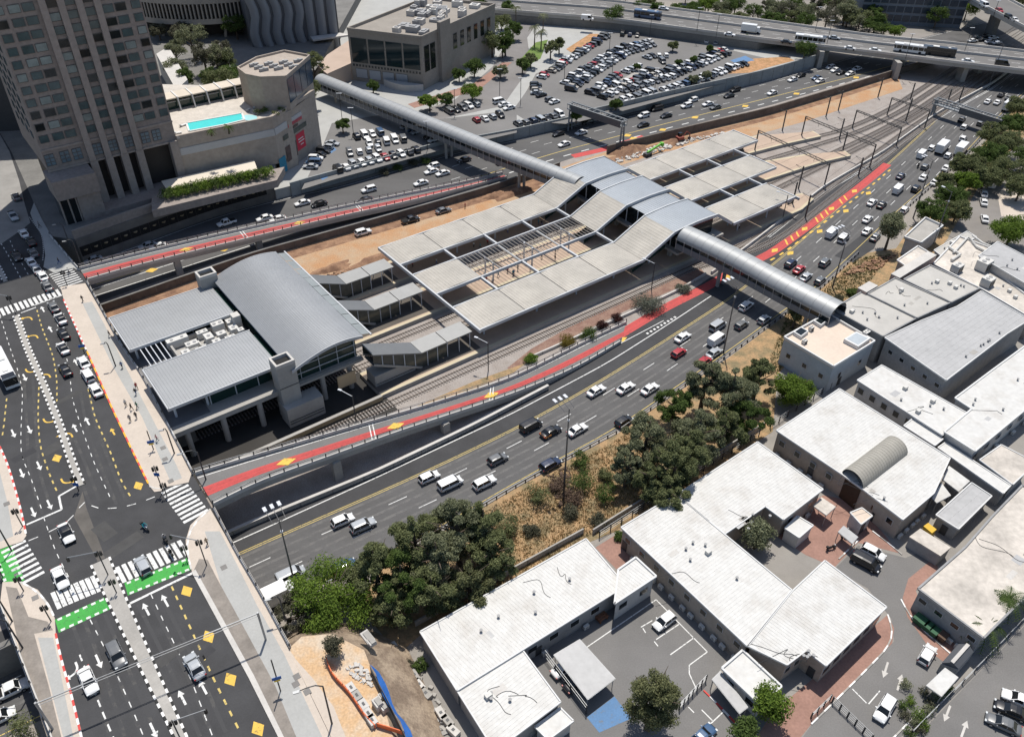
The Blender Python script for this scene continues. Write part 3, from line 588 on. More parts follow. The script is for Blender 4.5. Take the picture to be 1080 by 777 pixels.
# raised road at the top right corner
UA = resamp(smooth(pts([(1020, -2), (1040, 8), (1085, 32), (1140, 60)], 12), 6, 2), 12); UB = resamp(smooth(pts([(1035, -14), (1060, -2), (1100, 20), (1160, 50)], 12), 6, 2), 12)
v2 = thing('elevated_road', 'curved elevated road in the top right corner', 'bridge', (UA[6].x, UA[6].y, 0)); mm = MB(); slab(mm, UB, UA, 1.6); mm.build('deck', conc, v2)
MB().strip([b + (a - b) * .04 + Vector((0, 0, .006)) for a, b in zip(UA, UB)], [a + (b - a) * .04 + Vector((0, 0, .006)) for a, b in zip(UA, UB)]).build('road_surface', MATS['asphalt_pale2'], v2)
for P in (UA, UB): mm = MB(); wall(mm, P, 0.4, 0.9); mm.build('parapet', conc_lt, v2)
for i in (3, 8): c = (UA[i] + UB[i]) / 2; MB().prism([(c.x + a, c.y + b * 3) for a, b in ((-1, -1), (1, -1), (1, 1), (-1, 1))], -0.1, 10.6).build('pier', conc_dk, v2)
# ---------------------------------------------------------------- station frame
SA = R(37.5); SU = Vector((math.cos(SA), math.sin(SA), 0)); SV = Vector((-math.sin(SA), math.cos(SA), 0)); SO = Vector((-4, 143, 0))
def ST(u, v, z=0.0): return SO + SU * u + SV * v + Vector((0, 0, z))
# tracks
rail_m = mat('rail_steel', (0.13, 0.10, 0.085), 0.55, 0.2, 0.5, metal=0.4)
sleep_m = mat('sleeper', (0.27, 0.245, 0.225), 0.9, 0.15, 1.0)
def track(v, k, u0, label, pre=None):
    P = [ST(u, v) for u in range(int(u0), 96, 12)] if pre is None else pre
    P += [G(885 + 80 * k, 140), G(935 + 60 * k, 118), G(978 + 56 * k, 90)]
    P = smooth(P, 4, 6); d = (P[-1] - P[-3]).normalized(); P += [P[-1] + d * 30, P[-1] + d * 200]
    t = thing('railway_track', label, 'railway track', P[0])
    for s in (-0.72, 0.72):
        mm = MB(); wall(mm, off(P, s, 0.0), 0.09, 0.24, 0.1); mm.build('rail', rail_m, t)
    mm = MB(); L = plen(P[:-1]); s = 0.3; Q = P[:-1]
    while s < L:
        p, tt = pat(Q, s); mm.box(p + Vector((0, 0, 0.04)), (0.26, 2.5, 0.14), math.atan2(tt.y, tt.x)); s += 0.68
    mm.build('sleepers', sleep_m, t, kind='stuff')
    return P
track(48.9, 0.0, -90, 'railway track along the far side of the farthest platform')
track(33.4, 0.25, -90, 'railway track between the middle and the far platform')
track(17.6, 0.5, -90, 'railway track beside the near edge of the middle platform')
track(13.2, 0.66, -90, 'railway track beside the far edge of the near platform')
track(-0.8, 0.86, -90, 'railway track right beside the near platform and its canopy')
track(-5.4, 1.0, 70, 'siding track closest to the red bus lane', pre=[ST(62, -1.2), ST(74, -3.4), ST(90, -5.2)])
# platforms
plat_m = mat('platform_paving', (0.42, 0.32, 0.245), 0.9, 0.1, 0.3, 0.06, 3); plat_e = mat('platform_edge', (0.50, 0.43, 0.30), 0.9, 0.1)
def platform(poly, label):
    t = thing('station_platform', label, 'platform', ST(*poly[0]))
    MB().prism([xy(ST(u, v)) for u, v in poly], -0.1, 0.95).build('platform_body', conc, t)
    n = len(poly); cu = sum(p[0] for p in poly) / n; cv = sum(p[1] for p in poly) / n
    MB().poly([ST(u, v + (0.15 if v < cv else -0.15), 0.956) for u, v in poly]).build('paving', plat_m, t)
    vs_ = [p[1] for p in poly if p[0] < -20]; MB().poly([ST(u, v, .961) for u, v in ((-27, min(vs_) + 1.2), (-1.5, min(vs_) + 1.2), (-1.5, max(vs_) - 1.2), (-27, max(vs_) - 1.2))]).build('dark_paving', mat('platform_dark', (0.10, 0.088, 0.076), .9, .2), t)
    for s in (0, 1):
        q = [p for p in poly if (p[1] < cv) == (s == 0)]; q.sort(); mm = MB(); band(mm, [ST(u, v + (0.5 if s == 0 else -0.5), 0.964) for u, v in q], 0.8); mm.build('edge_strip', plat_e, t)
    return t
platform([(-27, 1.5), (108, 1.5), (116, 3.5), (116, 8), (106, 10.6), (-27, 10.6)], 'near station platform with sandy paving')
platform([(-27, 20), (110, 20), (138, 17.5), (150, 15), (151, 18), (140, 24), (118, 30.6), (-27, 30.6)], 'middle station platform with sandy paving')
platform([(-27, 36), (118, 36), (140, 33), (155, 30), (156, 34), (138, 43), (120, 46), (-27, 46)], 'far station platform with sandy paving')
# ---------------------------------------------------------------- canopies
can_m = mat('canopy_sheet', (0.36, 0.34, 0.305), 0.6, 0.16, 0.25, 0.05, 3, metal=0.25); hump_m = mat('hump_sheet', (0.32, 0.345, 0.37), 0.45, 0.08, 0.2, 0.05, 3, metal=0.35)
white_b = mat('canopy_frame', (0.47, 0.485, 0.50), 0.5, 0.06)
def corr(fn, n, m, h=0.07, th=0.12):
    "ribbed sheet: ribs run along t, n ribs across s"
    rows = []
    pat4 = ((0.0, 0), (0.62, 0), (0.68, 1), (0.94, 1))
    ss = [((i + a) / n, b) for i in range(n) for a, b in pat4] + [(1.0, 0)]
    mb = MB()
    mb.grid([[fn(s, t / m) + Vector((0, 0, h * b)) for t in range(m + 1)] for s, b in ss])
    mb.grid([[fn(s, t / m) - Vector((0, 0, th)) for s in (0, 1)] for t in range(m + 1)])
    return mb
def zprof(u):
    if u <= 47: return 5.6
    if u < 57: return 5.6 + 4.3 * (u - 47) / 10 * (1.0)
    if u <= 72.5: return 9.9 + 0.35 * math.sin((u - 57) / 15.5 * math.pi)
    if u < 79: return 9.9 - 4.4 * (u - 72.5) / 6.5
    return 5.5
stn = thing('station_canopies', 'large station platform canopy of ribbed panels with a raised middle over the tracks', 'canopy', ST(50, 22))
rows = ((3.0, 13.2), (20.2, 30.0), (36.0, 45.6))
def panel(u0, u1, v0, v1, m=can_m, sag=0.35, nm='roof_panel', ribu=True):
    def fn(s, t):
        if ribu: u = u0 + (u1 - u0) * s; v = v0 + (v1 - v0) * t
        else: u = u0 + (u1 - u0) * t; v = v0 + (v1 - v0) * s
        k = (u - u0) / (u1 - u0)
        return ST(u, v, zprof(u) + (sag * math.sin(math.pi * k) if u1 <= 47.1 or u0 > 78 else 0))
    L = (u1 - u0) if ribu else (v1 - v0)
    corr(fn, max(8, int(L / 0.75)), 10, 0.035).build(nm, m, stn)
def frame(a, b, w=0.35, h=0.75, nm='frame_beam', m=None): MB().beam(a, b, w, h).build(nm, m or white_b, stn)
def uz(us, v, dz=-0.15): return [ST(u, v, zprof(u) + dz) for u in us]
knots = [-1.5, 11, 23.2, 35.4, 47, 57, 60, 64.7, 69, 72.5, 79]
for ri, (v0, v1) in enumerate(rows):
    uend = (104.5, 115.3, 126)[ri]
    bays = [(-1.5, 10.9), (11.1, 23.1), (23.3, 35.3), (35.5, 46.9)]
    for bi, (a, b) in enumerate(bays):
        if ri == 1 and bi > 0:
            nn = 11
            for i in range(nn): u = a + (b - a) * (i + .5) / nn; mm = MB(); mm.beam(ST(u, v0, 5.6), ST(u, v1, 5.6), 0.1, 0.16); mm.build('louvre_slat', mat('slat_brown', (0.33, 0.305, 0.27), .6, .1), stn)
            frame(ST((a + b) / 2, v0, 5.4), ST((a + b) / 2, v1, 5.4), 0.25, 0.4)
        else: panel(a, b, v0, v1)
    panel(47, 57, v0, v1, nm='sloped_roof_panel')
    for a, b in ((57.05, 72.4),): panel(a, b, v0 - 0.3, v1 + 0.3, hump_m, nm='crest_panel')
    panel(72.6, 79, v0, v1, nm='sloped_roof_panel')
    nb = 2 + ri if ri < 2 else 4
    nb = (2, 3, 4)[ri]
    for i in range(nb):
        a = 79 + (uend - 79) * i / nb; b = 79 + (uend - 79) * (i + 1) / nb; panel(a + 0.1, b - 0.1, v0 - (0.6 if ri == 0 else 2.4), v1 - (1.0 if ri == 0 else 2.6))
    for v in (v0 - 0.15, v1 + 0.15):
        for a, b in zip(knots[:-1], knots[1:]): frame(*uz((a, b), v))
        sh = (0.6, 2.4, 2.4)[ri] if v < v1 else (1.0, 2.6, 2.6)[ri]
        frame(ST(79, v - sh, 5.35), ST(uend, v - sh, 5.35))
    frame(ST(uend, v0 - 2, 5.35), ST(uend, v1 - 2, 5.35))
    for u in (2, 17, 29, 41, 53, 84, 96, 108, 120):
        if u < uend:
            sh = 0 if u < 75 else 2.0
            for dv in (3.0, -3.0):
                c = ST(u, (v0 + v1) / 2 - sh + dv * 0.55, 0); mm = MB(); mm.tube([c + Vector((0, 0, 0.9)), c + Vector((0, 0, zprof(u)))], 0.22, 8); mm.build('column', steel_wt, stn)
frame(ST(-1.6, 2.6, 5.4), ST(-1.6, 46, 5.4), 0.4, 0.8)
for u in (11, 23.2, 35.4):
    for v0, v1 in rows: frame(ST(u, v0 + .1, 5.3), ST(u, v1 - .1, 5.3), 0.4, 0.3, 'light_gap_cover', steel)  # covers added below the panel joints to stop sunlight leaking through
for u in (11, 23.2, 35.4, 47): frame(ST(u, 13.3, 5.4), ST(u, 20, 5.4), 0.5, 0.6, 'tie_beam'); frame(ST(u, 30, 5.4), ST(u, 36, 5.4), 0.5, 0.6, 'tie_beam')
for u in (91, 103): frame(ST(u, 12.2, 5.3), ST(u, 17.8, 5.3), 0.5, 0.6, 'tie_beam')
for u in (91, 103, 115): frame(ST(u, 27.4, 5.3), ST(u, 33.6, 5.3), 0.5, 0.6, 'tie_beam')
for v0, v1 in ((13.3, 20.1), (30.1, 35.9)):
    def fn(s, t, v0=v0, v1=v1): return ST(58.5 + 13 * s, v0 + (v1 - v0) * t, 9.35 + 0.3 * math.sin(s * math.pi))
    corr(fn, 16, 4, 0.05).build('crest_panel', hump_m, stn)
# raised concourse under the crest
con = thing('concourse', 'dark glazed concourse bridging the tracks under the canopy crest', 'building', ST(65, 22))
MB().prism([xy(ST(*p)) for p in ((57, 1), (74, 1), (74, 48), (57, 48))], 4.2, 4.8).build('floor_slab', conc, con)
MB().prism([xy(ST(*p)) for p in ((58.5, 3.6), (72, 3.6), (72, 46), (58.5, 46))], 4.8, 9.2).build('glazed_wall', glass_dk, con)
for v in range(5, 46, 4):
    for u in (58.4, 72.1): MB().beam(ST(u, v, 4.8), ST(u, v, 9.2), 0.2, 0.2).build('mullion', steel_wt, con)
for u in (60, 70):
    for v in (6, 14.8, 26, 33, 41): MB().prism([xy(ST(u + a * .5, v + b * .5)) for a, b in ((-1, -1), (1, -1), (1, 1), (-1, 1))], 0, 4.2).build('column', conc, con)
for v in (7, 25, 41):   # stairs down to the platforms
    mm = MB(); a, b = ST(57, v, 4.4), ST(46, v, 1.0)
    for i in range(20): q = a + (b - a) * ((i + .5) / 20); mm.box(q, (0.6, 3.2, 0.2), SA)
    mm.build('stairs', conc, con)
    for s in (-1.7, 1.7): MB().beam(ST(57, v + s, 5.0), ST(46, v + s, 1.6), 0.08, 1.0).build('balustrade', glass_gr, con)
# ---------------------------------------------------------------- arched footbridge
arch_m = mat('footbridge_sheet', (0.33, 0.34, 0.345), 0.5, 0.06, 0.2, 0.04, 2, metal=0.25); gird_m = mat('girder_grey', (0.16, 0.165, 0.175), 0.6, 0.1, 0.5)
def footbridge(label, P, zf, wd, piers, seam=2.4):
    P = smooth([G(*p) for p in P], 3, 4); t = thing('footbridge', label, 'footbridge', (P[len(P) // 2].x, P[len(P) // 2].y, 0))
    mid = [Vector((p.x, p.y, zf)) for p in P]; L = plen(mid); n = int(L / seam)
    for i in range(n):
        a = [pat(mid, L * (i + q) / n) for q in (0.0, 0.5, 0.985)]; rows = []
        for c, d in a:
            nn = Vector((-d.y, d.x, 0)); rows.append([c + nn * (wd / 2 * math.cos(R(x))) + Vector((0, 0, 1.5 + wd * .37 * math.sin(R(x)))) for x in range(-12, 193, 12)])
        MB().grid(rows).build('roof_panel', arch_m, t, smooth=True)
    mm = MB(); slab(mm, off(mid, wd / 2), off(mid, -wd / 2), 0.5); mm.build('floor_deck', gird_m, t)
    for s in (-1, 1):
        mm = MB(); wall(mm, off(mid, s * (wd / 2 - 0.06)), 0.06, 1.6); mm.build('side_glazing', glass_dk, t)
        mm = MB(); wall(mm, [p + Vector((0, 0, -1.1)) for p in off(mid, s * wd / 2)], 0.2, 1.5); mm.build('girder', gird_m, t)
        nm_ = int(L / 2.4)
        for i in range(nm_ + 1): p, d = pat(off(mid, s * (wd / 2 + 0.12)), 0.999 * plen(off(mid, s * (wd / 2 + 0.12))) * i / nm_); MB().beam(p + Vector((0, 0, -1.1)), p + Vector((0, 0, 1.6)), 0.14, 0.14).build('side_post', steel, t)
    for x, y, zb in piers:
        p = G(x, y, zb)
        k = min(range(len(mid)), key=lambda i: (mid[i] - p).xy.length); d = (mid[min(k + 1, len(mid) - 1)] - mid[max(k - 1, 0)]).normalized(); nn = Vector((-d.y, d.x, 0)); c = Vector((mid[k].x, mid[k].y, zb - 0.1))
        for s in (-1, 1): MB().tube([c + nn * s * 1.1, c + nn * s * 1.1 + Vector((0, 0, zf - 0.4 - zb))], 0.45, 10).build('pier', conc, t)
        MB().beam(c + nn * -2 + Vector((0, 0, zf - 0.9 - zb)), c + nn * 2 + Vector((0, 0, zf - 0.9 - zb)), 0.9, 0.7).build('pier_cap', conc, t)
footbridge('long arched metal footbridge from the mall to the station', [(338, 84, 8.5), (420, 117, 8.5), (520, 158, 8.5), (596, 187, 8.5), (612, 194, 8.5)], 7.0, 5.2, ((418, 142, 3), (482, 163, 0), (350, 112, 3), (560, 190, 0)))
footbridge('short arched metal footbridge from the station to the works side', [(722, 248, 8.5), (770, 270, 8.5), (830, 303, 8.5), (884, 330, 8.5)], 7.0, 6.2, ((756, 297, 0), (862, 345, 0)))
# ================================================================== STATION BUILDING
roof_m = mat('station_roof', (0.33, 0.34, 0.35), 0.45, 0.06, 0.3, 0.04, 3, metal=0.35)
stone = mat('stone_clad', (0.36, 0.345, 0.32), 0.85, 0.1, 0.4, 0.06, 2)
sb = thing('station_building', 'station hall with a grey barrel roof and two flat wings beside the bridge street', 'station', ST(-45, 25))
def uvprism(name, poly, z0, z1, m, parent): return MB().prism([xy(ST(u, v)) for u, v in poly], z0, z1).build(name, m, parent)
def rect(u0, u1, v0, v1): return ((u0, v0), (u1, v0), (u1, v1), (u0, v1))
uvprism('floor_slab', rect(-66.5, -27.5, 8, 46), 5.9, 6.95, conc, sb)
uvprism('entrance_floor', rect(-68.5, -58, 10, 45), 6.96, 7.02, mat('paving_dark', (0.14, 0.14, 0.145), 0.7, 0.15), sb)
for v in (8.6, 20, 32, 44):
    for u in (-63.3, -56.5, -49.3, -36, -30):
        c = ST(u, v, -0.1); MB().tube([c, c + Vector((0, 0, 6.1))], 0.55, 12).build('column', conc, sb)
S('undercroft_shade_floor', MB().poly([ST(u, v, -0.002) for u, v in ((-84, -3.2), (-26, -3.2), (-26, 47), (-84, 47))]), mat('undercroft', (0.04, 0.037, 0.034), .9, .2))  # near-black sheet: shade under and before the hall painted as floor colour
t = thing('track_kerb_wall', 'tan low wall between the station undercroft and the near track', 'wall', ST(-40, 1.4)); MB().beam(ST(-64, 1.4, .5), ST(-27, 1.4, .5), .6, 1.2).build('wall_body', mat('tan_wall', (0.42, 0.32, 0.19), .9, .15), t); MB().beam(ST(-64, 1.4, 1.14), ST(-27, 1.4, 1.14), .75, .1).build('coping', conc, t)
# barrel roof
def bz(u): k = (u + 42.6) / 16.0; return 12.0 + 2.3 * math.sin(math.pi * min(1, max(0, k)) * 0.80) + 0.0
NBP = 6
for i in range(NBP):
    va = 6.0 + 39.6 * i / NBP; vb = 6.0 + 39.6 * (i + 1) / NBP
    def fn(s, t, va=va, vb=vb): u = -42.6 + 15.2 * t; v = va + (vb - va) * s; return ST(u, v, bz(u))
    corr(fn, 15, 16, 0.05, 0.35).build('barrel_roof_panel', roof_m, sb)
for v in (5.9, 45.7):
    mm = MB(); mm.grid([[ST(-42.7 + 15.3 * t / 16, v, bz(-42.7 + 15.3 * t / 16) + dz) for t in range(17)] for dz in (-0.55, 0.08)]); mm.grid([[ST(-42.7 + 15.3 * t / 16, v - 0.12, bz(-42.7 + 15.3 * t / 16) + dz) for t in range(17)] for dz in (-0.55, 0.08)]); mm.grid([[ST(-42.7 + 15.3 * t / 16, v + q, bz(-42.7 + 15.3 * t / 16) + 0.08) for t in range(17)] for q in (-0.12, 0)]); mm.build('gable_trim', white_b, sb)
for i in range(9):
    va = 6.5 + 38.6 * i / 9; MB().poly([ST(-27.3, va, bz(-27.4) - .05), ST(-25.6, va, bz(-27.4) - .5), ST(-25.6, va + 4.1, bz(-27.4) - .5), ST(-27.3, va + 4.1, bz(-27.4) - .05)]).build('skylight_panel', mat('skylight', (0.24, 0.26, 0.26), 0.3, 0.2), sb)
MB().beam(ST(-25.5, 6, bz(-27.4) - .55), ST(-25.5, 45.6, bz(-27.4) - .55), 0.3, 0.3).build('gutter', white_b, sb)
uvprism('hall_wall', rect(-42, -27.8, 9, 44.5), 6.95, 11.6, glass_gr, sb)
def gable(v):
    mm = MB(); us = [-42 + 14.2 * t / 12 for t in range(13)]; mm.grid([[ST(u, v, 11.5) for u in us], [ST(u, v, bz(u) - 0.35) for u in us]]); return mm.build('gable_glass', glass_gr, sb)
gable(8.95); gable(44.55)
for z in (8.3, 10.0, 11.6): MB().beam(ST(-42, 8.85, z), ST(-27.8, 8.85, z), 0.12, 0.14).build('mullion', steel_wt, sb)
for u in (-40, -36, -32, -28.2): MB().beam(ST(u, 8.85, 7), ST(u, 8.85, bz(u) - 0.4), 0.12, 0.14).build('mullion', steel_wt, sb)
MB().beam(ST(-42.5, 8.4, 6.5), ST(-27, 8.4, 6.5), 1.4, 0.5).build('ledge', conc, sb)
# flat wings
for v0, v1, nm in ((10.4, 24.4, 'near'), (32.2, 45.6, 'far')):
    for i in range(3):
        ua = -64.6 + 21.2 * i / 3; ub = -64.6 + 21.2 * (i + 1) / 3
        def fn(s, t, v0=v0, v1=v1, ua=ua, ub=ub): u = ua + (ub - ua) * s; v = v0 + (v1 - v0) * t; return ST(u, v, 11.0 - 0.25 * ((v - v0) / (v1 - v0) - 0.5) ** 2)
        corr(fn, 12, 4, 0.05, 0.45).build('wing_roof_panel', roof_m, sb)
    for v in (v0 - 0.1, v1 + 0.1): MB().beam(ST(-64.8, v, 10.75), ST(-43.3, v, 10.75), 0.22, 0.6).build('eaves_trim', white_b, sb)
    MB().beam(ST(-64.8, v0 - .2, 10.75), ST(-64.8, v1 + .2, 10.75), 0.24, 0.6).build('eaves_trim', white_b, sb)
    uvprism('wing_wall', rect(-57, -42.2, v0 + 1.6, v1 - 1.2), 6.95, 10.5, glass_gr, sb)
    for u in (-57, -52, -47.5, -43): MB().beam(ST(u, v0 + 1.5, 7), ST(u, v0 + 1.5, 10.5), 0.16, 0.16).build('mullion', steel_wt, sb)
    for u in (-63.5, -57.5):
        for v in (v0 + 2, v1 - 2): c = ST(u, v, 6.9); MB().tube([c, c + Vector((0, 0, 3.7))], 0.25, 8).build('column', steel_wt, sb)
# plant court between the wings
uvprism('plant_floor', rect(-57.5, -43, 24.6, 32), 6.95, 8.8, stone, sb)
for v in (24.9, 31.8): MB().beam(ST(-57.5, v, 9.3), ST(-43, v, 9.3), 0.3, 1.0).build('plant_parapet', stone, sb)
MB().beam(ST(-57.6, 24.8, 9.4), ST(-57.6, 31.9, 9.4), 0.4, 1.3).build('plant_parapet', stone, sb)
for k in range(5): MB().beam(ST(-63 + k * 1.0, 24.4, 10.4), ST(-63 + k * 1.0, 32.2, 10.4), 0.16, 0.2).build('pergola_bar', steel_wt, sb)
rnd = random.Random(5); hv_l = mat('plant_white', (0.55, 0.54, 0.51), 0.6, 0.1, 1.0); hv_d = mat('plant_grey', (0.3, 0.3, 0.3), 0.6, 0.1)
plx = [(-56, 31, 4.2, 1.4, 1.7), (-51, 30.8, 2.2, 1.2, 1.4), (-47.6, 31, 2.4, 1.6, 1.9), (-45, 30.8, 1.6, 1.6, 1.6), (-54, 28.6, 2.4, 1.6, 1.1), (-50.5, 28.4, 1.6, 2.2, 1.5), (-48, 28.2, 1.8, 1.4, 1.3), (-45.4, 28, 1.6, 1.8, 1.7), (-56, 26.4, 1.6, 1.6, 1.2), (-53, 26, 2.2, 1.2, 0.9), (-49.8, 26, 1.6, 1.4, 1.4), (-47, 25.9, 2.0, 1.2, 1.2), (-44.6, 26, 1.2, 1.2, 2.0)]
for i, (u, v, a, b, h) in enumerate(plx):
    t = thing('rooftop_plant', f'{ordn(i)} white cooling unit of the rooftop plant court, counting from the far left', 'cooling unit', ST(u, v, 8.8), SA, 'plant court units')
    MB().box((0, 0, h / 2 + 0.15), (a, b, h)).build('casing', hv_l, t, local=True); MB().box((0, 0, 0.1), (a * .8, b * .8, 0.2)).build('base_frame', hv_d, t, local=True)
    for q in ((-.25, .25) if a > 1.9 else (0,)): MB().cyl((q * a, 0, h + 0.14), min(a, b) * 0.22, 0.12, 10).build('fan', hv_d, t, local=True)
for k in range(4):
    mm = MB(); u = -56 + k * 2.8; mm.tube([ST(u, 27.4, 9.3), ST(u + 3.5, 27.4, 9.3), ST(u + 3.5, 29.5, 9.3)], 0.2, 6); mm.build('duct', hv_l, sb)
# stone stair towers with hollow tops
for v0, v1 in ((6.3, 9.6), (44.6, 47.6)):
    uvprism('stair_tower', rect(-45.4, -41.6, v0, v1), -0.1, 13.3, stone, sb)
    z = 13.3
    for a, b, w_ in ((ST(-45.4, v0 + .2, z), ST(-41.6, v0 + .2, z), .4), (ST(-45.4, v1 - .2, z), ST(-41.6, v1 - .2, z), .4), (ST(-45.2, v0 + .4, z), ST(-45.2, v1 - .4, z), .4), (ST(-41.8, v0 + .4, z), ST(-41.8, v1 - .4, z), .4)):
        MB().beam(a + Vector((0, 0, .35)), b + Vector((0, 0, .35)), w_, 0.7).build('tower_rim', conc_lt, sb)
    MB().prism([xy(ST(u, v)) for u, v in rect(-45, -42, v0 + .5, v1 - .5)], 13.3, 13.32).build('tower_opening', mat('void_dark', (0.02, 0.02, 0.02), 0.9, 0), sb)
    for zz in (2.0, 2.6, 3.2, 8.5): MB().beam(ST(-45.5, v0 - 0.02, zz), ST(-41.5, v0 - 0.02, zz), 0.1, 0.14).build('tower_band', steel_dk, sb)
MB().prism([xy(ST(u, v)) for u, v in rect(-44.8, -43.2, 28.8, 30.6)], 8.8, 12.2).build('vent_shaft', conc_lt, sb)
# lower stone bases along the near track
for u0, u1 in ((-45.6, -38), (-26.5, -17)):
    uvprism('base_block', rect(u0, u1, 4.6, 8.2), -0.1, 3.6 if u0 > -30 else 4.5, stone, sb)
    for zz in (0.9, 1.5): MB().beam(ST(u0 + .2, 4.55, zz), ST(u1 - .2, 4.55, zz), 0.08, 0.12).build('base_band', steel_dk, sb)
uvprism('tan_panel', rect(-33.5, -29.5, 7.0, 7.3), 2.2, 5.2, mat('tan_board', (0.55, 0.40, 0.24), 0.8, 0.08), sb)
# covered escalators
esc_dk = mat('escalator_roof', (0.17, 0.175, 0.18), 0.5, 0.08, 0.4, metal=0.3); esc_lt = mat('escalator_roof_light', (0.31, 0.31, 0.30), 0.5, 0.08, 0.4, metal=0.2)
for vc, wh in ((6.6, 'near'), (26.2, 'middle'), (39.4, 'far')):
    e = thing('escalator_shelter', f'sloping covered escalator from the station hall down to the {wh} platform', 'escalator', ST(-20, vc, 0))
    w2 = 2.3; prof = [(-26.5, 9.4), (-15.5, 4.9)]; 
    mm = MB(); slab(mm, [ST(u, vc + w2, z) for u, z in prof], [ST(u, vc - w2, z) for u, z in prof], 0.3); mm.build('sloped_roof', esc_dk, e)
    for a, b in ((-15.4, -9.2), (-9.0, -2.6)):
        mm = MB(); slab(mm, [ST(a, vc + w2, 4.9), ST(b, vc + w2, 4.9)], [ST(a, vc - w2, 4.9), ST(b, vc - w2, 4.9)], 0.25); mm.build('flat_roof', esc_lt, e)
    for s in (-1, 1):
        v = vc + s * (w2 - 0.15)
        mm = MB(); mm.poly([ST(-26.5, v, 7.0), ST(-26.5, v, 9.1), ST(-15.5, v, 4.6), ST(-9, v, 4.6), ST(-9, v, 1.2), ST(-15.5, v, 1.2)]); mm.build('side_glazing', mat('glazing_pale', (0.06, 0.065, 0.058), 0.15, 0.2, 0.6, 0.2, 1.5), e)
        for u, z0, z1 in ((-24.5, 5.9, 8.5), (-22, 4.8, 7.4), (-19.5, 3.4, 6.4), (-17, 2, 5.4), (-14, .95, 4.7), (-11.5, .95, 4.7), (-9, .95, 4.7), (-6, .95, 4.7), (-3.2, .95, 4.7)):
            MB().beam(ST(u, v - s * 0.05 + s * 0.12, z0), ST(u, v - s * 0.05 + s * 0.12, z1), 0.16, 0.16).build('post', steel_wt, e)
        MB().beam(ST(-26.5, v + s * .12, 6.8), ST(-15.5, v + s * .12, 1.0), 0.16, 0.5).build('stringer', conc, e)
    mm = MB(); a, b = ST(-26.5, vc, 6.6), ST(-15.5, vc, 0.9)
    for i in range(22): q = a + (b - a) * ((i + .5) / 22); mm.box(q, (0.55, 3.6, 0.18), SA)
    mm.build('steps', conc_dk, e)
# ================================================================== POLES, GANTRIES, SIGNALS
def portal(pl, pr, h, label, m=steel_dk, beamh=0.7, w=0.3, name='catenary_portal'):
    a, b = G(*pl), G(*pr); t = thing(name, label, 'catenary portal', a)
    for p in (a, b):
        for s in (-0.14, 0.14): MB().beam(p + SU * s + Vector((0, 0, -0.1)), p + SU * s + Vector((0, 0, h)), 0.2, 0.2).build('post', m, t)
    d = (b - a).normalized(); up = Vector((0, 0, 1))
    for dz in (0, -beamh):
        for s in (-1, 1):
            q = SU * s * w / 2 + up * (h + dz); MB().beam(a + q, b + q, 0.09, 0.09).build('chord', m, t)
    L = (b - a).length; n = int(L / 1.1); mm = MB()
    for i in range(n):
        for s in (-1, 1):
            q = SU * s * w / 2; p0 = a + d * (L * i / n) + q + up * (h - (beamh if i % 2 else 0)); p1 = a + d * (L * (i + 1) / n) + q + up * (h - (0 if i % 2 else beamh)); mm.beam(p0, p1, 0.06, 0.06)
    mm.build('lattice', m, t)
    for k in range(1, 5):
        p = a + d * (L * k / 5) + up * (h - beamh); MB().beam(p, p - up * 1.0, 0.08, 0.08).build('dropper', m, t)
cat_m = mat('catenary_steel', (0.085, 0.085, 0.085), 0.6, 0.1, metal=0.3)
portal((844.7, 145.7), (917, 176.6), 7.4, 'tall lattice catenary portal across the platform ends', cat_m)
portal((795.5, 161), (869, 197), 7.4, 'lattice catenary portal just past the canopy end', cat_m)
portal((898.8, 135), (945, 154), 6.2, 'thin catenary portal third from the station canopies', cat_m, 0.5)
portal((935.5, 121.5), (975, 135), 6.2, 'thin catenary portal nearest the overpass', cat_m, 0.5)
for i, (x, y, h) in enumerate(((825, 138, 7), (871, 123.5, 7), (884, 116.7, 7), (925.8, 103, 7), (835, 218, 7.5), (849, 230, 7), (889, 158, 6), (905, 186, 6), (885, 147, 7), (842, 199, 7), (955, 128, 8), (960, 105, 6), (998, 112, 6), (1011, 108, 6))):
    p = G(x, y); t = thing('catenary_mast', f'{ordn(i)} slim single catenary mast in the track bed right of the station', 'mast', p, group='single catenary masts')
    MB().box((0, 0, h / 2 - 0.05), (0.34, 0.34, h + 0.1)).build('mast_post', cat_m, t, local=True); MB().beam((0, 0, h - 0.6), (-1.6, 1.9, h - 0.3), 0.08, 0.08).build('bracket', cat_m, t, local=True); MB().beam((0, 0, h - 1.4), (-1.6, 1.9, h - 0.35), 0.05, 0.05).build('stay', cat_m, t, local=True)
# overhead wires
for v, k in ((33.4, 0.25), (17.6, 0.5), (13.2, 0.66), (-0.8, 0.86)):
    P = smooth([ST(80, v, 5.2), ST(96, v, 5.2), G(885 + 80 * k, 140, 0) + Vector((0, 0, 5.4)), G(935 + 60 * k, 118, 0) + Vector((0, 0, 5.4)), G(978 + 56 * k, 90, 0) + Vector((0, 0, 5.4))], 5, 4)
    MB().tube(P, 0.03, 4).build('overhead_wire', steel_dk, label={33.4: 'overhead wire above the track between middle and far platforms', 17.6: 'overhead wire above the track at the middle platform', 13.2: 'overhead wire above the track behind the near platform', -0.8: 'overhead wire above the track nearest the red lane'}[v], cat='wire')
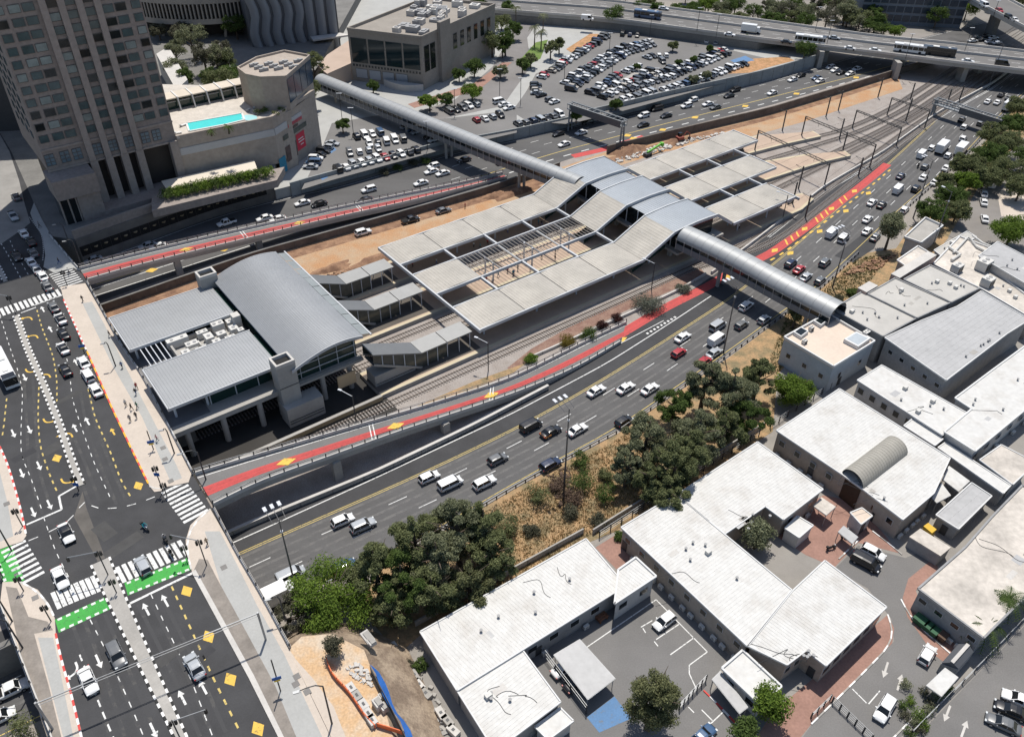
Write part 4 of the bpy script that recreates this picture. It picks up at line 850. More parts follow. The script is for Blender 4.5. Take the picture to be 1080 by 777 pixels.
# sign gantries over the highways
def gantry(a, b, h, label, sign=True, wd=2.4, sf=.6):
    a, b = G(*a), G(*b); t = thing('sign_gantry', label, 'gantry', a); d = (b - a).normalized(); n = Vector((-d.y, d.x, 0)); up = Vector((0, 0, 1))
    gm = mat('gantry_grey', (0.22, 0.235, 0.245), 0.6, 0.1)
    for p in (a, b):
        for s in (-1, 1): MB().beam(p + n * s * 1.0 - up * .1, p + n * s * 0.45 + up * h, 0.5, 0.5).build('leg', gm, t)
        for k in (0.3, 0.6): MB().beam(p - n * .8 + up * h * k, p + n * .8 + up * h * k, 0.14, 0.14).build('leg_brace', gm, t)
    L = (b - a).length; a2, b2 = a - d * 0.6, b + d * 0.6
    for s in (-1, 1):
        for dz in (0, 1.6): MB().beam(a2 + n * s * wd / 2 + up * (h - dz), b2 + n * s * wd / 2 + up * (h - dz), 0.34, 0.34).build('chord', gm, t)
    nb = int(L / 1.8)
    for i in range(nb + 1):
        p = a2 + (b2 - a2) * (i / nb)
        MB().beam(p - n * wd / 2 + up * h, p + n * wd / 2 + up * h, 0.14, 0.14).build('cross_bar', gm, t)
        for s in (-1, 1): MB().beam(p + n * s * wd / 2 + up * h, p + n * s * wd / 2 + up * (h - 1.6), 0.12, 0.12).build('upright', gm, t)
    if sign: c = (a2 + b2) / 2 + d * L * (1 - sf) / 2 - n * (wd / 2 + 0.3) * (1 if n.y > 0 else -1); MB().beam(c - d * L * sf / 2 + up * (h - 0.9), c + d * L * sf / 2 + up * (h - 0.9), 0.14, 2.2).build('sign_panel', mat('sign_back', (0.10, 0.105, 0.11), .6, .1), t); MB().beam(a2 + up * (h - 1.65), b2 + up * (h - 1.65), wd, .1).build('walkway', gm, t)
    MB().beam(a2 + up * (h + .9), b2 + up * (h + .9), 0.06, 0.06).build('handrail', gm, t)
gantry((601, 137), (655, 156), 9.0, 'big grey sign gantry across the far highway', True, sf=.95)
gantry((983, 121), (1050, 143), 5.6, 'dark sign gantry across the near highway on the right', True)
# tall highway light masts with three lamps
def mast(x, y, h, label, z=0.0, n=3, arm=2.2, ddx=(-0.55, 0.83)):
    p = G(x, y, z); t = thing('light_mast', label, 'street lamp', p, group='tall highway lamps'); pm = mat('mast_steel', (0.13, 0.13, 0.135), 0.5, 0.1, metal=0.4)
    MB().tube([(0, 0, -0.1), (0, 0, h)], [0.2, 0.09], 8).build('mast_pole', pm, t, local=True)
    dv = Vector((ddx[0], ddx[1], 0)); sv = Vector((dv.y, -dv.x, 0))
    for k in range(n):
        o = sv * ((k - (n - 1) / 2) * 1.1); MB().tube([Vector((0, 0, h - .6)), o * 0.9 + Vector((0, 0, h - .2)), o + dv * arm + Vector((0, 0, h + .3))], 0.05, 5).build('arm', pm, t, local=True)
        MB().box(o + dv * (arm + 0.45) + Vector((0, 0, h + .3)), (0.95, 0.5, 0.16), math.atan2(dv.y, dv.x)).build('lamp_head', steel_wt, t, local=True)
    MB().box((0, 0, h - 2.6), (0.35, 0.35, 0.3)).build('camera_box', steel_wt, t, local=True)
mast(314, 628, 18, 'three-headed light mast beside the bright green tree')
mast(594.8, 514.3, 19, 'three-headed light mast standing in the dry grass verge')
mast(763, 371, 17, 'three-headed light mast just below the short footbridge')
mast(878, 303, 15, 'light mast on the verge just right of the short footbridge')
mast(963, 230, 17, 'light mast behind the small rooftop beside the highway', n=2)
mast(1043, 90, 15, 'light mast at the overpass edge by the far tracks', n=2)
mast(984, 257, 15, 'light mast standing between the flat grey works roofs', n=1)
for i, (x, y) in enumerate(((687, 305.4), (515, 391), (376, 448), (825, 232))):
    p = G(x, y); t = thing('platform_lamp', ('slim lamp beside the big grey shrub by the track', 'slim lamp at the left end of the near canopy', 'slim lamp between the stair tower and the red ramp', 'slim lamp at the right end of the near canopy')[i], 'street lamp', p, group='slim lamps beside the near track')
    MB().tube([(0, 0, -0.1), (0, 0, 7.5)], 0.12, 6).build('lamp_pole', steel_dk, t, local=True); MB().beam((0, 0, 7.3), (-2.2, 1.0, 7.9), 0.1, 0.1).build('arm', steel_wt, t, local=True); MB().box((-2.5, 1.15, 7.95), (0.8, 0.4, 0.14), R(155)).build('lamp_head', steel_wt, t, local=True)
# lamps in car parks and on the overpass
for i, (x, y, z) in enumerate(((361, 127, 3), (373, 143, 3), (451, 158, 3), (480, 122, 3), (549, 110, 3), (595, 85, 3), (645, 85, 3), (690, 99, 3), (642, 60, 3), (527, 100, 3), (755, 40, 7.5), (735, 33, 7.5), (872, 47, 7.5), (955, 62, 7.5), (1017, 55, 7.5), (860, 32, 7.5), (970, 8, 0), (1045, 25, 7.5), (685, 40, 3))):
    p = G(x, y, z); t = thing('lamp_post', f'{ordn(i)} thin far lamp post of the car parks and overpass', 'street lamp', p, group='thin far lamp posts'); MB().tube([(0, 0, -0.1), (0, 0, 9)], 0.1, 5).build('lamp_pole', steel_dk, t, local=True); MB().beam((-0.9, 0, 9), (0.9, 0, 9), 0.3, 0.14).build('lamp_head', steel_wt, t, local=True)
# signals and sign posts on the street
sig_k = mat('signal_black', (0.02, 0.02, 0.02), 0.5, 0)
def signal(x, y, h, label, arm=0.0, ang=0.0, sign=False):
    p = G(x, y, ZS + 0.1); t = thing('traffic_signal', label, 'traffic light', p, group='traffic signals of the street')
    MB().tube([(0, 0, -0.12), (0, 0, h)], 0.09, 6).build('signal_pole', steel_dk, t, local=True)
    c = Vector((0, 0, h - 0.7)); a = Vector((math.cos(ang), math.sin(ang), 0))
    if arm: MB().tube([(0, 0, h - .2), a * arm + Vector((0, 0, h + 0.1))], 0.07, 5).build('arm', steel, t, local=True); c2 = a * arm + Vector((0, 0, h - 0.3)); hb = MB().box(c2, (0.3, 0.3, 0.85)).build('signal_head', sig_k, t, local=True)
    for s in (0.3, -0.3):
        hb = MB().box(c + Vector((s, s * .4, 0)), (0.28, 0.28, 0.85)).build('signal_head', sig_k, t, local=True)
        for q, cc in ((0.3, (0.5, 0.02, 0.02)), (0, (0.5, 0.3, 0.02)), (-0.3, (0.02, 0.35, 0.1))): MB().cyl((c.x + s, c.y + s * .4 - 0.2, c.z + q - .05), 0.1, 0.1, 6).build('lens', mat('lens%.2f' % q, cc, 0.3, 0), hb)
    if sign: MB().box((0, -0.1, h - 1.9), (0.9, 0.06, 0.7)).build('sign_plate', mat('sign_blue', (0.02, 0.10, 0.35), 0.5, 0), t, local=True)
signal(172, 518, 6.0, 'signal pole with a blue sign on the corner of the pavement by the station', sign=True); signal(176, 523, 3.2, 'short signal pole beside the zebra crossing at the ramp'); signal(83, 517, 3.4, 'signal pole at the lower tip of the upper median island', 0, 0, True)
signal(114, 606, 5.6, 'signal pole with long arm on the lower median island', 4.0, R(200)); signal(123, 625, 3.2, 'short signal pole on the lower median by the green crossing'); signal(24, 555, 4.2, 'signal pole on the left pavement above the side crossing'); signal(54, 655, 3.8, 'signal pole on the rounded left corner below the crossing')
signal(218, 596, 6.0, 'long-armed signal pole on the lower right pavement corner', 4.4, R(170)); signal(198, 589, 3.2, 'short signal pole at the right end of the green crossing'); signal(25, 623, 3.4, 'short signal pole at the lower end of the left crossing'); signal(17, 332, 5.0, 'signal pole at the head of the upper median island', 3.0, R(170)); signal(71, 301, 4.0, 'signal pole at the upper right crossing corner')
signal(3, 608, 3.2, 'short signal pole at the left edge by the green strip'); signal(190, 778, 4.4, 'long-armed signal pole on the median at the bottom edge', 4.0, R(20))
for x, y, h, lb in ((296, 728.5, 7.4, 'blue direction sign on a pole along the lower right pavement'), (162, 474, 4.5, 'small sign post on the pavement below the group of walkers'), (89, 372, 4, 'small blue sign post on the red and white kerb')):
    p = G(x, y, ZS + .1); t = thing('sign_post', lb, 'sign', p); MB().tube([(0, 0, -.1), (0, 0, h)], 0.09, 6).build('pole', steel_dk, t, local=True); MB().box((0.05, -0.15, h * .45), (1.2, 0.07, 0.6), R(20)).build('sign_plate', mat('sign_blue', (0.02, 0.10, 0.35), 0.5, 0), t, local=True); MB().box((0.05, -0.15, h * .45 - .5), (0.8, 0.07, 0.35), R(20)).build('sign_plate', mat('sign_yellow', (0.7, 0.5, 0.05), 0.5, 0), t, local=True)
for i, (x, y, a, h, lb) in enumerate(((350, 762.4, 2.8, 9.5, 'curved single-arm lamp on the beige plaza'), (184, 478, 0.5, 6, 'single-arm lamp on the pavement across from the station wing'), (122, 386, 0.5, 6, 'single-arm lamp on the pavement at the station entrance'), (12, 580, 1.5, 6, 'single-arm lamp at the left edge above the green strip'), (13, 655, 1.6, 7, 'upper single-arm lamp on the left bottom parapet'), (24, 683, 1.6, 7, 'lower single-arm lamp on the left bottom parapet'), (75, 262, 1.4, 7, 'lamp on the bridge parapet beside the hotel'), (86, 280, 1.4, 7, 'lamp at the start of the entry ramp'), (217, 505, 2.4, 7, 'lamp with two box heads at the start of the exit ramp'), (300, 650, 1.2, 5, 'lamp at the lower end of the highway parapet'))):
    p = G(x, y, ZS + .1); t = thing('street_lamp', lb, 'street lamp', p); ang = R(200)
    MB().tube([(0, 0, -.12), (0, 0, h - 0.7), (math.cos(ang) * a * .3, math.sin(ang) * a * .3, h - .05), (math.cos(ang) * a * .65, math.sin(ang) * a * .65, h), (math.cos(ang) * a, math.sin(ang) * a, h - .2)], [0.13, 0.1, 0.08, 0.07, 0.06], 7).build('lamp_pole', steel_dk, t, local=True)
    MB().box((math.cos(ang) * (a + .3), math.sin(ang) * (a + .3), h - .25), (0.9, 0.35, 0.14), ang).build('lamp_head', steel, t, local=True)
# cable gantry pole lying across the street view (span wires)
A_, B_ = G(38, 742, 13.2), G(272, 647, 13.2); A_.z = B_.z = ZS + .1
sp = thing('span_wire_posts', 'steel span arm reaching across the street near the bottom', 'gantry', A_)
for p in (A_, B_): MB().tube([p - Vector((0, 0, .1)), p + Vector((0, 0, 6.4))], 0.16, 8).build('post', steel, sp)
for dz in (6.2, 5.7): MB().tube([A_ + Vector((0, 0, dz)), B_ + Vector((0, 0, dz))], 0.05, 5).build('span_wire', steel, sp)
for p, q in ((A_, B_), (B_, A_)): d = (q - p).normalized(); MB().beam(p + Vector((0, 0, 6.2)), p + d * 7 + Vector((0, 0, 6.2)), 0.13, 0.14).build('arm', steel, sp)
# ================================================================== WORKS BUILDINGS (lower right)
yard = S('works_yard', MB().poly(pts([(445, 670), (655, 560), (818, 458), (905, 330), (960, 300), (1040, 250), (1130, 190), (1160, 900), (380, 900)], -0.006)), mat('yard_concrete', (0.25, 0.235, 0.215), 0.9, 0.2, 0.12))
S('parking_yard', MB().poly(pts([(553, 690), (640, 634), (692, 612), (720, 640), (768, 690), (752, 720), (735, 790), (590, 800)], 0.0)), asph_old)
S('works_road', MB().poly(pts([(880, 600), (905, 575), (955, 588), (1000, 570), (975, 610), (955, 640), (970, 660), (1010, 690), (1000, 712), (940, 790), (830, 800), (855, 765), (900, 720), (943, 676), (940, 652), (915, 620)], 0.002)), asph_old)
S('works_road', MB().poly(pts([(945, 800), (1000, 742), (1085, 655), (1110, 700), (1060, 800)], 0.003)), asph_old)
S('works_road', MB().poly(pts([(725, 800), (745, 735), (775, 702), (800, 740), (812, 760), (790, 800)], 0.004)), asph_old)
S('brick_paving', MB().poly(pts([(810, 560), (868, 522), (900, 528), (930, 560), (948, 583), (905, 572), (880, 598), (850, 585)], 0.004)), pave_red)
S('brick_paving', MB().poly(pts([(936, 648), (943, 662), (941, 678), (900, 720), (855, 764), (830, 795), (790, 790), (815, 750), (870, 705)], 0.006)), pave_red)
S('brick_paving', MB().poly(pts([(952, 630), (958, 610), (985, 588), (990, 600), (966, 622), (972, 645), (1015, 680), (1005, 705), (985, 690), (957, 650)], 0.007)), pave_red)
S('brick_paving', MB().poly(pts([(628, 577), (655, 560), (668, 575), (672, 590), (650, 600)], 0.006)), pave_red)
S('yard_path', MB().poly(pts([(690, 612), (700, 607), (795, 690), (780, 700)], 0.006)), mat('path_tan', (0.30, 0.25, 0.20), 0.9, 0.15))
py = thing('yard_markings', 'white and blue painted bay lines in the works yard', 'marking', G(700, 700), kind='structure')
for l in ([(619, 682), (692, 632), (746, 687), (727, 701), (727, 710), (734, 725)], [(716, 658), (692, 674)], [(676, 661), (688, 654)], [(732, 672), (707, 690)], [(678, 662), (681, 667)], [(690, 676), (694, 681)], [(763, 750), (746, 766)], [(740, 748), (752, 760)], [(726, 745), (732, 751)], [(899, 726), (914, 741)], [(916, 742), (928, 728)]):
    mm = MB(); P = pts(l, 0.012)
    for i in range(len(P) - 1): band(mm, P[i:i + 2], 0.16)
    mm.build('bay_line', pt_white, py)
MB().poly(pts([(619, 756), (648, 734), (666, 757), (632, 772)], 0.010)).build('blue_bay', pt_blue, py)
for x, y, dx, dy in ((934, 706, -1, -1.6), (949, 719, 1, 1.6), (999, 752, -1, -1.3), (1017, 768, 1, 1.3)): arrow(G(x, y), Vector((dx, dy, 0)), 3.0, conc_lt, py, z=0.012)
for l in ([(950, 632), (957, 650), (1003, 690)], [(936, 648), (943, 662), (941, 678), (900, 720), (855, 764)], [(1007, 712), (960, 760), (925, 795)], [(920, 560), (944, 577), (955, 588)], [(742, 728), (760, 745), (790, 778)], [(905, 570), (884, 590)]):
    kerb(l, kerb_white, conc, py, 0.22, 1.5, 0.0) if l[0][0] != 742 else kerb(l, kerb_red, kerb_white, py, 0.22, 1.2, 0.0)
# ---- generic low building
sheet_w = blend('roof_white', (0.545, 0.54, 0.52), (0.40, 0.375, 0.34), 0.22, 0.48, 0.82, 0.6, 0.08, 1.2); sheet_g = mat('roof_grey', (0.37, 0.37, 0.37), 0.6, 0.12, 0.15, 0.05, 1.2, metal=0.1); sheet_c = mat('roof_warm_grey', (0.42, 0.405, 0.375), 0.6, 0.12, 0.2, 0.04, 2.0)
roof_dirty = mat('roof_dirty_white', (0.50, 0.46, 0.41), 0.7, 0.3, 0.15, 0.10, 1.2); roof_pink = mat('roof_beige', (0.58, 0.485, 0.40), 0.75, 0.08, 0.2, 0.06, 2.0)
wall_w = mat('wall_white', (0.50, 0.49, 0.47), 0.85, 0.12, 0.5, 0.06, 2.0); wall_b = mat('wall_beige', (0.36, 0.31, 0.26), 0.85, 0.12, 0.5, 0.06, 2.0); wall_g = mat('wall_grey', (0.28, 0.28, 0.28), 0.85, 0.15, 0.5, 0.06, 2.0); wall_bl = mat('wall_bluish', (0.38, 0.42, 0.45), 0.85, 0.10, 0.4, 0.06, 2.0)
trim_w = mat('trim_white', (0.60, 0.60, 0.59), 0.7, 0.05); win_f = mat('window_frame', (0.5, 0.5, 0.5), 0.6, 0.05)
ac_me = MB().box((0, 0, 0.4), (0.95, 0.45, 0.75)).mesh('ac_unit', hv_l)
fan_me = MB().tube([(0, -0.24, 0.4), (0, -0.2, 0.4)], 0.28, 10).mesh('fan', hv_d)
def seam_lines(mb, poly, ang, step, z, h=0.035, w=0.05):
    d = Vector((math.cos(ang), math.sin(ang))); n = Vector((-d.y, d.x)); pr = [p.xy.dot(n) for p in poly]; s = min(pr) + step * 0.5
    while s < max(pr):
        xs = []
        for i in range(len(poly)):
            a, b = poly[i].xy, poly[(i + 1) % len(poly)].xy; fa, fb = a.dot(n) - s, b.dot(n) - s
            if fa * fb < 0: q = a + (b - a) * (fa / (fa - fb)); xs.append(q.dot(d))
        xs.sort()
        for k in range(0, len(xs) - 1, 2):
            if xs[k + 1] - xs[k] > 0.6: a = d * (xs[k] + .15) + n * s; b = d * (xs[k + 1] - .15) + n * s; mb.beam((a.x, a.y, z + h / 2 - .01), (b.x, b.y, z + h / 2 - .01), w, h)
        s += step
def window(parent, a, b, k, z, w, h, out, m=None):
    d = (b - a).normalized(); c = a + (b - a) * k + out * 0.03
    f = MB().beam(c - d * (w / 2 + .08) + Vector((0, 0, z)), c + d * (w / 2 + .08) + Vector((0, 0, z)), 0.1, h + .16).build('window', win_f, parent)
    MB().beam(c - d * w / 2 + out * .04 + Vector((0, 0, z)), c + d * w / 2 + out * .04 + Vector((0, 0, z)), 0.06, h).build('pane', m or glass_dk, f)
    return f
def bld(label, poly, H, wall_m, roof_m_, ribs=None, over=0.25, par=0.0, wins=(), acs=(), doors=(), base=-0.1, cat='building', nm='works_building', step=0.55, ribstep=None, trim=True):
    P = pts(poly, H); c = sum(P, Vector()) / len(P); t = thing(nm, label, cat, (c.x, c.y, base + 0.1))
    A = sum(P[i].x * P[(i + 1) % len(P)].y - P[(i + 1) % len(P)].x * P[i].y for i in range(len(P)))
    if A < 0: P = list(reversed(P))
    n = len(P); inn = []
    for i in range(n):
        a, b, e = P[i - 1], P[i], P[(i + 1) % n]; d1 = (b - a).normalized(); d2 = (e - b).normalized(); n1 = Vector((-d1.y, d1.x, 0)); n2 = Vector((-d2.y, d2.x, 0)); m_ = (n1 + n2); m_ = m_ / max(0.3, m_.dot(n1)); inn.append(b + m_ * over)
    MB().prism([xy(p) for p in inn], base, H - 0.25, False).build('wall', wall_m, t)
    MB().prism([xy(p) for p in P], H - 0.25, H).build('roof', roof_m_, t)
    if ribs is not None: mm = MB(); seam_lines(mm, P, R(ribs), step, H); mm.build('roof_ribs', roof_m_, t, kind='stuff')
    if par:
        for i in range(n): MB().beam(P[i] + Vector((0, 0, par / 2)), P[(i + 1) % n] + Vector((0, 0, par / 2)), 0.3, par).build('parapet', trim_w if trim else wall_m, t)
    elif trim:
        for i in range(n): MB().beam(P[i] + Vector((0, 0, -0.02)), P[(i + 1) % n] + Vector((0, 0, -.02)), 0.2, 0.3).build('eaves_trim', trim_w, t)
    rq = random.Random(int(poly[0][0] * 3 + poly[0][1])); cx = [p.x for p in P]; cyy = [p.y for p in P]
    if (max(cx) - min(cx)) * (max(cyy) - min(cyy)) > 160 and roof_m_ in (sheet_w, roof_dirty, sheet_g, sheet_c):
        for i in range(8):
            a_, b_ = rq.random(), rq.random(); e = P[0] + (P[1] - P[0]) * (.12 + .76 * a_) + (P[2] - P[1]) * (.1 + .75 * b_); rr = rq.random()
            q = c + (e - c) * .8
            if rr < .45: MB().tube([q - Vector((0, 0, .05)), q + Vector((0, 0, .45))], .16, 7).tube([q + Vector((0, 0, .42)), q + Vector((0, 0, .5))], .26, 7).build('vent_cap', hv_d, t)
            elif rr < .55: MB().box(q + Vector((0, 0, .35)), (.95, .7, .7), R(38)).build('roof_unit', hv_l, t)
            elif rr < .8: MB().box(q + Vector((0, 0, .004)), (rq.uniform(.8, 2.6), rq.uniform(.6, 1.6), .012), R(ribs if ribs is not None else 38)).build('roof_patch', rq.choice((conc, conc_lt, sheet_g)), t)
            else:
                w1 = [q + Vector((rq.uniform(-1, 1) * k * .9 - .9 * k, rq.uniform(-1, 1) * k * .8 + .5 * k, .05)) for k in range(5)]; MB().tube(smooth(w1, .6, 3), .035, 4).build('roof_cable', steel_dk, t)
    def edge(p0, p1):
        a, b = G(*p0, H), G(*p1, H); a.z = b.z = base + 0.1; d = (b - a).normalized(); o = Vector((d.y, -d.x, 0)); o = o if (a + b - c * 2).dot(o) > 0 else -o
        return a - o * over, b - o * over, o
    for p0, p1, nn, w_, h_, zc in wins:
        a, b, o = edge(p0, p1)
        for i in range(nn): window(t, a, b, (i + .5) / nn, zc, w_, h_, o)
    for p0, p1, nn in acs:
        a, b, o = edge(p0, p1); d = b - a
        for i in range(nn):
            q = a + d * ((i + .35 + .3 * ((i * 7) % 3) / 3) / nn) + o * 0.5; u = link('ac_unit', ac_me, t); u.parent = t; u.matrix_parent_inverse = WM(t).inverted(); u.location = q; u.rotation_euler = (0, 0, math.atan2(o.y, o.x) + math.pi / 2)
            link('fan', fan_me, u, True)
    for p0, p1, k in doors:
        a, b, o = edge(p0, p1); d = (b - a).normalized(); q = a + (b - a) * k + o * 0.04; MB().beam(q - d * .55 + Vector((0, 0, 1.05)), q + d * .55 + Vector((0, 0, 1.05)), 0.1, 2.1).build('door', steel_dk, t)
    return t, P
RA = 41.0   # roof seam directions
bld('long white-roofed hall with annex at the bottom centre, its wide bar part', [(443, 666), (618, 568), (660, 617.6), (482, 728)], 4.3, wall_g, sheet_w, -46, wins=(((551, 685), (640, 630), 4, 1.6, 1.1, 2.4),), acs=(((560, 680), (640, 630), 2),), doors=(((551, 685), (640, 630), .2),))
bld('white flat annex roof jutting from the bottom-centre hall', [(652, 601), (670.5, 588), (692, 608), (648, 637)], 4.8, wall_w, sheet_w, -46, par=0.25, wins=(((692, 608), (648, 637), 2, 1.6, 1.2, 2.6),))
bld('white-roofed wing running to the bottom edge below the hall', [(482.5, 728.8), (551.5, 685.8), (591.4, 740), (522, 792)], 4.1, wall_g, sheet_w, 41, wins=(((551, 686), (591, 740), 3, 1.2, 1, 2.3),))
bld('low white shed roof tucked under the white wing at the bottom', [(564, 766), (591, 746), (605, 760), (578, 780)], 3.0, wall_w, sheet_w, None)
bld('long white hall with a row of cooling units facing the yard', [(655, 556), (713, 521), (835, 622), (788, 681)], 4.8, wall_b, sheet_w, 38, wins=(((655, 556), (788, 681), 8, 1.1, 1.0, 2.9),), acs=(((668, 568), (788, 681), 11),), doors=(((655, 556), (788, 681), .04),))
bld('white hall roof beside the shaded courtyard tree', [(714, 521.3), (799, 466), (868, 516), (826, 548), (807, 534), (764.6, 563)], 4.8, wall_b, sheet_w, 38, wins=(((826, 548), (868, 516), 2, 1.1, 1, 2.7),), acs=(((826, 548), (868, 516), 2),))
bld('square white roofed block at the lower right of the long hall', [(789, 681), (836, 622.6), (870, 591), (935, 640), (871, 702), (850, 686), (830, 701)], 4.8, wall_b, sheet_w, -46, wins=(((871, 702), (935, 640), 6, 1.7, 1.3, 2.4), ((830, 701), (850, 686), 2, 1.0, 1.0, 2.5)), doors=(((871, 702), (850, 686), .5),))
tc, Pc = bld('white-roofed hall pierced by a grey barrel vault', [(818.8, 454), (885.3, 410), (1002, 483), (985, 520), (952, 548), (910, 516), (886, 499)], 5.2, wall_b, sheet_w, 38, wins=(((818.8, 454), (885, 499.5), 4, 1.1, 1.1, 3.0), ((911, 516), (952, 548), 2, 1.1, 1.1, 2.8)), acs=(((822, 457), (880, 496), 5), ((955, 546), (985, 521), 5)), doors=(((818.8, 454), (885, 499.5), .62), ((911, 516), (952, 548), .35)))
va, vb, ve, vf = G(888, 498, 5.2), G(910, 515.5, 5.2), G(934, 463, 5.2), G(957, 479, 5.2)
def vault(s, t):
    a = va + (ve - va) * s; b = vb + (vf - vb) * s; c = (a + b) / 2; r = (b - a) / 2; an = math.pi * t; return c - r * math.cos(an) + Vector((0, 0, 2.0 * math.sin(an) - 0.02))
corr(vault, 20, 14, 0.05, 0.12).build('barrel_vault', mat('vault_grey', (0.30, 0.285, 0.25), 0.6, 0.1, 0.5), tc)
MB().add([vault(1.0, k / 12) for k in range(13)], [list(range(13))]).build('vault_end', wall_b, tc)
mm = MB(); d = (vb - va); MB().prism([xy(va + d * .06 + (va - ve) * .01), xy(vb - d * .06 + (va - ve) * .01), xy(vb - d * .06 + (ve - va) * .02), xy(va + d * .06 + (ve - va) * .02)], 0.0, 5.0).build('porch_opening', mat('brown_dark', (0.06, 0.035, 0.022), 0.9, 0.1), tc)
MB().beam(Pc[1] + (Pc[0] - Pc[1]) * .0, Pc[1], 0.3, 0.3)
bld('white box building with a beige roof terrace by the footbridge end', [(826.8, 356.8), (872, 331.7), (922, 361), (878.7, 387.7)], 6.6, wall_bl, roof_pink, None, 0.05, par=0.55, wins=(((826.8, 356.8), (878.7, 387.7), 3, 1.0, 1.0, 3.2), ((878.7, 387.7), (922, 361), 2, 0.9, 1.3, 3.0)), doors=(((878.7, 387.7), (922, 361), .3),))
tt = thing('roof_box', 'dark topped skylight box on the beige terrace, left one', 'skylight', G(843, 352, 6.6)); 
def topbox(label, poly, z, h, wm, tm, nm='roof_box', cat='skylight', t=None):
    t = t or thing(nm, label, cat, G(*poly[0], z)); MB().prism([xy(p) for p in pts(poly, z)], z, z + h).build('casing', wm, t); P = pts(poly, z); c = sum(P, Vector()) / len(P)
    MB().poly([Vector((c.x + (p.x - c.x) * .8, c.y + (p.y - c.y) * .8, z + h + .01)) for p in P]).build('top_pane', tm, t)
topbox('', [(836, 353), (844, 347.5), (852, 352), (844, 358)], 6.6, 0.8, trim_w, glass_dk, t=tt); topbox('dark topped skylight box on the beige terrace, right one', [(857, 341), (866, 336), (873, 340), (865, 346)], 6.6, 0.8, trim_w, glass_dk)
topbox('white sunken stair box at the right corner of the beige terrace', [(889, 361), (902, 353), (917, 360), (904, 369)], 6.6, 0.9, trim_w, wall_bl, cat='stair box')
bld('long warm grey curved hall roof nearest the beige terrace', [(878, 326), (909, 308), (966, 336), (931, 355)], 7.2, wall_g, sheet_c, None, par=0.2, trim=False)
bld('middle warm grey hall roof with pinkish parapet', [(915, 310), (944, 293.5), (1002, 319.5), (967, 335.5)], 7.4, wall_g, sheet_c, None, par=0.2, trim=False)
bld('right warm grey hall roof below the machine-covered roof', [(953, 295), (981, 280), (1033, 304), (1003, 319)], 7.6, wall_g, sheet_c, None, par=0.2, trim=False)
bld('broad plain grey roof, the largest in the works', [(933, 356), (972, 338), (1009, 323.5), (1035, 307), (1086, 337), (1062, 352), (998, 401)], 7.0, wall_g, sheet_g, 38, wins=(((936, 358), (998, 401), 5, 1.0, 0.8, 4.6),), step=1.2)
pk = mat('parapet_pink', (0.45, 0.33, 0.28), 0.85, 0.15)
for i, (a, b) in enumerate((((909, 307), (921, 300)), ((944, 292), (983, 268)))):
    A_1, B_1 = G(*a, 7.6), G(*b, 7.6); t = thing('roof_parapet', ('short pink parapet wall between the two curved grey roofs', 'long pink parapet strip beside the right grey roof')[i], 'wall', (A_1.x, A_1.y, 0)); MB().beam(A_1 - Vector((0, 0, 3.6)), B_1 - Vector((0, 0, 3.6)), 2.2, 7.6).build('wall_body', pk, t); MB().beam(A_1 + Vector((0, 0, .25)), B_1 + Vector((0, 0, .25)), 2.3, 0.12).build('coping', conc_lt, t)
bld('dirty white flat roof crowded with cooling machines', [(984, 279), (1012, 250), (1044, 262), (1034, 275), (1090, 318), (1090, 338), (1036, 306)], 5.6, wall_g, roof_dirty, None, par=0.35)
bld('plain light grey roof at the right edge above the machine roof', [(1032, 270), (1052, 255), (1110, 285), (1090, 304)], 7.6, wall_w, sheet_g, None, wins=(((1032, 270), (1090, 304), 6, 2.2, 2.0, 4.5),))
bld('small flat-roofed block with a raised parapet beside the highway trees', [(953.7, 251), (975.7, 230.5), (994, 239), (971, 257)], 4.6, wall_w, conc, None, par=0.5)
bld('low pale roof wedge between the small block and the grey halls', [(946, 275), (968, 260), (985, 270), (962, 286)], 5.2, wall_g, roof_dirty, None, par=0.3)
bld('narrow sloping grey canopy roof beside the machine roof', [(985, 264), (1020, 244), (1030, 250), (995, 272)], 4.4, wall_g, sheet_c, None)
bld('slim white roof with dark windows below it, right of the vaulted hall', [(904, 401), (930, 385), (1020.8, 436), (994, 459)], 4.8, wall_w, sheet_w, None, wins=(((904, 401), (994, 459), 7, 1.2, 1.3, 2.8),), acs=(((930, 420), (994, 459), 4),))
bld('large bright white roof at the right edge', [(995.7, 455.6), (1024.6, 431.5), (1007, 420), (1047, 390), (1085, 362), (1120, 400), (1028, 476)], 5.2, wall_w, sheet_w, None, wins=(((1028, 476), (1100, 418), 6, 1.2, 1.0, 2.8),), acs=(((1035, 470), (1100, 418), 4),), par=0.2)
bld('small white lean-to roof beside the vaulted hall', [(953, 449), (963, 441), (994.4, 463), (985.7, 470)], 4.2, wall_w, sheet_w, None)
bld('narrow white roof strip with black vent caps', [(989, 472), (997, 466.5), (1066, 511.7), (1058, 520.5)], 3.6, wall_g, sheet_w, None)
bld('white roof patch at the end of the narrow strip', [(1033, 485), (1056, 469), (1080, 481.6), (1085, 495), (1068, 511)], 3.8, wall_g, roof_dirty, None)
bld('translucent ribbed grey shed roof among the small sheds', [(987, 543), (1024.6, 509), (1046, 523), (1010.8, 558)], 3.2, wall_g, sheet_g, 38, step=1.4, doors=(((987, 543), (1010.8, 558), .5),))
bld('long grey site container with pale top', [(959, 565.7), (970.6, 557), (1003, 577), (992, 586)], 2.6, wall_g, roof_dirty, None, 0.06, cat='container', nm='site_container', trim=False)
bld('yellow storage box beside the site container', [(974, 554.5), (979, 551), (988, 558), (983, 562)], 1.5, mat('yellow_box', (0.6, 0.38, 0.04), 0.6, 0.05), MATS['yellow_box'], None, 0.03, cat='box', nm='storage_box', trim=False)
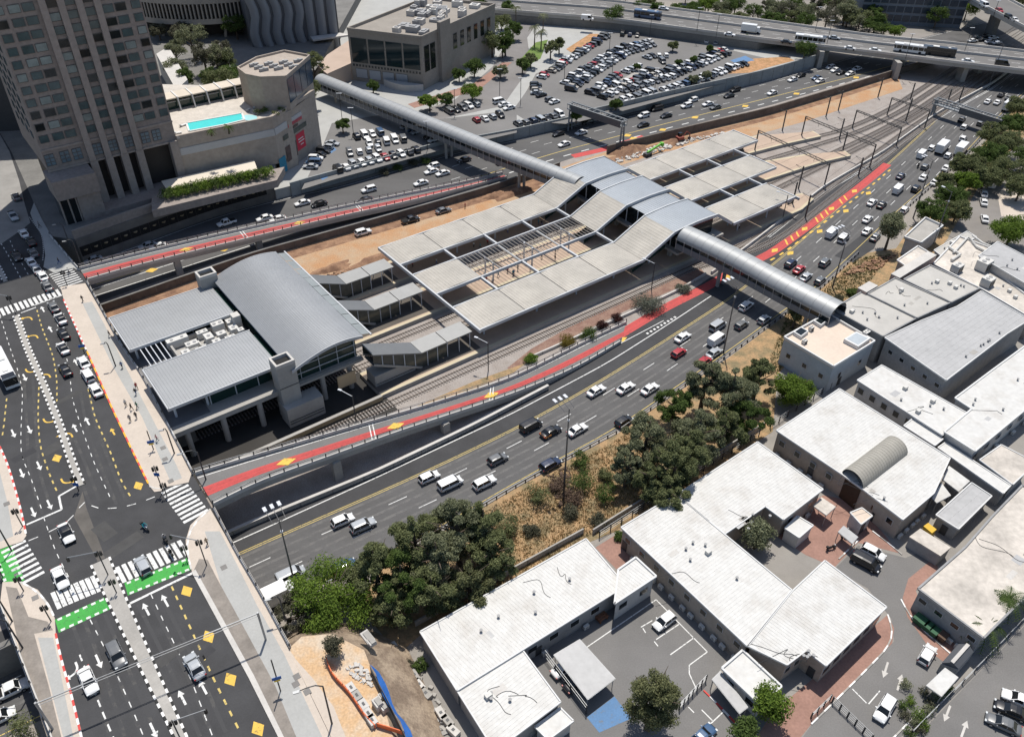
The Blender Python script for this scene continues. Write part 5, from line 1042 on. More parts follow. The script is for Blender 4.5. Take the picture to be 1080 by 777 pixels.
bld('small beige hut standing alone on the brick yard', [(896.6, 540.6), (909, 535.5), (920, 544), (908, 553)], 3.0, wall_w, roof_pink, None, 0.1, doors=(((908, 553), (920, 544), .4),), cat='hut', nm='yard_hut')
bld('small white kiosk against the long hall', [(827.6, 557), (841, 544), (857.7, 554), (842.6, 567)], 2.9, wall_w, sheet_w, None, 0.1, cat='kiosk', nm='yard_kiosk')
bld('broad beige-white roof at the right edge below the sheds', [(968, 621), (1018, 577), (1046, 545), (1078, 512), (1110, 530), (1110, 600), (1037, 673)], 5.0, wall_g, roof_dirty, None, wins=(((968, 621), (1037, 673), 4, 1.2, 0.8, 3.2),), acs=(((985, 634), (1030, 668), 4),), par=0.25, trim=False)
bld('little white-roofed gatehouse at the bottom beside the yard road', [(761, 705), (783, 686), (824, 724), (802, 744)], 3.6, wall_w, sheet_w, None, par=0.3, cat='gatehouse', nm='gatehouse', wins=(((761, 705), (802, 744), 2, 1.3, 1.1, 2.0),))
# open carports and awnings on posts
def awning(label, poly, H, m, posts=True, th=0.14, base=0.0):
    P = pts(poly, H); c = sum(P, Vector()) / len(P); t = thing('awning', label, 'awning', (c.x, c.y, base)); MB().prism([xy(p) for p in P], H - th, H).build('roof_sheet', m, t)
    mm = MB(); 
    for i in range(len(P)): MB().beam(P[i] - Vector((0, 0, th)), P[(i + 1) % len(P)] - Vector((0, 0, th)), 0.1, 0.16).build('edge_beam', steel, t)
    for p in P: q = Vector((p.x + (c.x - p.x) * .06, p.y + (c.y - p.y) * .06, 0)); MB().beam(q + Vector((0, 0, base - .1)), q + Vector((0, 0, H - th)), 0.1, 0.1).build('post', steel, t)
    return t
awning('pale grey carport roof over parked cars in the yard', [(584, 690), (611.5, 673.6), (649, 715), (620, 737)], 2.8, sheet_g)
awning('cream square awning on the brick yard', [(857.7, 533), (866.5, 524), (881.5, 534), (871.5, 543)], 3.0, roof_dirty)
awning('small grey bike shelter roof on the brick yard', [(884, 560.6), (890, 554), (905, 565.7), (899, 573)], 2.4, sheet_g)
awning('white pointed awning under the slim roof strips, upper one', [(994, 505), (1001, 491), (1023, 507), (1011, 518)], 3.2, sheet_w)
awning('white pointed awning under the slim roof strips, lower one', [(983, 525), (993, 509), (1003, 522), (988, 530)], 3.0, sheet_w)
awning('white square awning by the guard shed', [(977, 722.5), (997, 703.7), (1010.8, 713.7), (993, 734)], 2.6, sheet_w)
awning('grey awning along the gatehouse', [(751, 716), (760, 707), (789, 745), (780, 752)], 2.7, sheet_g)
# dark gabled guard shed
g4 = pts([(993, 698.7), (1011, 678.6), (1027, 687), (1011, 705)], 2.4); t = thing('guard_shed', 'dark grey gabled shed with a pale ridge strip', 'shed', (g4[0].x, g4[0].y, 0)); MB().prism([xy(p) for p in g4], -0.1, 2.2).build('wall', wall_g, t)
r0, r1 = (g4[0] + g4[1]) / 2 + Vector((0, 0, 0.9)), (g4[2] + g4[3]) / 2 + Vector((0, 0, 0.9)); r0, r1 = (g4[0] + g4[3]) / 2 + Vector((0, 0, .9)), (g4[1] + g4[2]) / 2 + Vector((0, 0, .9))
shg = mat('shed_roof', (0.085, 0.09, 0.1), 0.6, 0.1); MB().poly([g4[0], g4[1], r1, r0]).poly([g4[2], g4[3], r0, r1]).poly([g4[0], r0, g4[3]]).poly([g4[1], g4[2], r1]).build('roof', shg, t); MB().beam(r0, r1, 0.5, 0.1).build('ridge', conc_lt, t)
# rooftop machines
def unit(x, y, z, a, b, h, label, rz=R(38), nm='cooling_unit', dark=False):
    t = thing(nm, label, 'cooling unit', G(x, y, z), rz); MB().box((0, 0, h / 2 + .12), (a, b, h)).build('casing', hv_l, t, local=True); MB().box((0, 0, .08), (a * .85, b * .85, .18)).build('base_frame', hv_d, t, local=True)
    for q in (-.24, .24): MB().cyl((q * a, 0, h + .1), b * .2, .14, 10).build('fan', hv_d, t, local=True); MB().box((q * a, -b / 2 - .02, h * .5), (a * .38, .06, h * .7)).build('grille', steel_dk, t, local=True)
unit(1008, 286, 5.6, 2.4, 2.0, 1.8, 'boxy dark-fronted cooling unit, leftmost of three on the machine roof'); unit(1036, 284, 5.6, 3.2, 2.6, 2.4, 'largest cooling unit on the machine roof'); unit(1040, 301, 5.6, 2.6, 2.2, 2.0, 'cooling unit on the machine roof nearest the broad grey roof')
unit(876, 329, 6.6, 1.0, .8, .8, 'little cooling unit at the top corner of the beige terrace'); unit(855, 348.5, 6.6, 1.0, .8, .9, 'little cooling unit between the two terrace skylights'); unit(848, 362, 6.6, 1.0, .8, .8, 'little cooling unit in front of the left terrace skylight')
unit(913, 353, 6.6, 1.6, 1.0, .8, 'cooling unit beside the terrace stair box')
for i, (l, r_) in enumerate((([(1005, 268), (1020, 252), (1030, 262), (1042, 268)], .3), ([(1000, 262), (1012, 270), (1003, 276)], .35), ([(1025, 250), (1036, 258), (1046, 262)], .25))):
    MB().tube([p + Vector((0, 0, .45)) for p in pts(l, 5.6)], r_, 8).build('roof_duct', hv_l, label=('bent silver duct winding over the machine roof', 'thick silver duct elbow at the left of the machine roof', 'thin silver duct along the top of the machine roof')[i], cat='duct')
# boundary walls, fences and gates of the works
def fence(label, l, h, nm='fence', z=0.0, step=2.5, m=steel, cat='fence', bars=3):
    P = smooth(pts(l, z), 3, 0); t = thing(nm, label, cat, P[0]); L = plen(P); n = max(1, int(L / step))
    for i in range(n + 1): p, d = pat(P, L * i / n); o = link('post', post_me, t); o.location = p - Vector((0, 0, .05)); o.scale = (1, 1, h)
    for k in range(bars): mm = MB(); wall(mm, [p + Vector((0, 0, h * (k + 1) / bars - .12)) for p in P], 0.05, 0.09); mm.build('rail', m, t)
    return t
def guardrail(label, l):
    P = smooth(pts(l, 0), 3, 1); t = thing('guard_rail', label, 'guard rail', P[0]); L = plen(P); n = int(L / 2.2)
    for i in range(n + 1): p, d = pat(P, L * i / n); o = link('post', post_me, t); o.location = p - Vector((0, 0, .05)); o.scale = (1.3, 1.3, 0.75)
    mm = MB(); wall(mm, [p + Vector((0, 0, .45)) for p in off(P, .08)], 0.08, 0.32); mm.build('rail', steel, t)
guardrail('steel guard rail along the highway above the dry grass, lower stretch', [(300, 634), (380, 603), (460, 564), (545, 513), (600, 483), (650, 457)]); guardrail('steel guard rail along the highway by the big tree clump', [(655, 454), (770, 374), (868, 303), (905, 268)]); guardrail('steel guard rail along the highway at the upper right', [(940, 235), (960, 217), (1017, 167), (1058, 122)])
fence('dark slatted fence along the back of the long hall', [(632, 567), (655, 552), (700, 523), (760, 485), (800, 460)], 1.8); fence('dark fence along the back of the vaulted hall', [(812, 452), (850, 426), (884, 405)], 1.8)
for lb, l in (('concrete wall behind the long white hall', [(625, 563), (700, 516), (805, 450)]), ('concrete wall behind the bottom-centre hall', [(438, 660), (530, 609), (615, 562)])):
    rwall('boundary_wall', lb, smooth(pts(l, 0), 4, 0), 0.25, 1.2, conc)
fence('sliding steel gate across the works road at the bottom', [(877, 741), (918, 781)], 1.7, 'gate', step=1.2, cat='gate', bars=4); fence('open steel gate beside the gatehouse', [(716, 748), (738, 724), (744, 718)], 1.8, 'gate', step=1.0, cat='gate', bars=4); fence('wire fence beside the carport', [(570, 688), (590, 715), (618, 752)], 2.2, step=3)
fence('fence along the planted strip by the works road', [(960, 775), (1000, 735), (1045, 690), (1085, 648)], 1.4, step=3)
fence('bent steel gate by the lower tree', [(855, 757), (875, 738)], 1.5, 'gate', step=1.2, cat='gate')
# ================================================================== HOTEL
h_wall = mat('hotel_stone', (0.265, 0.228, 0.205), 0.85, 0.10, 0.15, 0.14, 1.2); h_pil = mat('hotel_pilaster', (0.305, 0.265, 0.238), 0.85, 0.08, 0.2, 0.12, 1.2); h_lt = mat('hotel_light_stone', (0.36, 0.31, 0.265), 0.85, 0.12, 0.2, 0.10, 1.0)
h_win = mat('hotel_glass', (0.06, 0.095, 0.10), 0.12, 0.35, 0.35, 0.1, 1.0, spec=0.6); h_frame = mat('hotel_window_frame', (0.10, 0.095, 0.09), 0.7, 0.1); curtain = mat('hotel_curtain', (0.22, 0.26, 0.25), 0.3, 0.3, 0.4)
HO = Vector((-115.3, 190.3, 0)); HW = 32.1
def HT(a, b, z=0.0): return HO + SU * a + SV * b + Vector((0, 0, z))
ho = thing('hotel_tower', 'tall brown stone hotel tower with green-tinted windows', 'tower', HT(16, 12, 7))
ZT = 94.0
MB().prism([xy(HT(*p)) for p in ((0, 0), (HW, 0), (HW, 27), (0, 27))], 19.5, ZT).build('tower_body', h_wall, ho)
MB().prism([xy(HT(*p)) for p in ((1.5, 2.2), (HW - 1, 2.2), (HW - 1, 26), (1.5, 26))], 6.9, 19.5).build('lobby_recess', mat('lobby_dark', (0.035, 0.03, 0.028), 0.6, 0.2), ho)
for f in (0.33, 0.45, 0.57, 0.69):
    MB().prism([xy(HT(f * HW + a, b)) for a, b in ((-0.75, -0.9), (0.75, -0.9), (0.75, 0.02), (-0.75, 0.02))], 19.4, ZT + 1).build('pilaster', h_pil, ho)
for a0, a1 in ((9.8, 11.6), (13.6, 15.4), (17.4, 19.2), (21.2, 23.0), (30.0, 32.1)):
    MB().prism([xy(HT(a, b)) for a, b in ((a0, -0.9), (a1, -0.9), (a1, 1.6), (a0, 1.6))], 6.9, 19.6).build('base_pier', h_pil, ho)
for z in (24.6, 19.3): MB().beam(HT(-0.1, -0.1, z), HT(HW + .1, -0.1, z), 0.3, 0.5).build('string_course', h_pil, ho)
rnd = random.Random(11); cols = [(.05, 1.9), (.15, 2.3), (.24, 2.3), (.39, 2.1), (.51, 2.1), (.63, 2.1), (.755, 2.3), (.845, 2.3), (.955, 1.9)]
for k in range(13):
    z = 27.3 + 2.95 * k
    for f, w_ in cols:
        if f in (.39, .51, .63) and k == 0: pass
        c = HT(f * HW, -0.02, z); wn = MB().beam(c - SU * (w_ / 2 + .12), c + SU * (w_ / 2 + .12), 0.24, 1.9).build('window', h_frame, ho)
        MB().beam(c - SU * w_ / 2 - SV * .12, c + SU * w_ / 2 - SV * .12, 0.06, 1.62).build('pane', h_win if rnd.random() > .35 else (curtain if rnd.random() > .4 else glass_dk), wn)
for k in range(13):    # narrow side face windows
    for b in (5, 10, 15, 20): c = HT(-0.02, b, 27.3 + 2.95 * k); MB().beam(c - SV * 1.1, c + SV * 1.1, 0.2, 1.7).build('window', h_win, ho)
for f in (.04, .15, .24, .39, .51, .63, .765, .855):
    c = HT(f * HW, -0.05, 22); wn = MB().beam(c - SU * 1.1, c + SU * 1.1, 0.2, 3.0).build('tall_window', h_frame, ho)
    for q in (-.55, .55):
        for zz in (-.95, 0, .95): d = c + SU * q - SV * .1 + Vector((0, 0, zz)); MB().beam(d - SU * .45, d + SU * .45, 0.06, .75).build('pane', mat('hotel_pane', (0.13, 0.18, 0.21), 0.2, 0.3, 0.5), wn)
# side block at the left foot and terraces
blk = MB().prism([xy(HT(*p)) for p in ((-1, -6.5), (9.2, -6.5), (9.2, 2), (-1, 2))], 14.0, 19.0).build('side_block', h_wall, ho)
MB().prism([xy(HT(*p)) for p in ((3.4, -5.8), (9.0, -5.8), (9.0, 2), (3.4, 2))], 6.9, 14).build('side_block_wall', h_wall, ho)
MB().prism([xy(HT(*p)) for p in ((-.6, -5.2), (3.4, -5.2), (3.4, 2), (-.6, 2))], 6.9, 14).build('side_block_glass', glass_dk, ho)
for a in (-0.6, 1.4, 3.2): MB().beam(HT(a, -5.3, 7), HT(a, -5.3, 14), .3, .3).build('side_block_post', h_pil, ho)
MB().prism([xy(HT(*p)) for p in ((8, -6), (34, -6), (34, 3), (8, 3))], 6.9, 8.3).build('terrace', h_wall, ho)
# podium with pool
pod = thing('hotel_podium', 'stone hotel podium with roof pool behind the planted terrace', 'building', G(250, 200, 3))
c1, c2 = HT(HW + .02, -0.5), G(287, 125.6, 20); wr = Vector((-59.8, 244.6, 0)); back = [wr + SV * 10 - SU * 6, HT(HW + .02, 52)]
MB().prism([xy(c1), xy(c2), xy(wr), xy(back[0]), xy(back[1])], 6.9, 19.6).build('podium_wall', h_lt, pod)
MB().prism([xy(Vector((c1.x, c1.y, 0)) - SV * 0.02), xy(c2 + SU * 0.3), xy(wr + SU * .2), xy(wr - SU * 1.2), xy(c2 - SU * .6 + SV * .6), xy(Vector((c1.x, c1.y, 0)) + SV * 0.6)], 19.6, 20.7).build('pool_parapet', h_lt, pod)
MB().beam(Vector((c1.x, c1.y, 16.2)) - SV * .05, Vector((c2.x, c2.y, 16.2)) - SV * .05, 0.3, 1.9).build('pale_band', mat('band_grey', (0.44, 0.44, 0.44), 0.8, 0.1), pod)
MB().beam(Vector((c2.x, c2.y, 16.2)) + SU * .1, (c2 + (wr - c2) * .62).xy.to_3d() + Vector((0, 0, 16.2)) + SU * .1, 0.3, 1.9).build('pale_band', MATS['band_grey'], pod)
deckm = mat('pool_deck', (0.50, 0.46, 0.41), 0.85, 0.15, 0.4, 0.1, 2.0)
MB().poly([Vector((p.x, p.y, 19.65)) for p in (c1 + SV * .7, c2 + SV * .9 - SU, wr - SU * 1.5, back[0], back[1])]).build('pool_deck', deckm, pod)
pool = thing('swimming_pool', 'turquoise rooftop swimming pool of the hotel', 'pool', G(228, 130, 19.7))
pp = pts([(196.5, 130), (199.5, 138.5), (240, 131), (258, 126.5), (255, 119.5)], 19.75)
MB().prism([xy(p) for p in pp], 19.66, 19.74).build('pool_water', mat('pool_water', (0.06, 0.55, 0.52), 0.08, 0.06, 0.5, 0.03, 2, spec=0.5), pool)
for i in range(5): MB().beam(pp[i] + Vector((0, 0, .05)), pp[(i + 1) % 5] + Vector((0, 0, .05)), 0.5, 0.16).build('pool_edge', trim_w, pool)
pp2 = [G(263 + 8.5 * math.cos(a), 124.5 + 3 * math.sin(a), 19.72) for a in [k * math.pi / 8 for k in range(16)]]
t = thing('paddling_pool', 'small round pale paddling pool beside the turquoise pool', 'pool', G(263, 124.5, 19.7)); MB().prism([xy(p) for p in pp2], 19.66, 19.8).build('pool_rim', trim_w, t); MB().poly([Vector((p.x * .999 + pp2[0].x * .001, p.y, 19.81)) for p in pp2]).build('pool_water', mat('pool_pale', (0.35, 0.62, 0.64), 0.1, 0.05), t)
rl = thing('pool_building', 'low pool house with seven white sloping frames', 'pavilion', G(210, 118, 19.7))
A_, B_ = G(174, 118, 19.7), G(263, 99, 19.7); dd = (B_ - A_); d = dd.normalized(); n = Vector((-d.y, d.x, 0)); u3 = Vector((0, 0, 3.4))
slab(MB(), [A_ + u3 + n * 5, B_ + u3 + n * 5], [A_ + u3 - n * .4, B_ + u3 - n * .4], .3).build('roof', mat('pool_roof', (0.55, 0.49, 0.41), 0.8, 0.1), rl); MB().prism([xy(A_ + n * .6), xy(B_ + n * .6), xy(B_ + n * 5), xy(A_ + n * 5)], 19.6, 23).build('glazed_wall', glass_gr, rl)
for k in range(7): p = A_ + dd * (k / 6); MB().beam(p + u3 + n * 5, p + u3 - n * .6, .35, .5).build('frame', trim_w, rl); MB().beam(p + u3 - n * .6, p - n * 1.6, .35, .4).build('frame_leg', trim_w, rl)
for k in range(6): p = A_ + dd * ((k + .5) / 6) + Vector((0, 0, 2.3)); MB().beam(p - d * 1.5 + n * .3, p + d * 1.5 + n * .3, 1.2, .08).build('sunshade', conc_lt, rl)
# wedge block with blue glass end
wd = thing('wedge_block', 'wedge-shaped stone block with a dark blue glass end beside the pool', 'building', G(310, 180, 3))
w4 = [G(251, 71, 29), G(271, 63, 29), G(326.6, 60, 29), G(301.4, 81, 29)]
wpoly = [G(251, 73, 29), G(260, 80, 29), G(275, 83, 29), G(301.4, 82, 29), G(326.6, 60, 29), G(300, 55, 29), G(271, 62, 29)]
MB().prism([xy(p) for p in wpoly], 19.6, 29).build('upper_block', h_lt, wd); MB().prism([xy(p) for p in (c2 + SV * 1.2, wr, wr + SV * 6 - SU * 4, G(300, 82, 29))], 2.9, 19.62).build('lower_wall', h_lt, wd)
for i in range(len(wpoly)): MB().beam(wpoly[i] + Vector((0, 0, .3)), wpoly[(i + 1) % 7] + Vector((0, 0, .3)), .4, .6).build('roof_parapet', h_lt, wd)
a, b = wpoly[3], wpoly[4]; o = Vector(((b - a).y, -(b - a).x, 0)).normalized() * .12
for k in range(4): MB().beam(a + (b - a) * (k / 4 + .01) + o + Vector((0, 0, -4)), a + (b - a) * ((k + 1) / 4 - .01) + o + Vector((0, 0, -4)), .1, 6.6).build('blue_glass', mat('blue_glass', (0.02, 0.05, 0.09), 0.1, 0.1), wd)
for i in range(10): q = G(268 + i * 5.2, 70 + (i % 3) * 3 - i * .5, 29.0); t = thing('rooftop_duct', f'{ordn(i)} low metal duct box from the left on the wedge roof', 'cooling unit', q, SA, 'wedge roof ducts'); MB().box((0, 0, .4), (2.6, .9, .8)).build('casing', hv_d, t, local=True); MB().cyl((0, 0, .75), .3, .3, 8).build('cap', hv_l, t, local=True)
# shop signs on the angled wall: red board, picture board, blue board and lettering
def on_wall(k0, k1, z0, z1, m, nm, parent, dx=.16):
    a, b = c2 + (wr - c2) * k0, c2 + (wr - c2) * k1; o = Vector(((wr - c2).y, -(wr - c2).x, 0)).normalized() * dx
    a = Vector((a.x, a.y, 0)) + o; b = Vector((b.x, b.y, 0)) + o
    return MB().poly([a + Vector((0, 0, z0)), b + Vector((0, 0, z0)), b + Vector((0, 0, z1)), a + Vector((0, 0, z1))]).build(nm, m, parent)
redm = mat('sign_red', (0.50, 0.03, 0.06), 0.6, 0.03)
on_wall(.42, .62, 6.6, 11.6, redm, 'red_billboard', pod); on_wall(.16, .41, 5.6, 10.2, mat('billboard_dark', (0.10, 0.07, 0.065), 0.6, 0.5, 0.8), 'picture_billboard', pod); on_wall(.15, .7, 12.2, 13.6, mat('billboard_green', (0.09, 0.10, 0.085), 0.6, 0.3, 0.6), 'sign_strip', pod); on_wall(-.02, .13, 3.5, 8.2, mat('sign_cyan', (0.02, 0.19, 0.30), 0.6, 0.1), 'blue_billboard', pod)
for zz, k0, k1 in ((9.8, .46, .58), (9.0, .46, .60), (8.0, .50, .57)): on_wall(k0, k1, zz - .15, zz + .15, trim_w, 'billboard_text', pod, .2)
for k in range(13): on_wall(.28 + k * .026, .28 + k * .026 + .017, 15.0 + (k % 2) * .1, 16.0, redm, 'wall_letter', pod, .3)
for k in range(5): on_wall(.38 + k * .026, .38 + k * .026 + .017, 13.95, 14.7, mat('letter_dark', (0.05, 0.03, 0.03), .6, 0), 'wall_letter', pod, .3)
# terrace wall over the far highway with garage openings, awning
tw = thing('terrace_wall', 'brown terrace wall with garage openings above the far highway', 'wall', G(180, 250, 0))
P = [p + Vector((-0.35, .6, 0)) for p in smooth(pts([(88, 279), (150, 256), (230, 227), (291, 210)], 0), 5, 1)]
mm = MB(); wall(mm, [p + Vector((0, 0, 6.9)) for p in P], .5, 2.3); mm.build('wall_body', h_wall, tw); mm = MB(); wall(mm, off(P, -.45), .3, 6.9); mm.build('wall_face', mat('garage_wall', (0.16, 0.145, 0.13), 0.9, 0.25, 0.3), tw)
L = plen(P)
for i in range(20):
    p, t_ = pat(P, L * (i + .6) / 21); n_ = Vector((t_.y, -t_.x, 0)); q = p + n_ * .62
    ob = MB().beam(q - t_ * 1.25 + Vector((0, 0, 3.4)), q + t_ * 1.25 + Vector((0, 0, 3.4)), .12, 2.6).build('garage_opening', mat('garage_dark', (0.02, 0.018, 0.017), 0.9, 0.1), tw)
    MB().box(q + n_ * .12 + Vector((0, 0, 3.6)), (.7, .7, .25), 0).build('lamp_bowl', mat('lamp_tan', (0.35, 0.27, 0.17), .6, .1), ob)
aw = thing('terrace_awning', 'long cream awning roof beneath the hotel pool wall', 'awning', G(225, 190, 9)); a4 = pts([(170, 191), (176, 200), (272, 180), (268, 169)], 10.5)
slab(MB(), [a4[0], a4[3]], [a4[1], a4[2]], .2).build('awning_sheet', mat('awning_cream', (0.60, 0.54, 0.45), .8, .06), aw)
for k in range(6): p = a4[1] + (a4[2] - a4[1]) * ((k + .2) / 6); MB().beam(Vector((p.x, p.y, 6.9)), p, .14, .14).build('post', steel, aw)
mm = MB().prism([xy(p) for p in (G(160, 206, 9), G(300, 176, 9), G(292, 190, 9), G(160, 222, 9))], 6.9, 9.0).build('planter', h_wall, tw)
# ---- other far buildings
def facade(t, a, b, z0, z1, nx, nz, w_, h_, m, off_=.05, fm=None):
    d = (b - a).normalized(); o = Vector((d.y, -d.x, 0)); L = (b - a).length
    for i in range(nx):
        for k in range(nz):
            c = a + d * (L * (i + .5) / nx) + o * off_ + Vector((0, 0, z0 + (z1 - z0) * (k + .5) / nz)); c.z = z0 + (z1 - z0) * (k + .5) / nz
            wn = MB().beam(c - d * w_ / 2, c + d * w_ / 2, .12, h_).build('window', fm or h_frame, t); MB().beam(c - d * (w_ / 2 - .12) + o * .05, c + d * (w_ / 2 - .12) + o * .05, .08, h_ - .24).build('pane', m, wn)
ml = thing('mall_building', 'boxy stone mall with a dark glass front and cluttered roof', 'mall', (-35, 310, 3)); m0, m1, m2 = Vector((-59.3, 302.7, 0)), Vector((-32.5, 293.8, 0)), Vector((-8.0, 335, 0)); m3 = m0 + (m2 - m1)
st_m = mat('mall_stone', (0.27, 0.245, 0.215), .85, .12, .2, .08, 1.5)
MB().prism([xy(p) for p in (m0, m1, m2, m3)], 2.9, 20.6).build('body', st_m, ml)
for a, b in ((m0, m1), (m1, m2), (m2, m3), (m3, m0)): MB().beam(a + Vector((0, 0, 21.1)), b + Vector((0, 0, 21.1)), .5, 1.0).build('parapet', st_m, ml)
facade(ml, m0 + (m1 - m0) * .02, m0 + (m1 - m0) * .98, 9.6, 18.6, 4, 1, 6.2, 8.6, mat('mall_glass', (0.012, 0.025, 0.03), .06, .2, .2)); facade(ml, m0 + (m1 - m0) * .05, m0 + (m1 - m0) * .8, 4, 8, 4, 1, 4.6, 3.4, mat('mall_blind', (0.32, 0.34, 0.37), .5, .1)); facade(ml, m0 + (m1 - m0) * .02, m0 + (m1 - m0) * .98, 8.3, 9.3, 22, 1, .7, .8, glass_dk)
facade(ml, m1 + (m2 - m1) * .02, m1 + (m2 - m1) * .17, 8, 18.6, 2, 1, 3.0, 9.0, glass_dk); facade(ml, m1 + (m2 - m1) * .38, m1 + (m2 - m1) * .95, 11, 18.5, 6, 1, 2.4, 5.5, glass_dk)
MB().prism([xy(p) for p in (m1 + (m2 - m1) * .2, m1 + (m2 - m1) * .33, m1 + (m2 - m1) * .33 + Vector((1.2, -.7, 0)), m1 + (m2 - m1) * .2 + Vector((1.2, -.7, 0)))], 2.9, 24).build('stair_block', st_m, ml)
rnd = random.Random(3); e1, e2 = (m1 - m0), (m2 - m1)
for i in range(26):
    p = m0 + e1 * (.1 + .8 * rnd.random()) + e2 * (.06 + .86 * rnd.random()); s_ = (2 + 3 * rnd.random(), 1.5 + 2 * rnd.random(), .8 + 1.6 * rnd.random())
    t = thing('mall_roof_unit', f'{ordn(i)} pale plant box scattered on the cluttered mall roof', 'cooling unit', (p.x, p.y, 20.6), R(-18 + rnd.choice((0, 90))), 'mall roof plant'); MB().box((0, 0, s_[2] / 2), s_).build('casing', rnd.choice((hv_l, hv_d, conc_lt)), t, local=True); MB().box((0, 0, s_[2] + .1), (s_[0] * .5, s_[1] * .5, .3)).build('cap', hv_d, t, local=True)
t = thing('roof_pergola', 'white cube pergola on the mall roof', 'pergola', m0 + e1 * .7 + e2 * .55 + Vector((0, 0, 20.6)))
for a in (-1.8, 1.8):
    for b in (-1.5, 1.5): MB().box((a, b, 1.8), (.3, .3, 3.6)).build('post', trim_w, t, local=True)
    MB().box((a, 0, 3.5), (.3, 3.2, .3)).build('beam', trim_w, t, local=True)
for b in (-1.5, 0, 1.5): MB().box((0, b, 3.7), (3.8, .3, .3)).build('beam', trim_w, t, local=True)
# mall forecourt round drum and lower plaza
t = thing('mall_drum', 'curved pale forecourt wall at the foot of the mall', 'wall', G(420, 92, 3)); rows_ = [[m0 + e1 * (.45 + .55 * k / 10) + Vector((0, -1.2 - 3.2 * math.sin(k / 10 * math.pi), z)) for k in range(11)] for z in (2.9, 5.4)]; MB().grid(rows_).build('wall_body', conc_lt, t); MB().poly(rows_[1]).build('terrace_top', pave_grey, t)
t = thing('mall_plaza', 'raised pinkish plaza deck left of the mall', 'plaza', G(340, 60, 3)); MB().prism([xy(p) for p in pts([(335, 70), (345, 58), (372, 40), (372, 66), (345, 78)], 9)], 2.9, 9).build('deck', mat('plaza_pink', (0.42, 0.33, 0.27), .9, .1), t)
# wavy ribbed tower
rt = thing('ribbed_tower', 'tall grey tower of wavy vertical concrete ribs', 'tower', (-82, 335, 5)); ra, rb = Vector((-101, 326.5, 0)), Vector((-70, 340.5, 0)); dd = rb - ra; n = Vector((dd.y, -dd.x, 0)).normalized()
rib_m = mat('rib_grey', (0.25, 0.26, 0.275), .7, .1, .1); MB().prism([xy(p) for p in (ra, rb, rb - n * 24, ra - n * 24)], 2.9, 70).build('core', mat('rib_dark', (0.10, 0.105, 0.115), .6, .1), rt)
for i in range(8):
    c = ra + dd * ((i + .5) / 8); rows_ = []
    for k in range(24):
        z = 3 + 67 * k / 23; wv = .75 * math.sin(z * .42 + (0 if i < 5 else 1.2)) if i < 5 else 0; rows_.append([c + dd.normalized() * (-1.75 + wv) + n * .2 + Vector((0, 0, z)), c + dd.normalized() * (wv - .4) + n * 1.7 + Vector((0, 0, z)), c + dd.normalized() * (1.0 + wv) + n * 1.5 + Vector((0, 0, z)), c + dd.normalized() * (1.55 + wv) + n * .15 + Vector((0, 0, z))])
    MB().grid(rows_).build('rib', rib_m, rt, smooth=True)
MB().prism([xy(p) for p in (rb - dd * .35 + n * 1, rb + n * 1, rb + n * 5 + dd * .1, rb - dd * .35 + n * 6)], 8.2, 8.8).build('entrance_canopy', conc_lt, rt)
# curved ring building at the very top left
cb = thing('curved_building', 'pale curved concrete building with a ring of vertical slots', 'building', (-125, 345, 3)); cc = Vector((-128, 375, 0)); cm_ = mat('ring_concrete', (0.42, 0.38, 0.33), .85, .1, .2)
def arc(r, z, n=25): return [cc + Vector((math.cos(R(200 + 140 * k / (n - 1))) * r * 1.1, math.sin(R(200 + 140 * k / (n - 1))) * r, z)) for k in range(n)]
MB().grid([arc(40, 20), arc(40, 22.5)]).build('upper_band', cm_, cb); MB().grid([arc(40, 12.5), arc(40, 14.5)]).build('lower_band', cm_, cb); MB().grid([arc(38.6, 12.5), arc(38.6, 22.5)]).build('recess_wall', mat('ring_dark', (0.06, 0.055, 0.05), .8, .1), cb); MB().grid([arc(40, 22.5), arc(28, 22.5)]).build('roof', mat('ring_roof', (0.46, 0.43, 0.39), .9, .15, .1), cb); MB().grid([arc(40, 12.5), arc(28, 12.5)]).build('soffit', cm_, cb)
MB().grid([arc(33, 3), arc(33, 12.6)]).build('ground_floor', MATS['ring_dark'], cb)
P = arc(39.6, 14.5, 70)
for p in P: MB().box(p + Vector((0, 0, 2.75)), (.5, .9, 5.5)).build('fin', cm_, cb)
for p in arc(37.5, 3, 9): MB().beam(p, p + Vector((1.5, -.5, 9.6)), 1.0, .6).build('column', cm_, cb)
# green glass neighbour
gb = thing('glass_building', 'dark green glass building behind the left edge of the hotel tower', 'building', (-150, 235, 7)); g0, g1 = Vector((-200, 238, 0)), Vector((-127, 248, 0)); MB().prism([xy(g0), xy(g1), (-127, 275), (-200, 275)], 6.9, 66).build('body', steel_dk, gb)
gg = mat('glass_painted_reflection', (0.11, 0.25, 0.19), .25, .8, .3, .5, .8)  # mottled reflections painted into the green base colour
d = (g1 - g0).normalized(); o = Vector((d.y, -d.x, 0))
for i in range(8):
    for k in range(13): c = g1 - d * (1.6 + 2.9 * i) + o * .1; z = 14 + 4.0 * k; MB().beam(c - d * 1.3 + Vector((0, 0, z)), c + d * 1.3 + Vector((0, 0, z)), .1, 3.6).build('glass_panel', gg, gb)
t = thing('pale_house', 'pale low house behind the hotel pool', 'house', G(180, 95, 7)); P = pts([(165, 58), (178, 50), (198, 85), (186, 96)], 14); MB().prism([xy(p) for p in P], 6.9, 14).build('wall', wall_w, t); facade(t, P[3].copy(), P[2].copy(), 8, 13, 3, 2, 1.0, 1.2, glass_dk); MB().prism([xy(p) for p in P], 14, 14.3).build('roof', conc_lt, t)
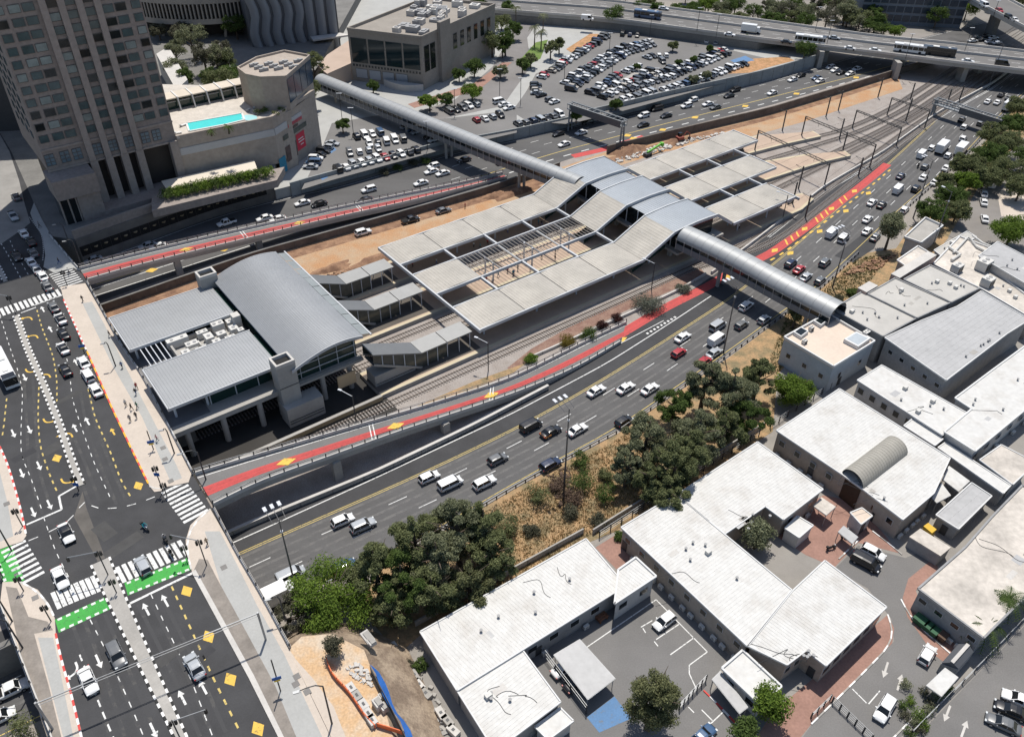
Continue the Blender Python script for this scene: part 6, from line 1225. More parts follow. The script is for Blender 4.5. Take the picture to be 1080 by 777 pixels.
t = thing('tower_block_far', 'dark blue-grey building at the top right beyond the overpass', 'building', G(960, 20, 0)); a, b = G(905, 24, 0), G(1012, 30, 0); MB().prism([xy(a), xy(b), (b.x, b.y + 40), (a.x, a.y + 40)], -.1, 13).build('body', mat('far_wall', (0.16, 0.18, 0.21), .8, .1), t); facade(t, a, b, 1, 12, 12, 3, 3.2, 2.6, mat('far_glass', (0.04, 0.055, 0.075), .15, .2))
for i, (x, y, w_, h_) in enumerate(((700, -8, 30, 9), (780, -14, 36, 12), (850, -10, 26, 8), (480, -16, 40, 14))):
    p = G(x, y, 0); t = thing('far_block', ('low pale block at the top edge beyond the middle trees', 'wide pale block at the top edge, taller than its neighbours', 'low block at the top edge left of the dark building', 'long pale block at the top edge behind the mall')[i], 'building', p); MB().box((0, w_ / 4, h_ / 2), (w_, w_ / 2, h_ + .2)).build('body', wall_w, t, local=True); MB().box((0, w_ / 4, h_ + .2), (w_ * .95, w_ * .45, .3)).build('roof', conc, t, local=True)
S('far_lot', MB().poly(pts([(560, 2), (640, -6), (800, 12), (900, 28), (1000, 38), (1080, 48), (1080, -30), (560, -30)], -0.01)), mat('far_lot_mat', (0.22, 0.205, 0.185), .9, .25, .05))
S('far_road', MB().poly(pts([(985, 48), (1010, 36), (1046, 38), (1075, 52), (1060, 58)], 0.0)), asph_lot)
# ================================================================== SANDY CORNER PLAZA
pe = pts([(304, 684), (318, 671), (350, 668), (384, 685), (398, 722), (420, 795)], 7.0); pl_poly = pe + pts([(360, 800)], 7)
S('plaza_sand', MB().prism([xy(p) for p in pl_poly], 5.5, 6.99), sand); lowp = [Vector((p.x, p.y, -.02)) for p in off(pe, -7.0)] ; lowp = [Vector((p.x, p.y, -.02)) for p in off(pe, 7.0)] if (off(pe, 7.0)[2] - pe[4]).length > (off(pe, -7.0)[2] - pe[4]).length else lowp
S('plaza_bank', MB().strip([Vector((p.x, p.y, 6.96)) for p in pe], lowp), blend('bank_soil', (0.33, 0.26, 0.19), (0.20, 0.15, 0.11), .3, fine=.25, bump=.05))
S('plaza_paving', MB().poly(pts([(300, 676), (312, 695), (330, 715), (352, 745), (372, 795), (358, 795), (335, 747)], 7.004)), pave_beige)
ob = mat('barrier_orange', (0.65, 0.16, 0.06), .7, .25, 1.0); blu = mat('tarp_blue', (0.03, 0.13, 0.42), .5, .25, .5, bump=.05)
bl = smooth(pts([(345, 697), (348, 712), (360, 722), (372, 735), (385, 758), (396, 768)], 7), 1.2, 2); t = thing('orange_barrier', 'bent orange plastic mesh barrier on the sand', 'barrier', bl[0])
for i in range(len(bl) - 1): MB().beam(bl[i] + Vector((0, 0, .5)), bl[i + 1] + Vector((0, 0, .5)), .12, .9).build('mesh_panel', ob, t); MB().tube([bl[i] - Vector((0, 0, .05)), bl[i] + Vector((0, 0, 1.1))], .05, 5).build('stake', steel_dk, t)
bl = smooth(pts([(398, 766), (412, 770), (430, 776)], 7), 1.5, 1); t = thing('orange_barrier', 'short orange mesh barrier at the bottom edge beside the blue tarpaulin', 'barrier', bl[0])
for i in range(len(bl) - 1): MB().beam(bl[i] + Vector((0, 0, .5)), bl[i + 1] + Vector((0, 0, .5)), .12, .9).build('mesh_panel', ob, t)
for i, (x, y, a, m_) in enumerate(((371, 728, .5, conc_lt), (377, 736, .5, conc), (384, 745.5, .5, conc_lt), (389, 755, .5, conc_lt), (393, 762, .5, conc_lt))):
    t = thing('concrete_block', f'{ordn(i)} pale block from the top in the row behind the orange barrier', 'block', G(x, y, 7), R(-52), 'blocks on the sand'); MB().box((0, 0, .45), (1.5, 1.0, .9)).build('block_body', m_, t, local=True); MB().box((0, 0, .92), (.5, .3, .08)).build('lifting_slot', steel_dk, t, local=True)
P = smooth(pts([(391, 708), (398, 722), (410, 745), (425, 775), (432, 790)], 7), 1.5, 1); t = thing('blue_tarpaulin', 'bright blue tarpaulin strip hanging along the lower fence', 'tarpaulin', P[0]); MB().grid([[p + Vector((.2 * math.sin(i * 1.3) + q * 1.2, .2 * math.cos(i) - q * .4, 1.45 - q * 1.3 + .18 * math.sin(i * 2.1 + q * 3))) for q in (0, .33, .66, 1)] for i, p in enumerate(P)]).build('tarp_sheet', blu, t, smooth=True); mm = MB(); wall(mm, P, .06, 1.6); mm.build('fence_panel', steel_dk, t)
for i, (x, y) in enumerate(((416, 683), (420, 690), (424, 696), (437, 712), (442, 722), (449, 731), (465, 752), (472, 760), (478, 770))):
    t = thing('kerb_block', f'{ordn(i)} old concrete block from the top in the row beside the white hall', 'block', G(x, y, .5) * 1.0, R(-56 + 7 * (i % 3)), 'old blocks beside the hall'); t.location.z = 0; MB().box((0, 0, .4), (1.9, 1.0, .82)).build('block_body', conc if i % 2 else conc_lt, t, local=True); MB().box((0, 0, .83), (.4, .4, .05)).build('lifting_slot', steel_dk, t, local=True)
for i, (x, y, a, b, h) in enumerate(((388, 673, 2.2, 1.2, .5), (392, 678, 1.2, 1, .6), (399, 745, 1.4, 1.0, 1.3), (402, 735, .8, .6, .5), (405, 748, 1.1, .8, .9))):
    t = thing('site_pile', ('white slab pair lying below the shade trees', 'small white slab below the shade trees', 'pale crate by the fence on the sand', 'small sack by the fence on the sand', 'sacks piled beside the pale crate')[i], 'building material', G(x, y, 7), R(-50)); MB().box((0, 0, h / 2), (a, b, h)).build('slab', conc_lt, t, local=True); MB().box((.1, .1, h + .08), (a * .8, b * .7, .16)).build('slab', conc, t, local=True)
# excavator and lift on the far works strip
t = thing('mini_excavator', 'small dark red excavator beside the far retaining wall', 'excavator', G(717, 149, 0), R(30)); er = mat('excavator_red', (0.24, 0.06, 0.04), .6, .1)
MB().box((0, .9, .35), (2.6, .45, .7)).box((0, -.9, .35), (2.6, .45, .7)).build('tracks', steel_dk, t, local=True); MB().box((-.2, 0, 1.2), (2.2, 1.9, .9)).build('body', er, t, local=True); MB().box((.1, .4, 2.1), (1.2, 1.0, 1.2)).build('cab', glass_dk, t, local=True); MB().tube([(.8, -.3, 1.4), (2.2, -.3, 3.0), (3.6, -.3, 2.0), (3.7, -.3, .7)], .18, 6).build('boom', er, t, local=True); MB().box((3.6, -.3, .5), (.7, .8, .6)).build('bucket', steel_dk, t, local=True)
t = thing('boom_lift', 'bright green boom lift lying by the canopy edge', 'lift', G(688, 163, 0), R(38)); gr = mat('lift_green', (0.12, 0.42, 0.04), .5, .05)
MB().box((-2.2, 0, .7), (2.4, 1.6, .9)).build('chassis', steel_dk, t, local=True); MB().beam((-2.4, 0, 1.3), (4.0, .4, 2.4), .5, .5).build('boom', gr, t, local=True); MB().box((4.3, .4, 2.2), (.9, 1.2, 1.0)).build('basket', gr, t, local=True)
for x in (-3.0, -1.4):
    for y in (-.8, .8): MB().tube([(x, y - .12, .4), (x, y + .12, .4)], .4, 10).build('wheel', kerb_black, t, local=True)
# ================================================================== VEHICLES
PAINT = {'white': (0.72, 0.72, 0.71), 'silver': (0.36, 0.38, 0.40), 'grey': (0.13, 0.135, 0.14), 'black': (0.012, 0.012, 0.014), 'navy': (0.015, 0.025, 0.06), 'red': (0.36, 0.025, 0.03), 'blue': (0.05, 0.10, 0.19), 'orange': (0.55, 0.20, 0.02), 'green': (0.22, 0.42, 0.04), 'beige': (0.42, 0.38, 0.32)}
def paint(c): return mat('car_paint_' + c, PAINT[c], 0.32, 0.0, fine=0.0, spec=0.5, coat=0.5)
tyre = mat('tyre', (0.015, 0.015, 0.016), .9, 0, fine=0); rim = mat('rim', (0.35, 0.35, 0.36), .4, 0, fine=0, metal=.6); lampw = mat('car_lamp', (0.6, 0.62, 0.62), .15, 0, fine=0); lampr = mat('car_tail_lamp', (0.35, 0.02, 0.02), .3, 0, fine=0); cglass = mat('car_glass', (0.012, 0.014, 0.016), .06, 0, fine=0, spec=.6); under = mat('car_underside', (0.012, 0.012, 0.012), .9, 0, fine=0)
# kind: length, width, height, belt height, greenhouse x (rear belt, rear roof, front roof, front belt), bonnet height, boot height
KIND = {'sedan': (4.6, 1.8, 1.45, .92, -1.75, -1.0, .35, 1.15, .86, .93), 'hatchback': (4.05, 1.76, 1.5, .95, -1.98, -1.6, .35, 1.1, .88, .95), 'SUV': (4.55, 1.86, 1.68, 1.05, -2.22, -1.85, .45, 1.2, 1.0, 1.05), 'minivan': (4.8, 1.9, 1.85, 1.05, -2.36, -2.2, 1.0, 1.75, .98, 1.05), 'van': (5.2, 1.98, 2.2, 1.15, -2.58, -2.5, 1.35, 2.0, 1.1, 1.15), 'pickup': (5.2, 1.86, 1.75, 1.05, -.75, -.55, .75, 1.35, 1.02, .80)}
def lower_body(mb, k):
    L, W, H, belt, xa, xb, xc, xd, hz, bz_ = KIND[k]; w = W / 2
    st_ = [(-L / 2, .80, .42, bz_ - .16), (-L / 2 + .12, .93, .3, bz_ - .04), (xa, .98, .26, bz_ if k != 'pickup' else bz_), (xa + .5, 1.0, .24, belt if k != 'pickup' else bz_ + .1), (0.0, 1.0, .24, belt), (xd - .25, 1.0, .24, belt - .01), (xd, .99, .24, hz), (L / 2 - .45, .96, .26, hz - .06), (L / 2 - .12, .88, .3, hz - .2), (L / 2, .72, .42, hz - .36)]
    if k == 'pickup': st_ = [(-L / 2, .9, .42, 1.0), (-L / 2 + .1, .97, .3, 1.02), (-1.0, 1.0, .26, 1.02), (-.7, 1.0, .26, belt)] + st_[4:]
    if k in ('van', 'minivan', 'SUV', 'hatchback'): st_[2] = (-L / 2 + .3, .97, .27, belt - .02)
    rows = []
    for x, f, z0, z1 in st_:
        y = w * f; rows.append([Vector((x, a * y, b)) for a, b in ((-.86, z0), (-1.0, z0 + .18), (-1.0, z1 - .22), (-.93, z1 - .05), (-.6, z1), (0, z1 + .02), (.6, z1), (.93, z1 - .05), (1.0, z1 - .22), (1.0, z0 + .18), (.86, z0), (-.86, z0))])
    mb.grid([r[:] for r in rows]); mb.poly(list(reversed(rows[0][:-1]))); mb.poly(rows[-1][:-1])
def roof_and_pillars(mb, k, t=.0):
    L, W, H, belt, xa, xb, xc, xd, hz, bz_ = KIND[k]; yb, yt = W / 2 * .93, W / 2 * .74
    if k in ('van', 'minivan'): yt = W / 2 * .84
    zr = H - .03; R4 = [Vector((xb, -yt, zr)), Vector((xc, -yt, zr)), Vector((xc, yt, zr)), Vector((xb, yt, zr))]
    rows = [[Vector((xb - .06, y * yt * 1.02, zr - .05)) for y in (-1, -.6, 0, .6, 1)], [Vector((xb + .15, y * yt * 1.04, zr + (.03 if abs(y) < .9 else -.02))) for y in (-1, -.6, 0, .6, 1)], [Vector(((xb + xc) / 2, y * yt * 1.05, zr + (.06 if abs(y) < .9 else 0))) for y in (-1, -.6, 0, .6, 1)], [Vector((xc - .15, y * yt * 1.03, zr + (.03 if abs(y) < .9 else -.02))) for y in (-1, -.6, 0, .6, 1)], [Vector((xc + .06, y * yt * 1.0, zr - .05)) for y in (-1, -.6, 0, .6, 1)]]
    mb.grid(rows); mb.poly([rows[i][0] - Vector((0, 0, .0)) for i in range(5)] + [Vector((xc, -yt * .98, zr - .12)), Vector((xb, -yt * .98, zr - .12))]); mb.poly([rows[i][4] for i in range(5)] + [Vector((xc, yt * .98, zr - .12)), Vector((xb, yt * .98, zr - .12))])
    zb = belt - .05
    for s in (-1, 1):
        for xb0, xt in ((xa, xb), (xd, xc), ((xb + xc) / 2 - .1, (xb + xc) / 2 - .1)): mb.beam((xb0, s * yb * .985, zb), (xt, s * yt * 1.0, zr - .02), .1, .09)
    if k == 'van':
        for s in (-1, 1): mb.poly([Vector((xa, s * (yb + .02), belt - .1)), Vector((.3, s * (yb + .02), belt - .1)), Vector((.3, s * (yt + .025), zr - .04)), Vector((xb, s * (yt + .025), zr - .04))])
        mb.poly([Vector((xa - .03, -yb, belt - .1)), Vector((xa - .03, yb, belt - .1)), Vector((xb - .03, yt, zr - .05)), Vector((xb - .03, -yt, zr - .05))])
def greenhouse(mb, k):
    L, W, H, belt, xa, xb, xc, xd, hz, bz_ = KIND[k]; yb, yt = W / 2 * .93, W / 2 * .74
    if k in ('van', 'minivan'): yt = W / 2 * .84
    z0, z1 = belt - .08, H - .06
    mb.add([(xa, -yb, z0), (xd, -yb, z0 - .03), (xd, yb, z0 - .03), (xa, yb, z0), (xb, -yt, z1), (xc, -yt, z1), (xc, yt, z1), (xb, yt, z1)], [(0, 1, 5, 4), (1, 2, 6, 5), (2, 3, 7, 6), (3, 0, 4, 7), (4, 5, 6, 7)])
def wheels(mb, k, only=None):
    L, W = KIND[k][:2]; r = .33 if k not in ('SUV', 'van', 'pickup') else .37
    for i, (x, s) in enumerate(((L * .30, 1), (L * .30, -1), (-L * .30, 1), (-L * .30, -1))):
        if only is None or only == i: mb.tube([(x, s * (W / 2 - .2), r), (x, s * (W / 2 + .015), r)], r, 12)
MESH = {}
def cmesh(key, fn, mats, smooth=False):
    if key not in MESH: mb = MB(); fn(mb); MESH[key] = mb.mesh(key[0], mats, smooth)
    return MESH[key]
def car_far(k, c, loc, rz):
    def fn(mb):
        lower_body(mb, k); roof_and_pillars(mb, k); mb.cur = 1; greenhouse(mb, k); mb.cur = 2; wheels(mb, k); mb.cur = 3
        L, W, H, belt, *_ = KIND[k]
        for s in (-1, 1): mb.box((L / 2 - .1, s * W * .34, .62), (.16, .34, .14))
    return link(KN[k], cmesh(('car_body', k, c, 'far'), fn, [paint(c), cglass, tyre, lampw]), loc=loc, rz=rz)
KN = {'sedan': 'sedan_car', 'hatchback': 'hatchback_car', 'SUV': 'suv_car', 'minivan': 'minivan', 'van': 'van', 'pickup': 'pickup_truck'}
def car_near(k, c, loc, rz, roofc=None):
    t = link(KN[k], None, loc=loc, rz=rz); L, W, H, belt, xa, xb, xc, xd, hz, bz_ = KIND[k]
    link('body', cmesh(('body', k, c), lambda mb: lower_body(mb, k), paint(c), True), t, True)
    link('roof', cmesh(('roof', k, roofc or c), lambda mb: roof_and_pillars(mb, k), paint(roofc or c)), t, True)
    link('windows', cmesh(('windows', k), lambda mb: greenhouse(mb, k), cglass), t, True)
    for i in range(4):
        w_ = link('wheel', cmesh(('wheel', k, i), lambda mb: wheels(mb, k, i), tyre), t, True)
        def rf(mb, i=i): x = L * .3 * (1 if i < 2 else -1); s = 1 if i % 2 == 0 else -1; r = .33 if k not in ('SUV', 'van', 'pickup') else .37; mb.tube([(x, s * (W / 2 + .01), r), (x, s * (W / 2 + .03), r)], .2, 8)
        link('rim', cmesh(('rim', k, i), rf, rim), w_, True)
    for s in (-1, 1):
        link('headlight', cmesh(('headlight', k, s), lambda mb: mb.box((L / 2 - .14, s * W * .35, hz - .24), (.24, .36, .15)), lampw), t, True)
        link('tail_light', cmesh(('tail_light', k, s), lambda mb: mb.box((-L / 2 + .06, s * W * .4, bz_ - .2), (.12, .24, .24)), lampr), t, True)
        link('mirror', cmesh(('mirror', k, s, c), lambda mb: mb.box((xd - .35, s * (W / 2 + .08), belt + .05), (.16, .22, .14)), paint(c)), t, True)
    if k == 'pickup': link('load_bed', cmesh(('load_bed', k), lambda mb: mb.box((-1.75, 0, 1.03), (1.6, 1.45, .05)), under), t, True)
    return t
def truck(loc, rz, cab='white', box='white', Lb=6.0):
    t = link('box_truck', None, loc=loc, rz=rz)
    MB().box((-.6, 0, 2.05), (Lb, 2.4, 2.5)).build('cargo_box', paint(box), t, local=True); MB().add([(2.6, -1.1, .6), (4.2, -1.1, .6), (4.2, 1.1, .6), (2.6, 1.1, .6), (2.6, -1.05, 2.5), (3.7, -1.05, 2.5), (3.7, 1.05, 2.5), (2.6, 1.05, 2.5), (4.2, -1.1, 1.4), (4.2, 1.1, 1.4)], [(0, 1, 8, 5, 4), (3, 7, 6, 9, 2), (4, 5, 6, 7), (1, 2, 9, 8), (0, 4, 7, 3), (8, 9, 6, 5)]).build('cab', paint(cab), t, local=True)
    MB().poly([(4.16, -.95, 1.5), (4.16, .95, 1.5), (3.78, .95, 2.4), (3.78, -.95, 2.4)]).build('windscreen', cglass, t, local=True); MB().box((.4, 0, .65), (7.2, .9, .3)).build('chassis', under, t, local=True)
    for x in (3.3, -1.8, -2.9):
        for s in (-1, 1): MB().tube([(x, s * .85, .48), (x, s * 1.15, .48)], .48, 12).build('wheel', tyre, t, local=True)
    return t
def bus(loc, rz, c='white', stripe='black', L=11.5):
    t = link('city_bus', None, loc=loc, rz=rz); MB().box((0, 0, .75), (L, 2.5, .9)).build('lower_body', paint(c), t, local=True); MB().box((0, 0, 1.85), (L - .06, 2.46, 1.3)).build('windows', cglass, t, local=True)
    MB().box((0, 0, 2.75), (L, 2.5, .5)).build('upper_body', paint(c), t, local=True); MB().box((-1.5, 0, 3.08), (2.2, 1.6, .2)).build('roof_unit', mat('bus_unit', (.6, .6, .58), .6, .1), t, local=True); MB().box((L * .28, 0, 3.05), (.9, .9, .14)).build('roof_hatch', MATS['bus_unit'], t, local=True)
    MB().box((L / 2 - .6, 0, 3.02), (1.4, 2.3, .06)).build('front_roof', paint('black'), t, local=True); MB().box((L / 2 + .02, 0, 1.75), (.06, 2.3, 1.6)).build('windscreen', cglass, t, local=True)
    for k in range(6):
        for s in (-1, 1): MB().box((-L / 2 + .9 + k * 1.95, s * 1.235, 1.85), (.12, .04, 1.3)).build('pillar', paint(c), t, local=True)
    for x in (L * .33, -L * .28):
        for s in (-1, 1): MB().tube([(x, s * 1.0, .5), (x, s * 1.27, .5)], .5, 12).build('wheel', tyre, t, local=True)
    return t
VEH = []   # (zone, x, obj, colour, kind)
def veh(zone, x, y, z, ang, kind, col, near, roofc=None):
    p = G(x, y, z + .6); p.z = z + .012
    a = ang(p) if callable(ang) else ang
    if kind == 'truck': o = truck(p, a, col, col); kd = 'box truck'
    elif kind == 'bus': o = bus(p, a, col); kd = 'bus'
    else: o = car_near(kind, col, p, a, roofc) if near else car_far(kind, col, p, a); kd = kind
    VEH.append((zone, x, o, col if not roofc else f'{col} and {roofc}', kd)); return o
def dirof(P, s=1):
    def f(p):
        k = min(range(len(P) - 1), key=lambda i: (P[i] - p).xy.length); d = (P[min(k + 1, len(P) - 1)] - P[max(k - 1, 0)]) * s; return math.atan2(d.y, d.x)
    return f
nh = dirof(YL); fh_ = dirof(FN, -1); ovd = dirof(OA); sN = math.atan2(sdir.y, sdir.x); sS = sN + math.pi
C = {'w': 'white', 's': 'silver', 'g': 'grey', 'k': 'black', 'n': 'navy', 'r': 'red', 'b': 'blue', 'o': 'orange'}; T = {'s': 'sedan', 'h': 'hatchback', 'u': 'SUV', 'm': 'minivan', 'v': 'van', 'p': 'pickup'}
for x, y, c, t in ((361.6, 548.6, 'w', 'h'), (383, 554, 's', 'u'), (452.7, 503, 'w', 'h'), (475, 510, 'w', 'm'), (511, 509, 'w', 'u'), (525, 484, 'g', 'h'), (307, 606.6, 's', 'm'), (363, 596.6, 'b', 'h'), (560, 449, 'k', 'm'), (609, 453, 'w', 's'), (580.6, 490, 'n', 'u'), (629, 412, 'w', 's'), (660, 409, 'w', 's'), (685.5, 410, 'w', 's'), (658, 444, 'k', 'h'), (720, 355.6, 'w', 's'), (716, 372, 'r', 'h'), (757, 343.6, 's', 'm'), (756, 359, 'w', 'v'), (743, 381, 'r', 'h'), (782, 342.5, 'g', 'h'), (787, 323, 'w', 'u'), (806, 337, 's', 'h'), (753, 372, 's', 's'),
                    (834, 278, 'n', 'u'), (843, 284, 'r', 's'), (877, 246.5, 'w', 'v'), (889.5, 251.5, 'w', 'm'), (870, 277, 'g', 'u'), (850, 292, 's', 's'), (865, 296, 'g', 'h'), (915, 231, 'w', 's'), (914.6, 243.5, 'w', 's'), (923, 250, 'g', 's'), (919.7, 213.3, 'w', 's'), (930, 216, 'k', 's'), (954, 221, 'w', 'h'), (947, 200.5, 'w', 'v'), (966, 199, 'k', 'u'), (950, 185.7, 'n', 's'), (974, 187, 'w', 's'), (975.6, 176, 'g', 'h'), (998, 177, 'w', 's'), (972, 163.6, 'w', 'v'), (983, 156, 'w', 'h'), (1000, 164, 'w', 'h'), (1016, 146, 'w', 'h'), (1014.5, 126, 'k', 's'), (1017, 134, 'w', 'h'), (1034, 130, 'g', 'h'), (1041, 135, 'k', 'u'), (1042, 107, 'w', 's'), (1052, 108, 'w', 's'), (1056, 100, 'k', 's'), (1064, 103, 'g', 's'), (1071, 107, 'k', 'h'), (1078, 111, 'w', 's'), (986, 192, 'w', 's')):
    veh('nh', x, y, 0, nh, T[t], C[c], x < 960)
o = veh('nh', 581, 455, 0, nh, 'sedan', 'black', True); VEH[-1] = (*VEH[-1][:3], 'black and orange', 'sedan')
for s in (-1, 1): MB().box((-1.35, s * .885, .62), (1.5, .06, .36)).build('orange_side', paint('orange'), o, local=True)
MB().box((-2.02, 0, .86), (.4, 1.3, .06)).build('orange_boot_lid', paint('orange'), o, local=True)
for x, y in ((993, 158), (1013, 160), (1063, 114)): veh('nh', x, y, 0, nh, 'truck', 'white', True)
veh('nh', 288, 634, 0, nh, 'truck', 'white', True)
veh('ul', 11, 727.5, 0, dirof(YL), 'pickup', 'white', True); veh('ul', 0, 756, 0, dirof(YL), 'hatchback', 'white', True)
for x, y, c, t in ((467, 182.7, 'w', 's'), (455, 180.7, 'w', 's'), (457, 175, 'w', 'h'), (444, 193, 'w', 's'), (489.6, 168.6, 'k', 's'), (517.7, 165, 'w', 's'), (530, 170.6, 'k', 's'), (389, 200, 'w', 'u'), (385, 211, 'k', 's'), (319, 214, 'w', 's'), (336.5, 215, 'k', 's'), (279, 230, 'w', 's'), (293, 231, 'w', 's'), (239, 235, 'w', 'p'), (155.6, 259, 's', 's'), (167, 260, 'w', 's'), (98, 274, 's', 's'), (589, 141, 'k', 's'), (613, 140, 'w', 's'), (595, 152, 'w', 's'), (679, 122, 'w', 'u'), (692.6, 114.7, 'k', 'm'), (702.6, 122, 'k', 's'), (678.5, 131.7, 'k', 's'), (724, 111.7, 'w', 'u'), (731, 105.4, 'w', 'h'), (746.5, 109.7, 'w', 's'), (754.6, 113, 'g', 's'), (769, 101, 'k', 's'), (775.4, 94.9, 'k', 'u'), (814.5, 98, 'w', 's'), (836, 84, 'w', 's'), (844.6, 79.5, 'k', 's'), (861.4, 82.3, 'b', 's'), (865, 85.3, 'w', 's'), (875.7, 71, 'w', 'h'), (881, 74, 'w', 's'), (887, 76.8, 'k', 's'), (896.6, 77.8, 'w', 's'), (903.6, 72.8, 'w', 's'), (620, 128.5, 'k', 's')):
    veh('fh', x, y, 0, fh_, T[t], C[c], x < 560)
for x, y, c, t in ((383, 245, 'w', 'u'), (433, 232, 'k', 'p'), (467.5, 222, 'g', 's')): veh('dug', x, y, 0, R(33), T[t], C[c], True)
for x, y, c, t in ((829.6, 44.4, 'k', 's'), (896.6, 51, 'w', 's'), (923, 53, 'w', 's'), (1021, 64.5, 'w', 's'), (1057, 67.8, 'k', 'v'), (619.5, 20, 'w', 'v'), (769.6, 36.5, 'w', 's'), (700, 9, 'w', 's'), (880, 40, 's', 's'), (980, 50, 'w', 's')): veh('ov', x, y, 7.52, ovd, T[t], C[c], False)
for x, y, c in ((959, 53.5, 'white'), (990, 56.5, 'black'), (683, 17.5, 'blue'), (854, 44, 'white')): veh('ov', x, y, 7.52, ovd, 'bus', c, True)
veh('ov', 791, 33, 7.52, ovd, 'truck', 'white', True)
for x, y, c in ((1026, 43, 'w'), (1030, 39.6, 'k'), (1036.6, 42, 'k'), (1041, 38, 'k'), (1048, 40, 'w'), (1051.6, 45, 'w'), (1044, 44, 'w')): veh('back', x, y, 0, R(20), 'sedan', C[c], False)
for x, y, c, t in ((1038, 6, 'w', 'v'), (1054, 11, 'r', 's'), (1064, 18, 'k', 'u'), (1070, 21, 'w', 's')): veh('elev', x, y, 12.03, dirof(UA), T[t], C[c], False)
for x, y, d, c, t, rc in ((25, 246, 1, 'w', 's', None), (32.6, 255, 1, 'k', 's', None), (35, 266.5, 1, 'g', 's', None), (17.6, 270, -1, 'k', 's', None), (32.6, 276, 1, 'w', 's', None), (38.4, 283.6, 1, 's', 's', None), (45, 291, 1, 'w', 's', None), (49.7, 301.6, 1, 'g', 's', None), (56.5, 323.5, 1, 'g', 's', None), (64, 336, 1, 'w', 's', 'black'), (67, 352, 1, 'k', 's', None), (66.5, 367, 1, 'w', 's', 'black'), (88.3, 382, 1, 'w', 's', None), (69, 390, 1, 'k', 's', None), (93, 396, 1, 'w', 'u', None), (101, 411, 1, 'w', 's', None), (14, 228, -1, 's', 'p', None), (17, 207.5, 1, 'g', 's', None), (70, 562, -1, 'w', 's', 'black'), (63.5, 609, -1, 'w', 's', None), (150.6, 596, 1, 's', 'h', None), (123, 690.7, -1, 'g', 'u', None), (93, 717.5, -1, 'w', 's', None), (205, 702, 1, 's', 's', None)):
    veh('st', x, y, ZS, sN if d > 0 else sS, T[t], C[c], True, rc)
veh('st', 6, 392, ZS, sS, 'bus', 'white', True)
for x, y, a, c, t in ((978, 690, R(48), 'w', 'h'), (933, 747.6, R(228), 'w', 'u'), (913, 593, R(-40), 'k', 'm'), (921, 582.5, R(-40), 'w', 'h'), (700.6, 655, R(218), 'w', 'h'), (596, 703, R(38), 'w', 's'), (609, 718, R(38), 'k', 's'), (1075, 737.6, R(150), 'w', 's'), (1067, 749, R(150), 'k', 's'), (1058, 763, R(150), 'g', 's'), (741, 776, R(40), 'b', 's')): veh('yard', x, y, 0, a, T[t], C[c], True)
for x, y, c, t in ((1045, 194, 'w', 'v'), (1037.5, 204, 'w', 's'), (1037.5, 213, 'w', 's'), (1038.5, 230.5, 'w', 's'), (1050, 186, 's', 's')): veh('side', x, y, 0, R(72), T[t], C[c], False)
# car-park rows: (row description, pixel polyline, count, heading offset)
rnd = random.Random(21); pk_col = ['white'] * 9 + ['silver'] * 5 + ['grey'] * 5 + ['black'] * 6 + ['navy', 'red', 'blue', 'beige']; pk_k = ['sedan', 'sedan', 'hatchback', 'hatchback', 'SUV', 'SUV', 'minivan']
ROWS = (('left curved edge row', [(640, 39), (598, 65), (570, 84)], 25, 0), ('row bending round the left corner', [(565, 90), (566, 100), (588, 110)], 9, 0), ('second row, far side', [(686, 44), (655, 52), (623, 70), (594, 90)], 26, 0), ('second row, near side', [(690, 48), (660, 57.5), (628, 76), (600, 97)], 26, 0), ('short upper middle row', [(706, 60), (690, 60), (680, 63)], 7, 0), ('short lower middle row', [(705, 66), (692, 67)], 5, 0), ('third row, far side', [(674, 70), (650, 82), (621, 101)], 16, 0), ('third row, near side', [(686, 75), (662, 92), (626, 108)], 12, 0), ('fourth row, far side', [(764, 53), (740, 63), (700, 78), (648, 93)], 26, 0), ('fourth row, near side', [(768, 57), (742, 67.5), (704, 83), (655, 98)], 24, 0), ('front row above the long wall', [(786, 68), (741, 84), (700, 96), (655, 108)], 26, 0), ('back row under the overpass, left end', [(653, 37), (676, 39)], 4, 0), ('back row under the overpass, right end', [(741, 44.5), (760, 47)], 4, 0), ('row above the wall left of the gantry', [(543, 133.5), (594, 122)], 11, 0), ('row beside the footbridge and street trees', [(470, 120), (512, 109)], 10, 0), ('short row left of the gantry lot', [(498, 129), (532, 122.5)], 8, 0), ('short row near the lot entrance', [(524, 107), (540, 117)], 4, 0), ('small lot top row by the mall', [(364, 148), (405, 141)], 8, 0), ('small lot middle row, far side', [(385, 153.5), (430, 148)], 8, 0), ('small lot middle row, near side', [(364, 163.5), (404, 158)], 8, 0), ('small lot wall row', [(352, 181), (400, 169), (443, 159)], 14, 0), ('small lot column under the hotel signs', [(327, 180), (335, 166), (353, 151)], 9, 0), ('shaded lot row below the footbridge', [(425, 134), (462, 150)], 6, 0))
for desc, l, n, da in ROWS:
    P = pts(l, ZL); L = plen(P)
    n = min(n, int(L / 2.55))
    for i in range(n):
        if rnd.random() < .07: continue
        p, d = pat(P, L * (i + .5) / n); a = math.atan2(d.y, d.x) + math.pi / 2 + (math.pi if rnd.random() < .5 else 0) + rnd.uniform(-.04, .04)
        c = rnd.choice(pk_col); k = rnd.choice(pk_k); n_ = Vector((-d.y, d.x, 0)); p = p + n_ * rnd.uniform(-.3, .3); p.z = ZL + .03
        o = car_far(k, c, p, a); VEH.append(('lot:' + desc, PX(p)[0], o, c, k))
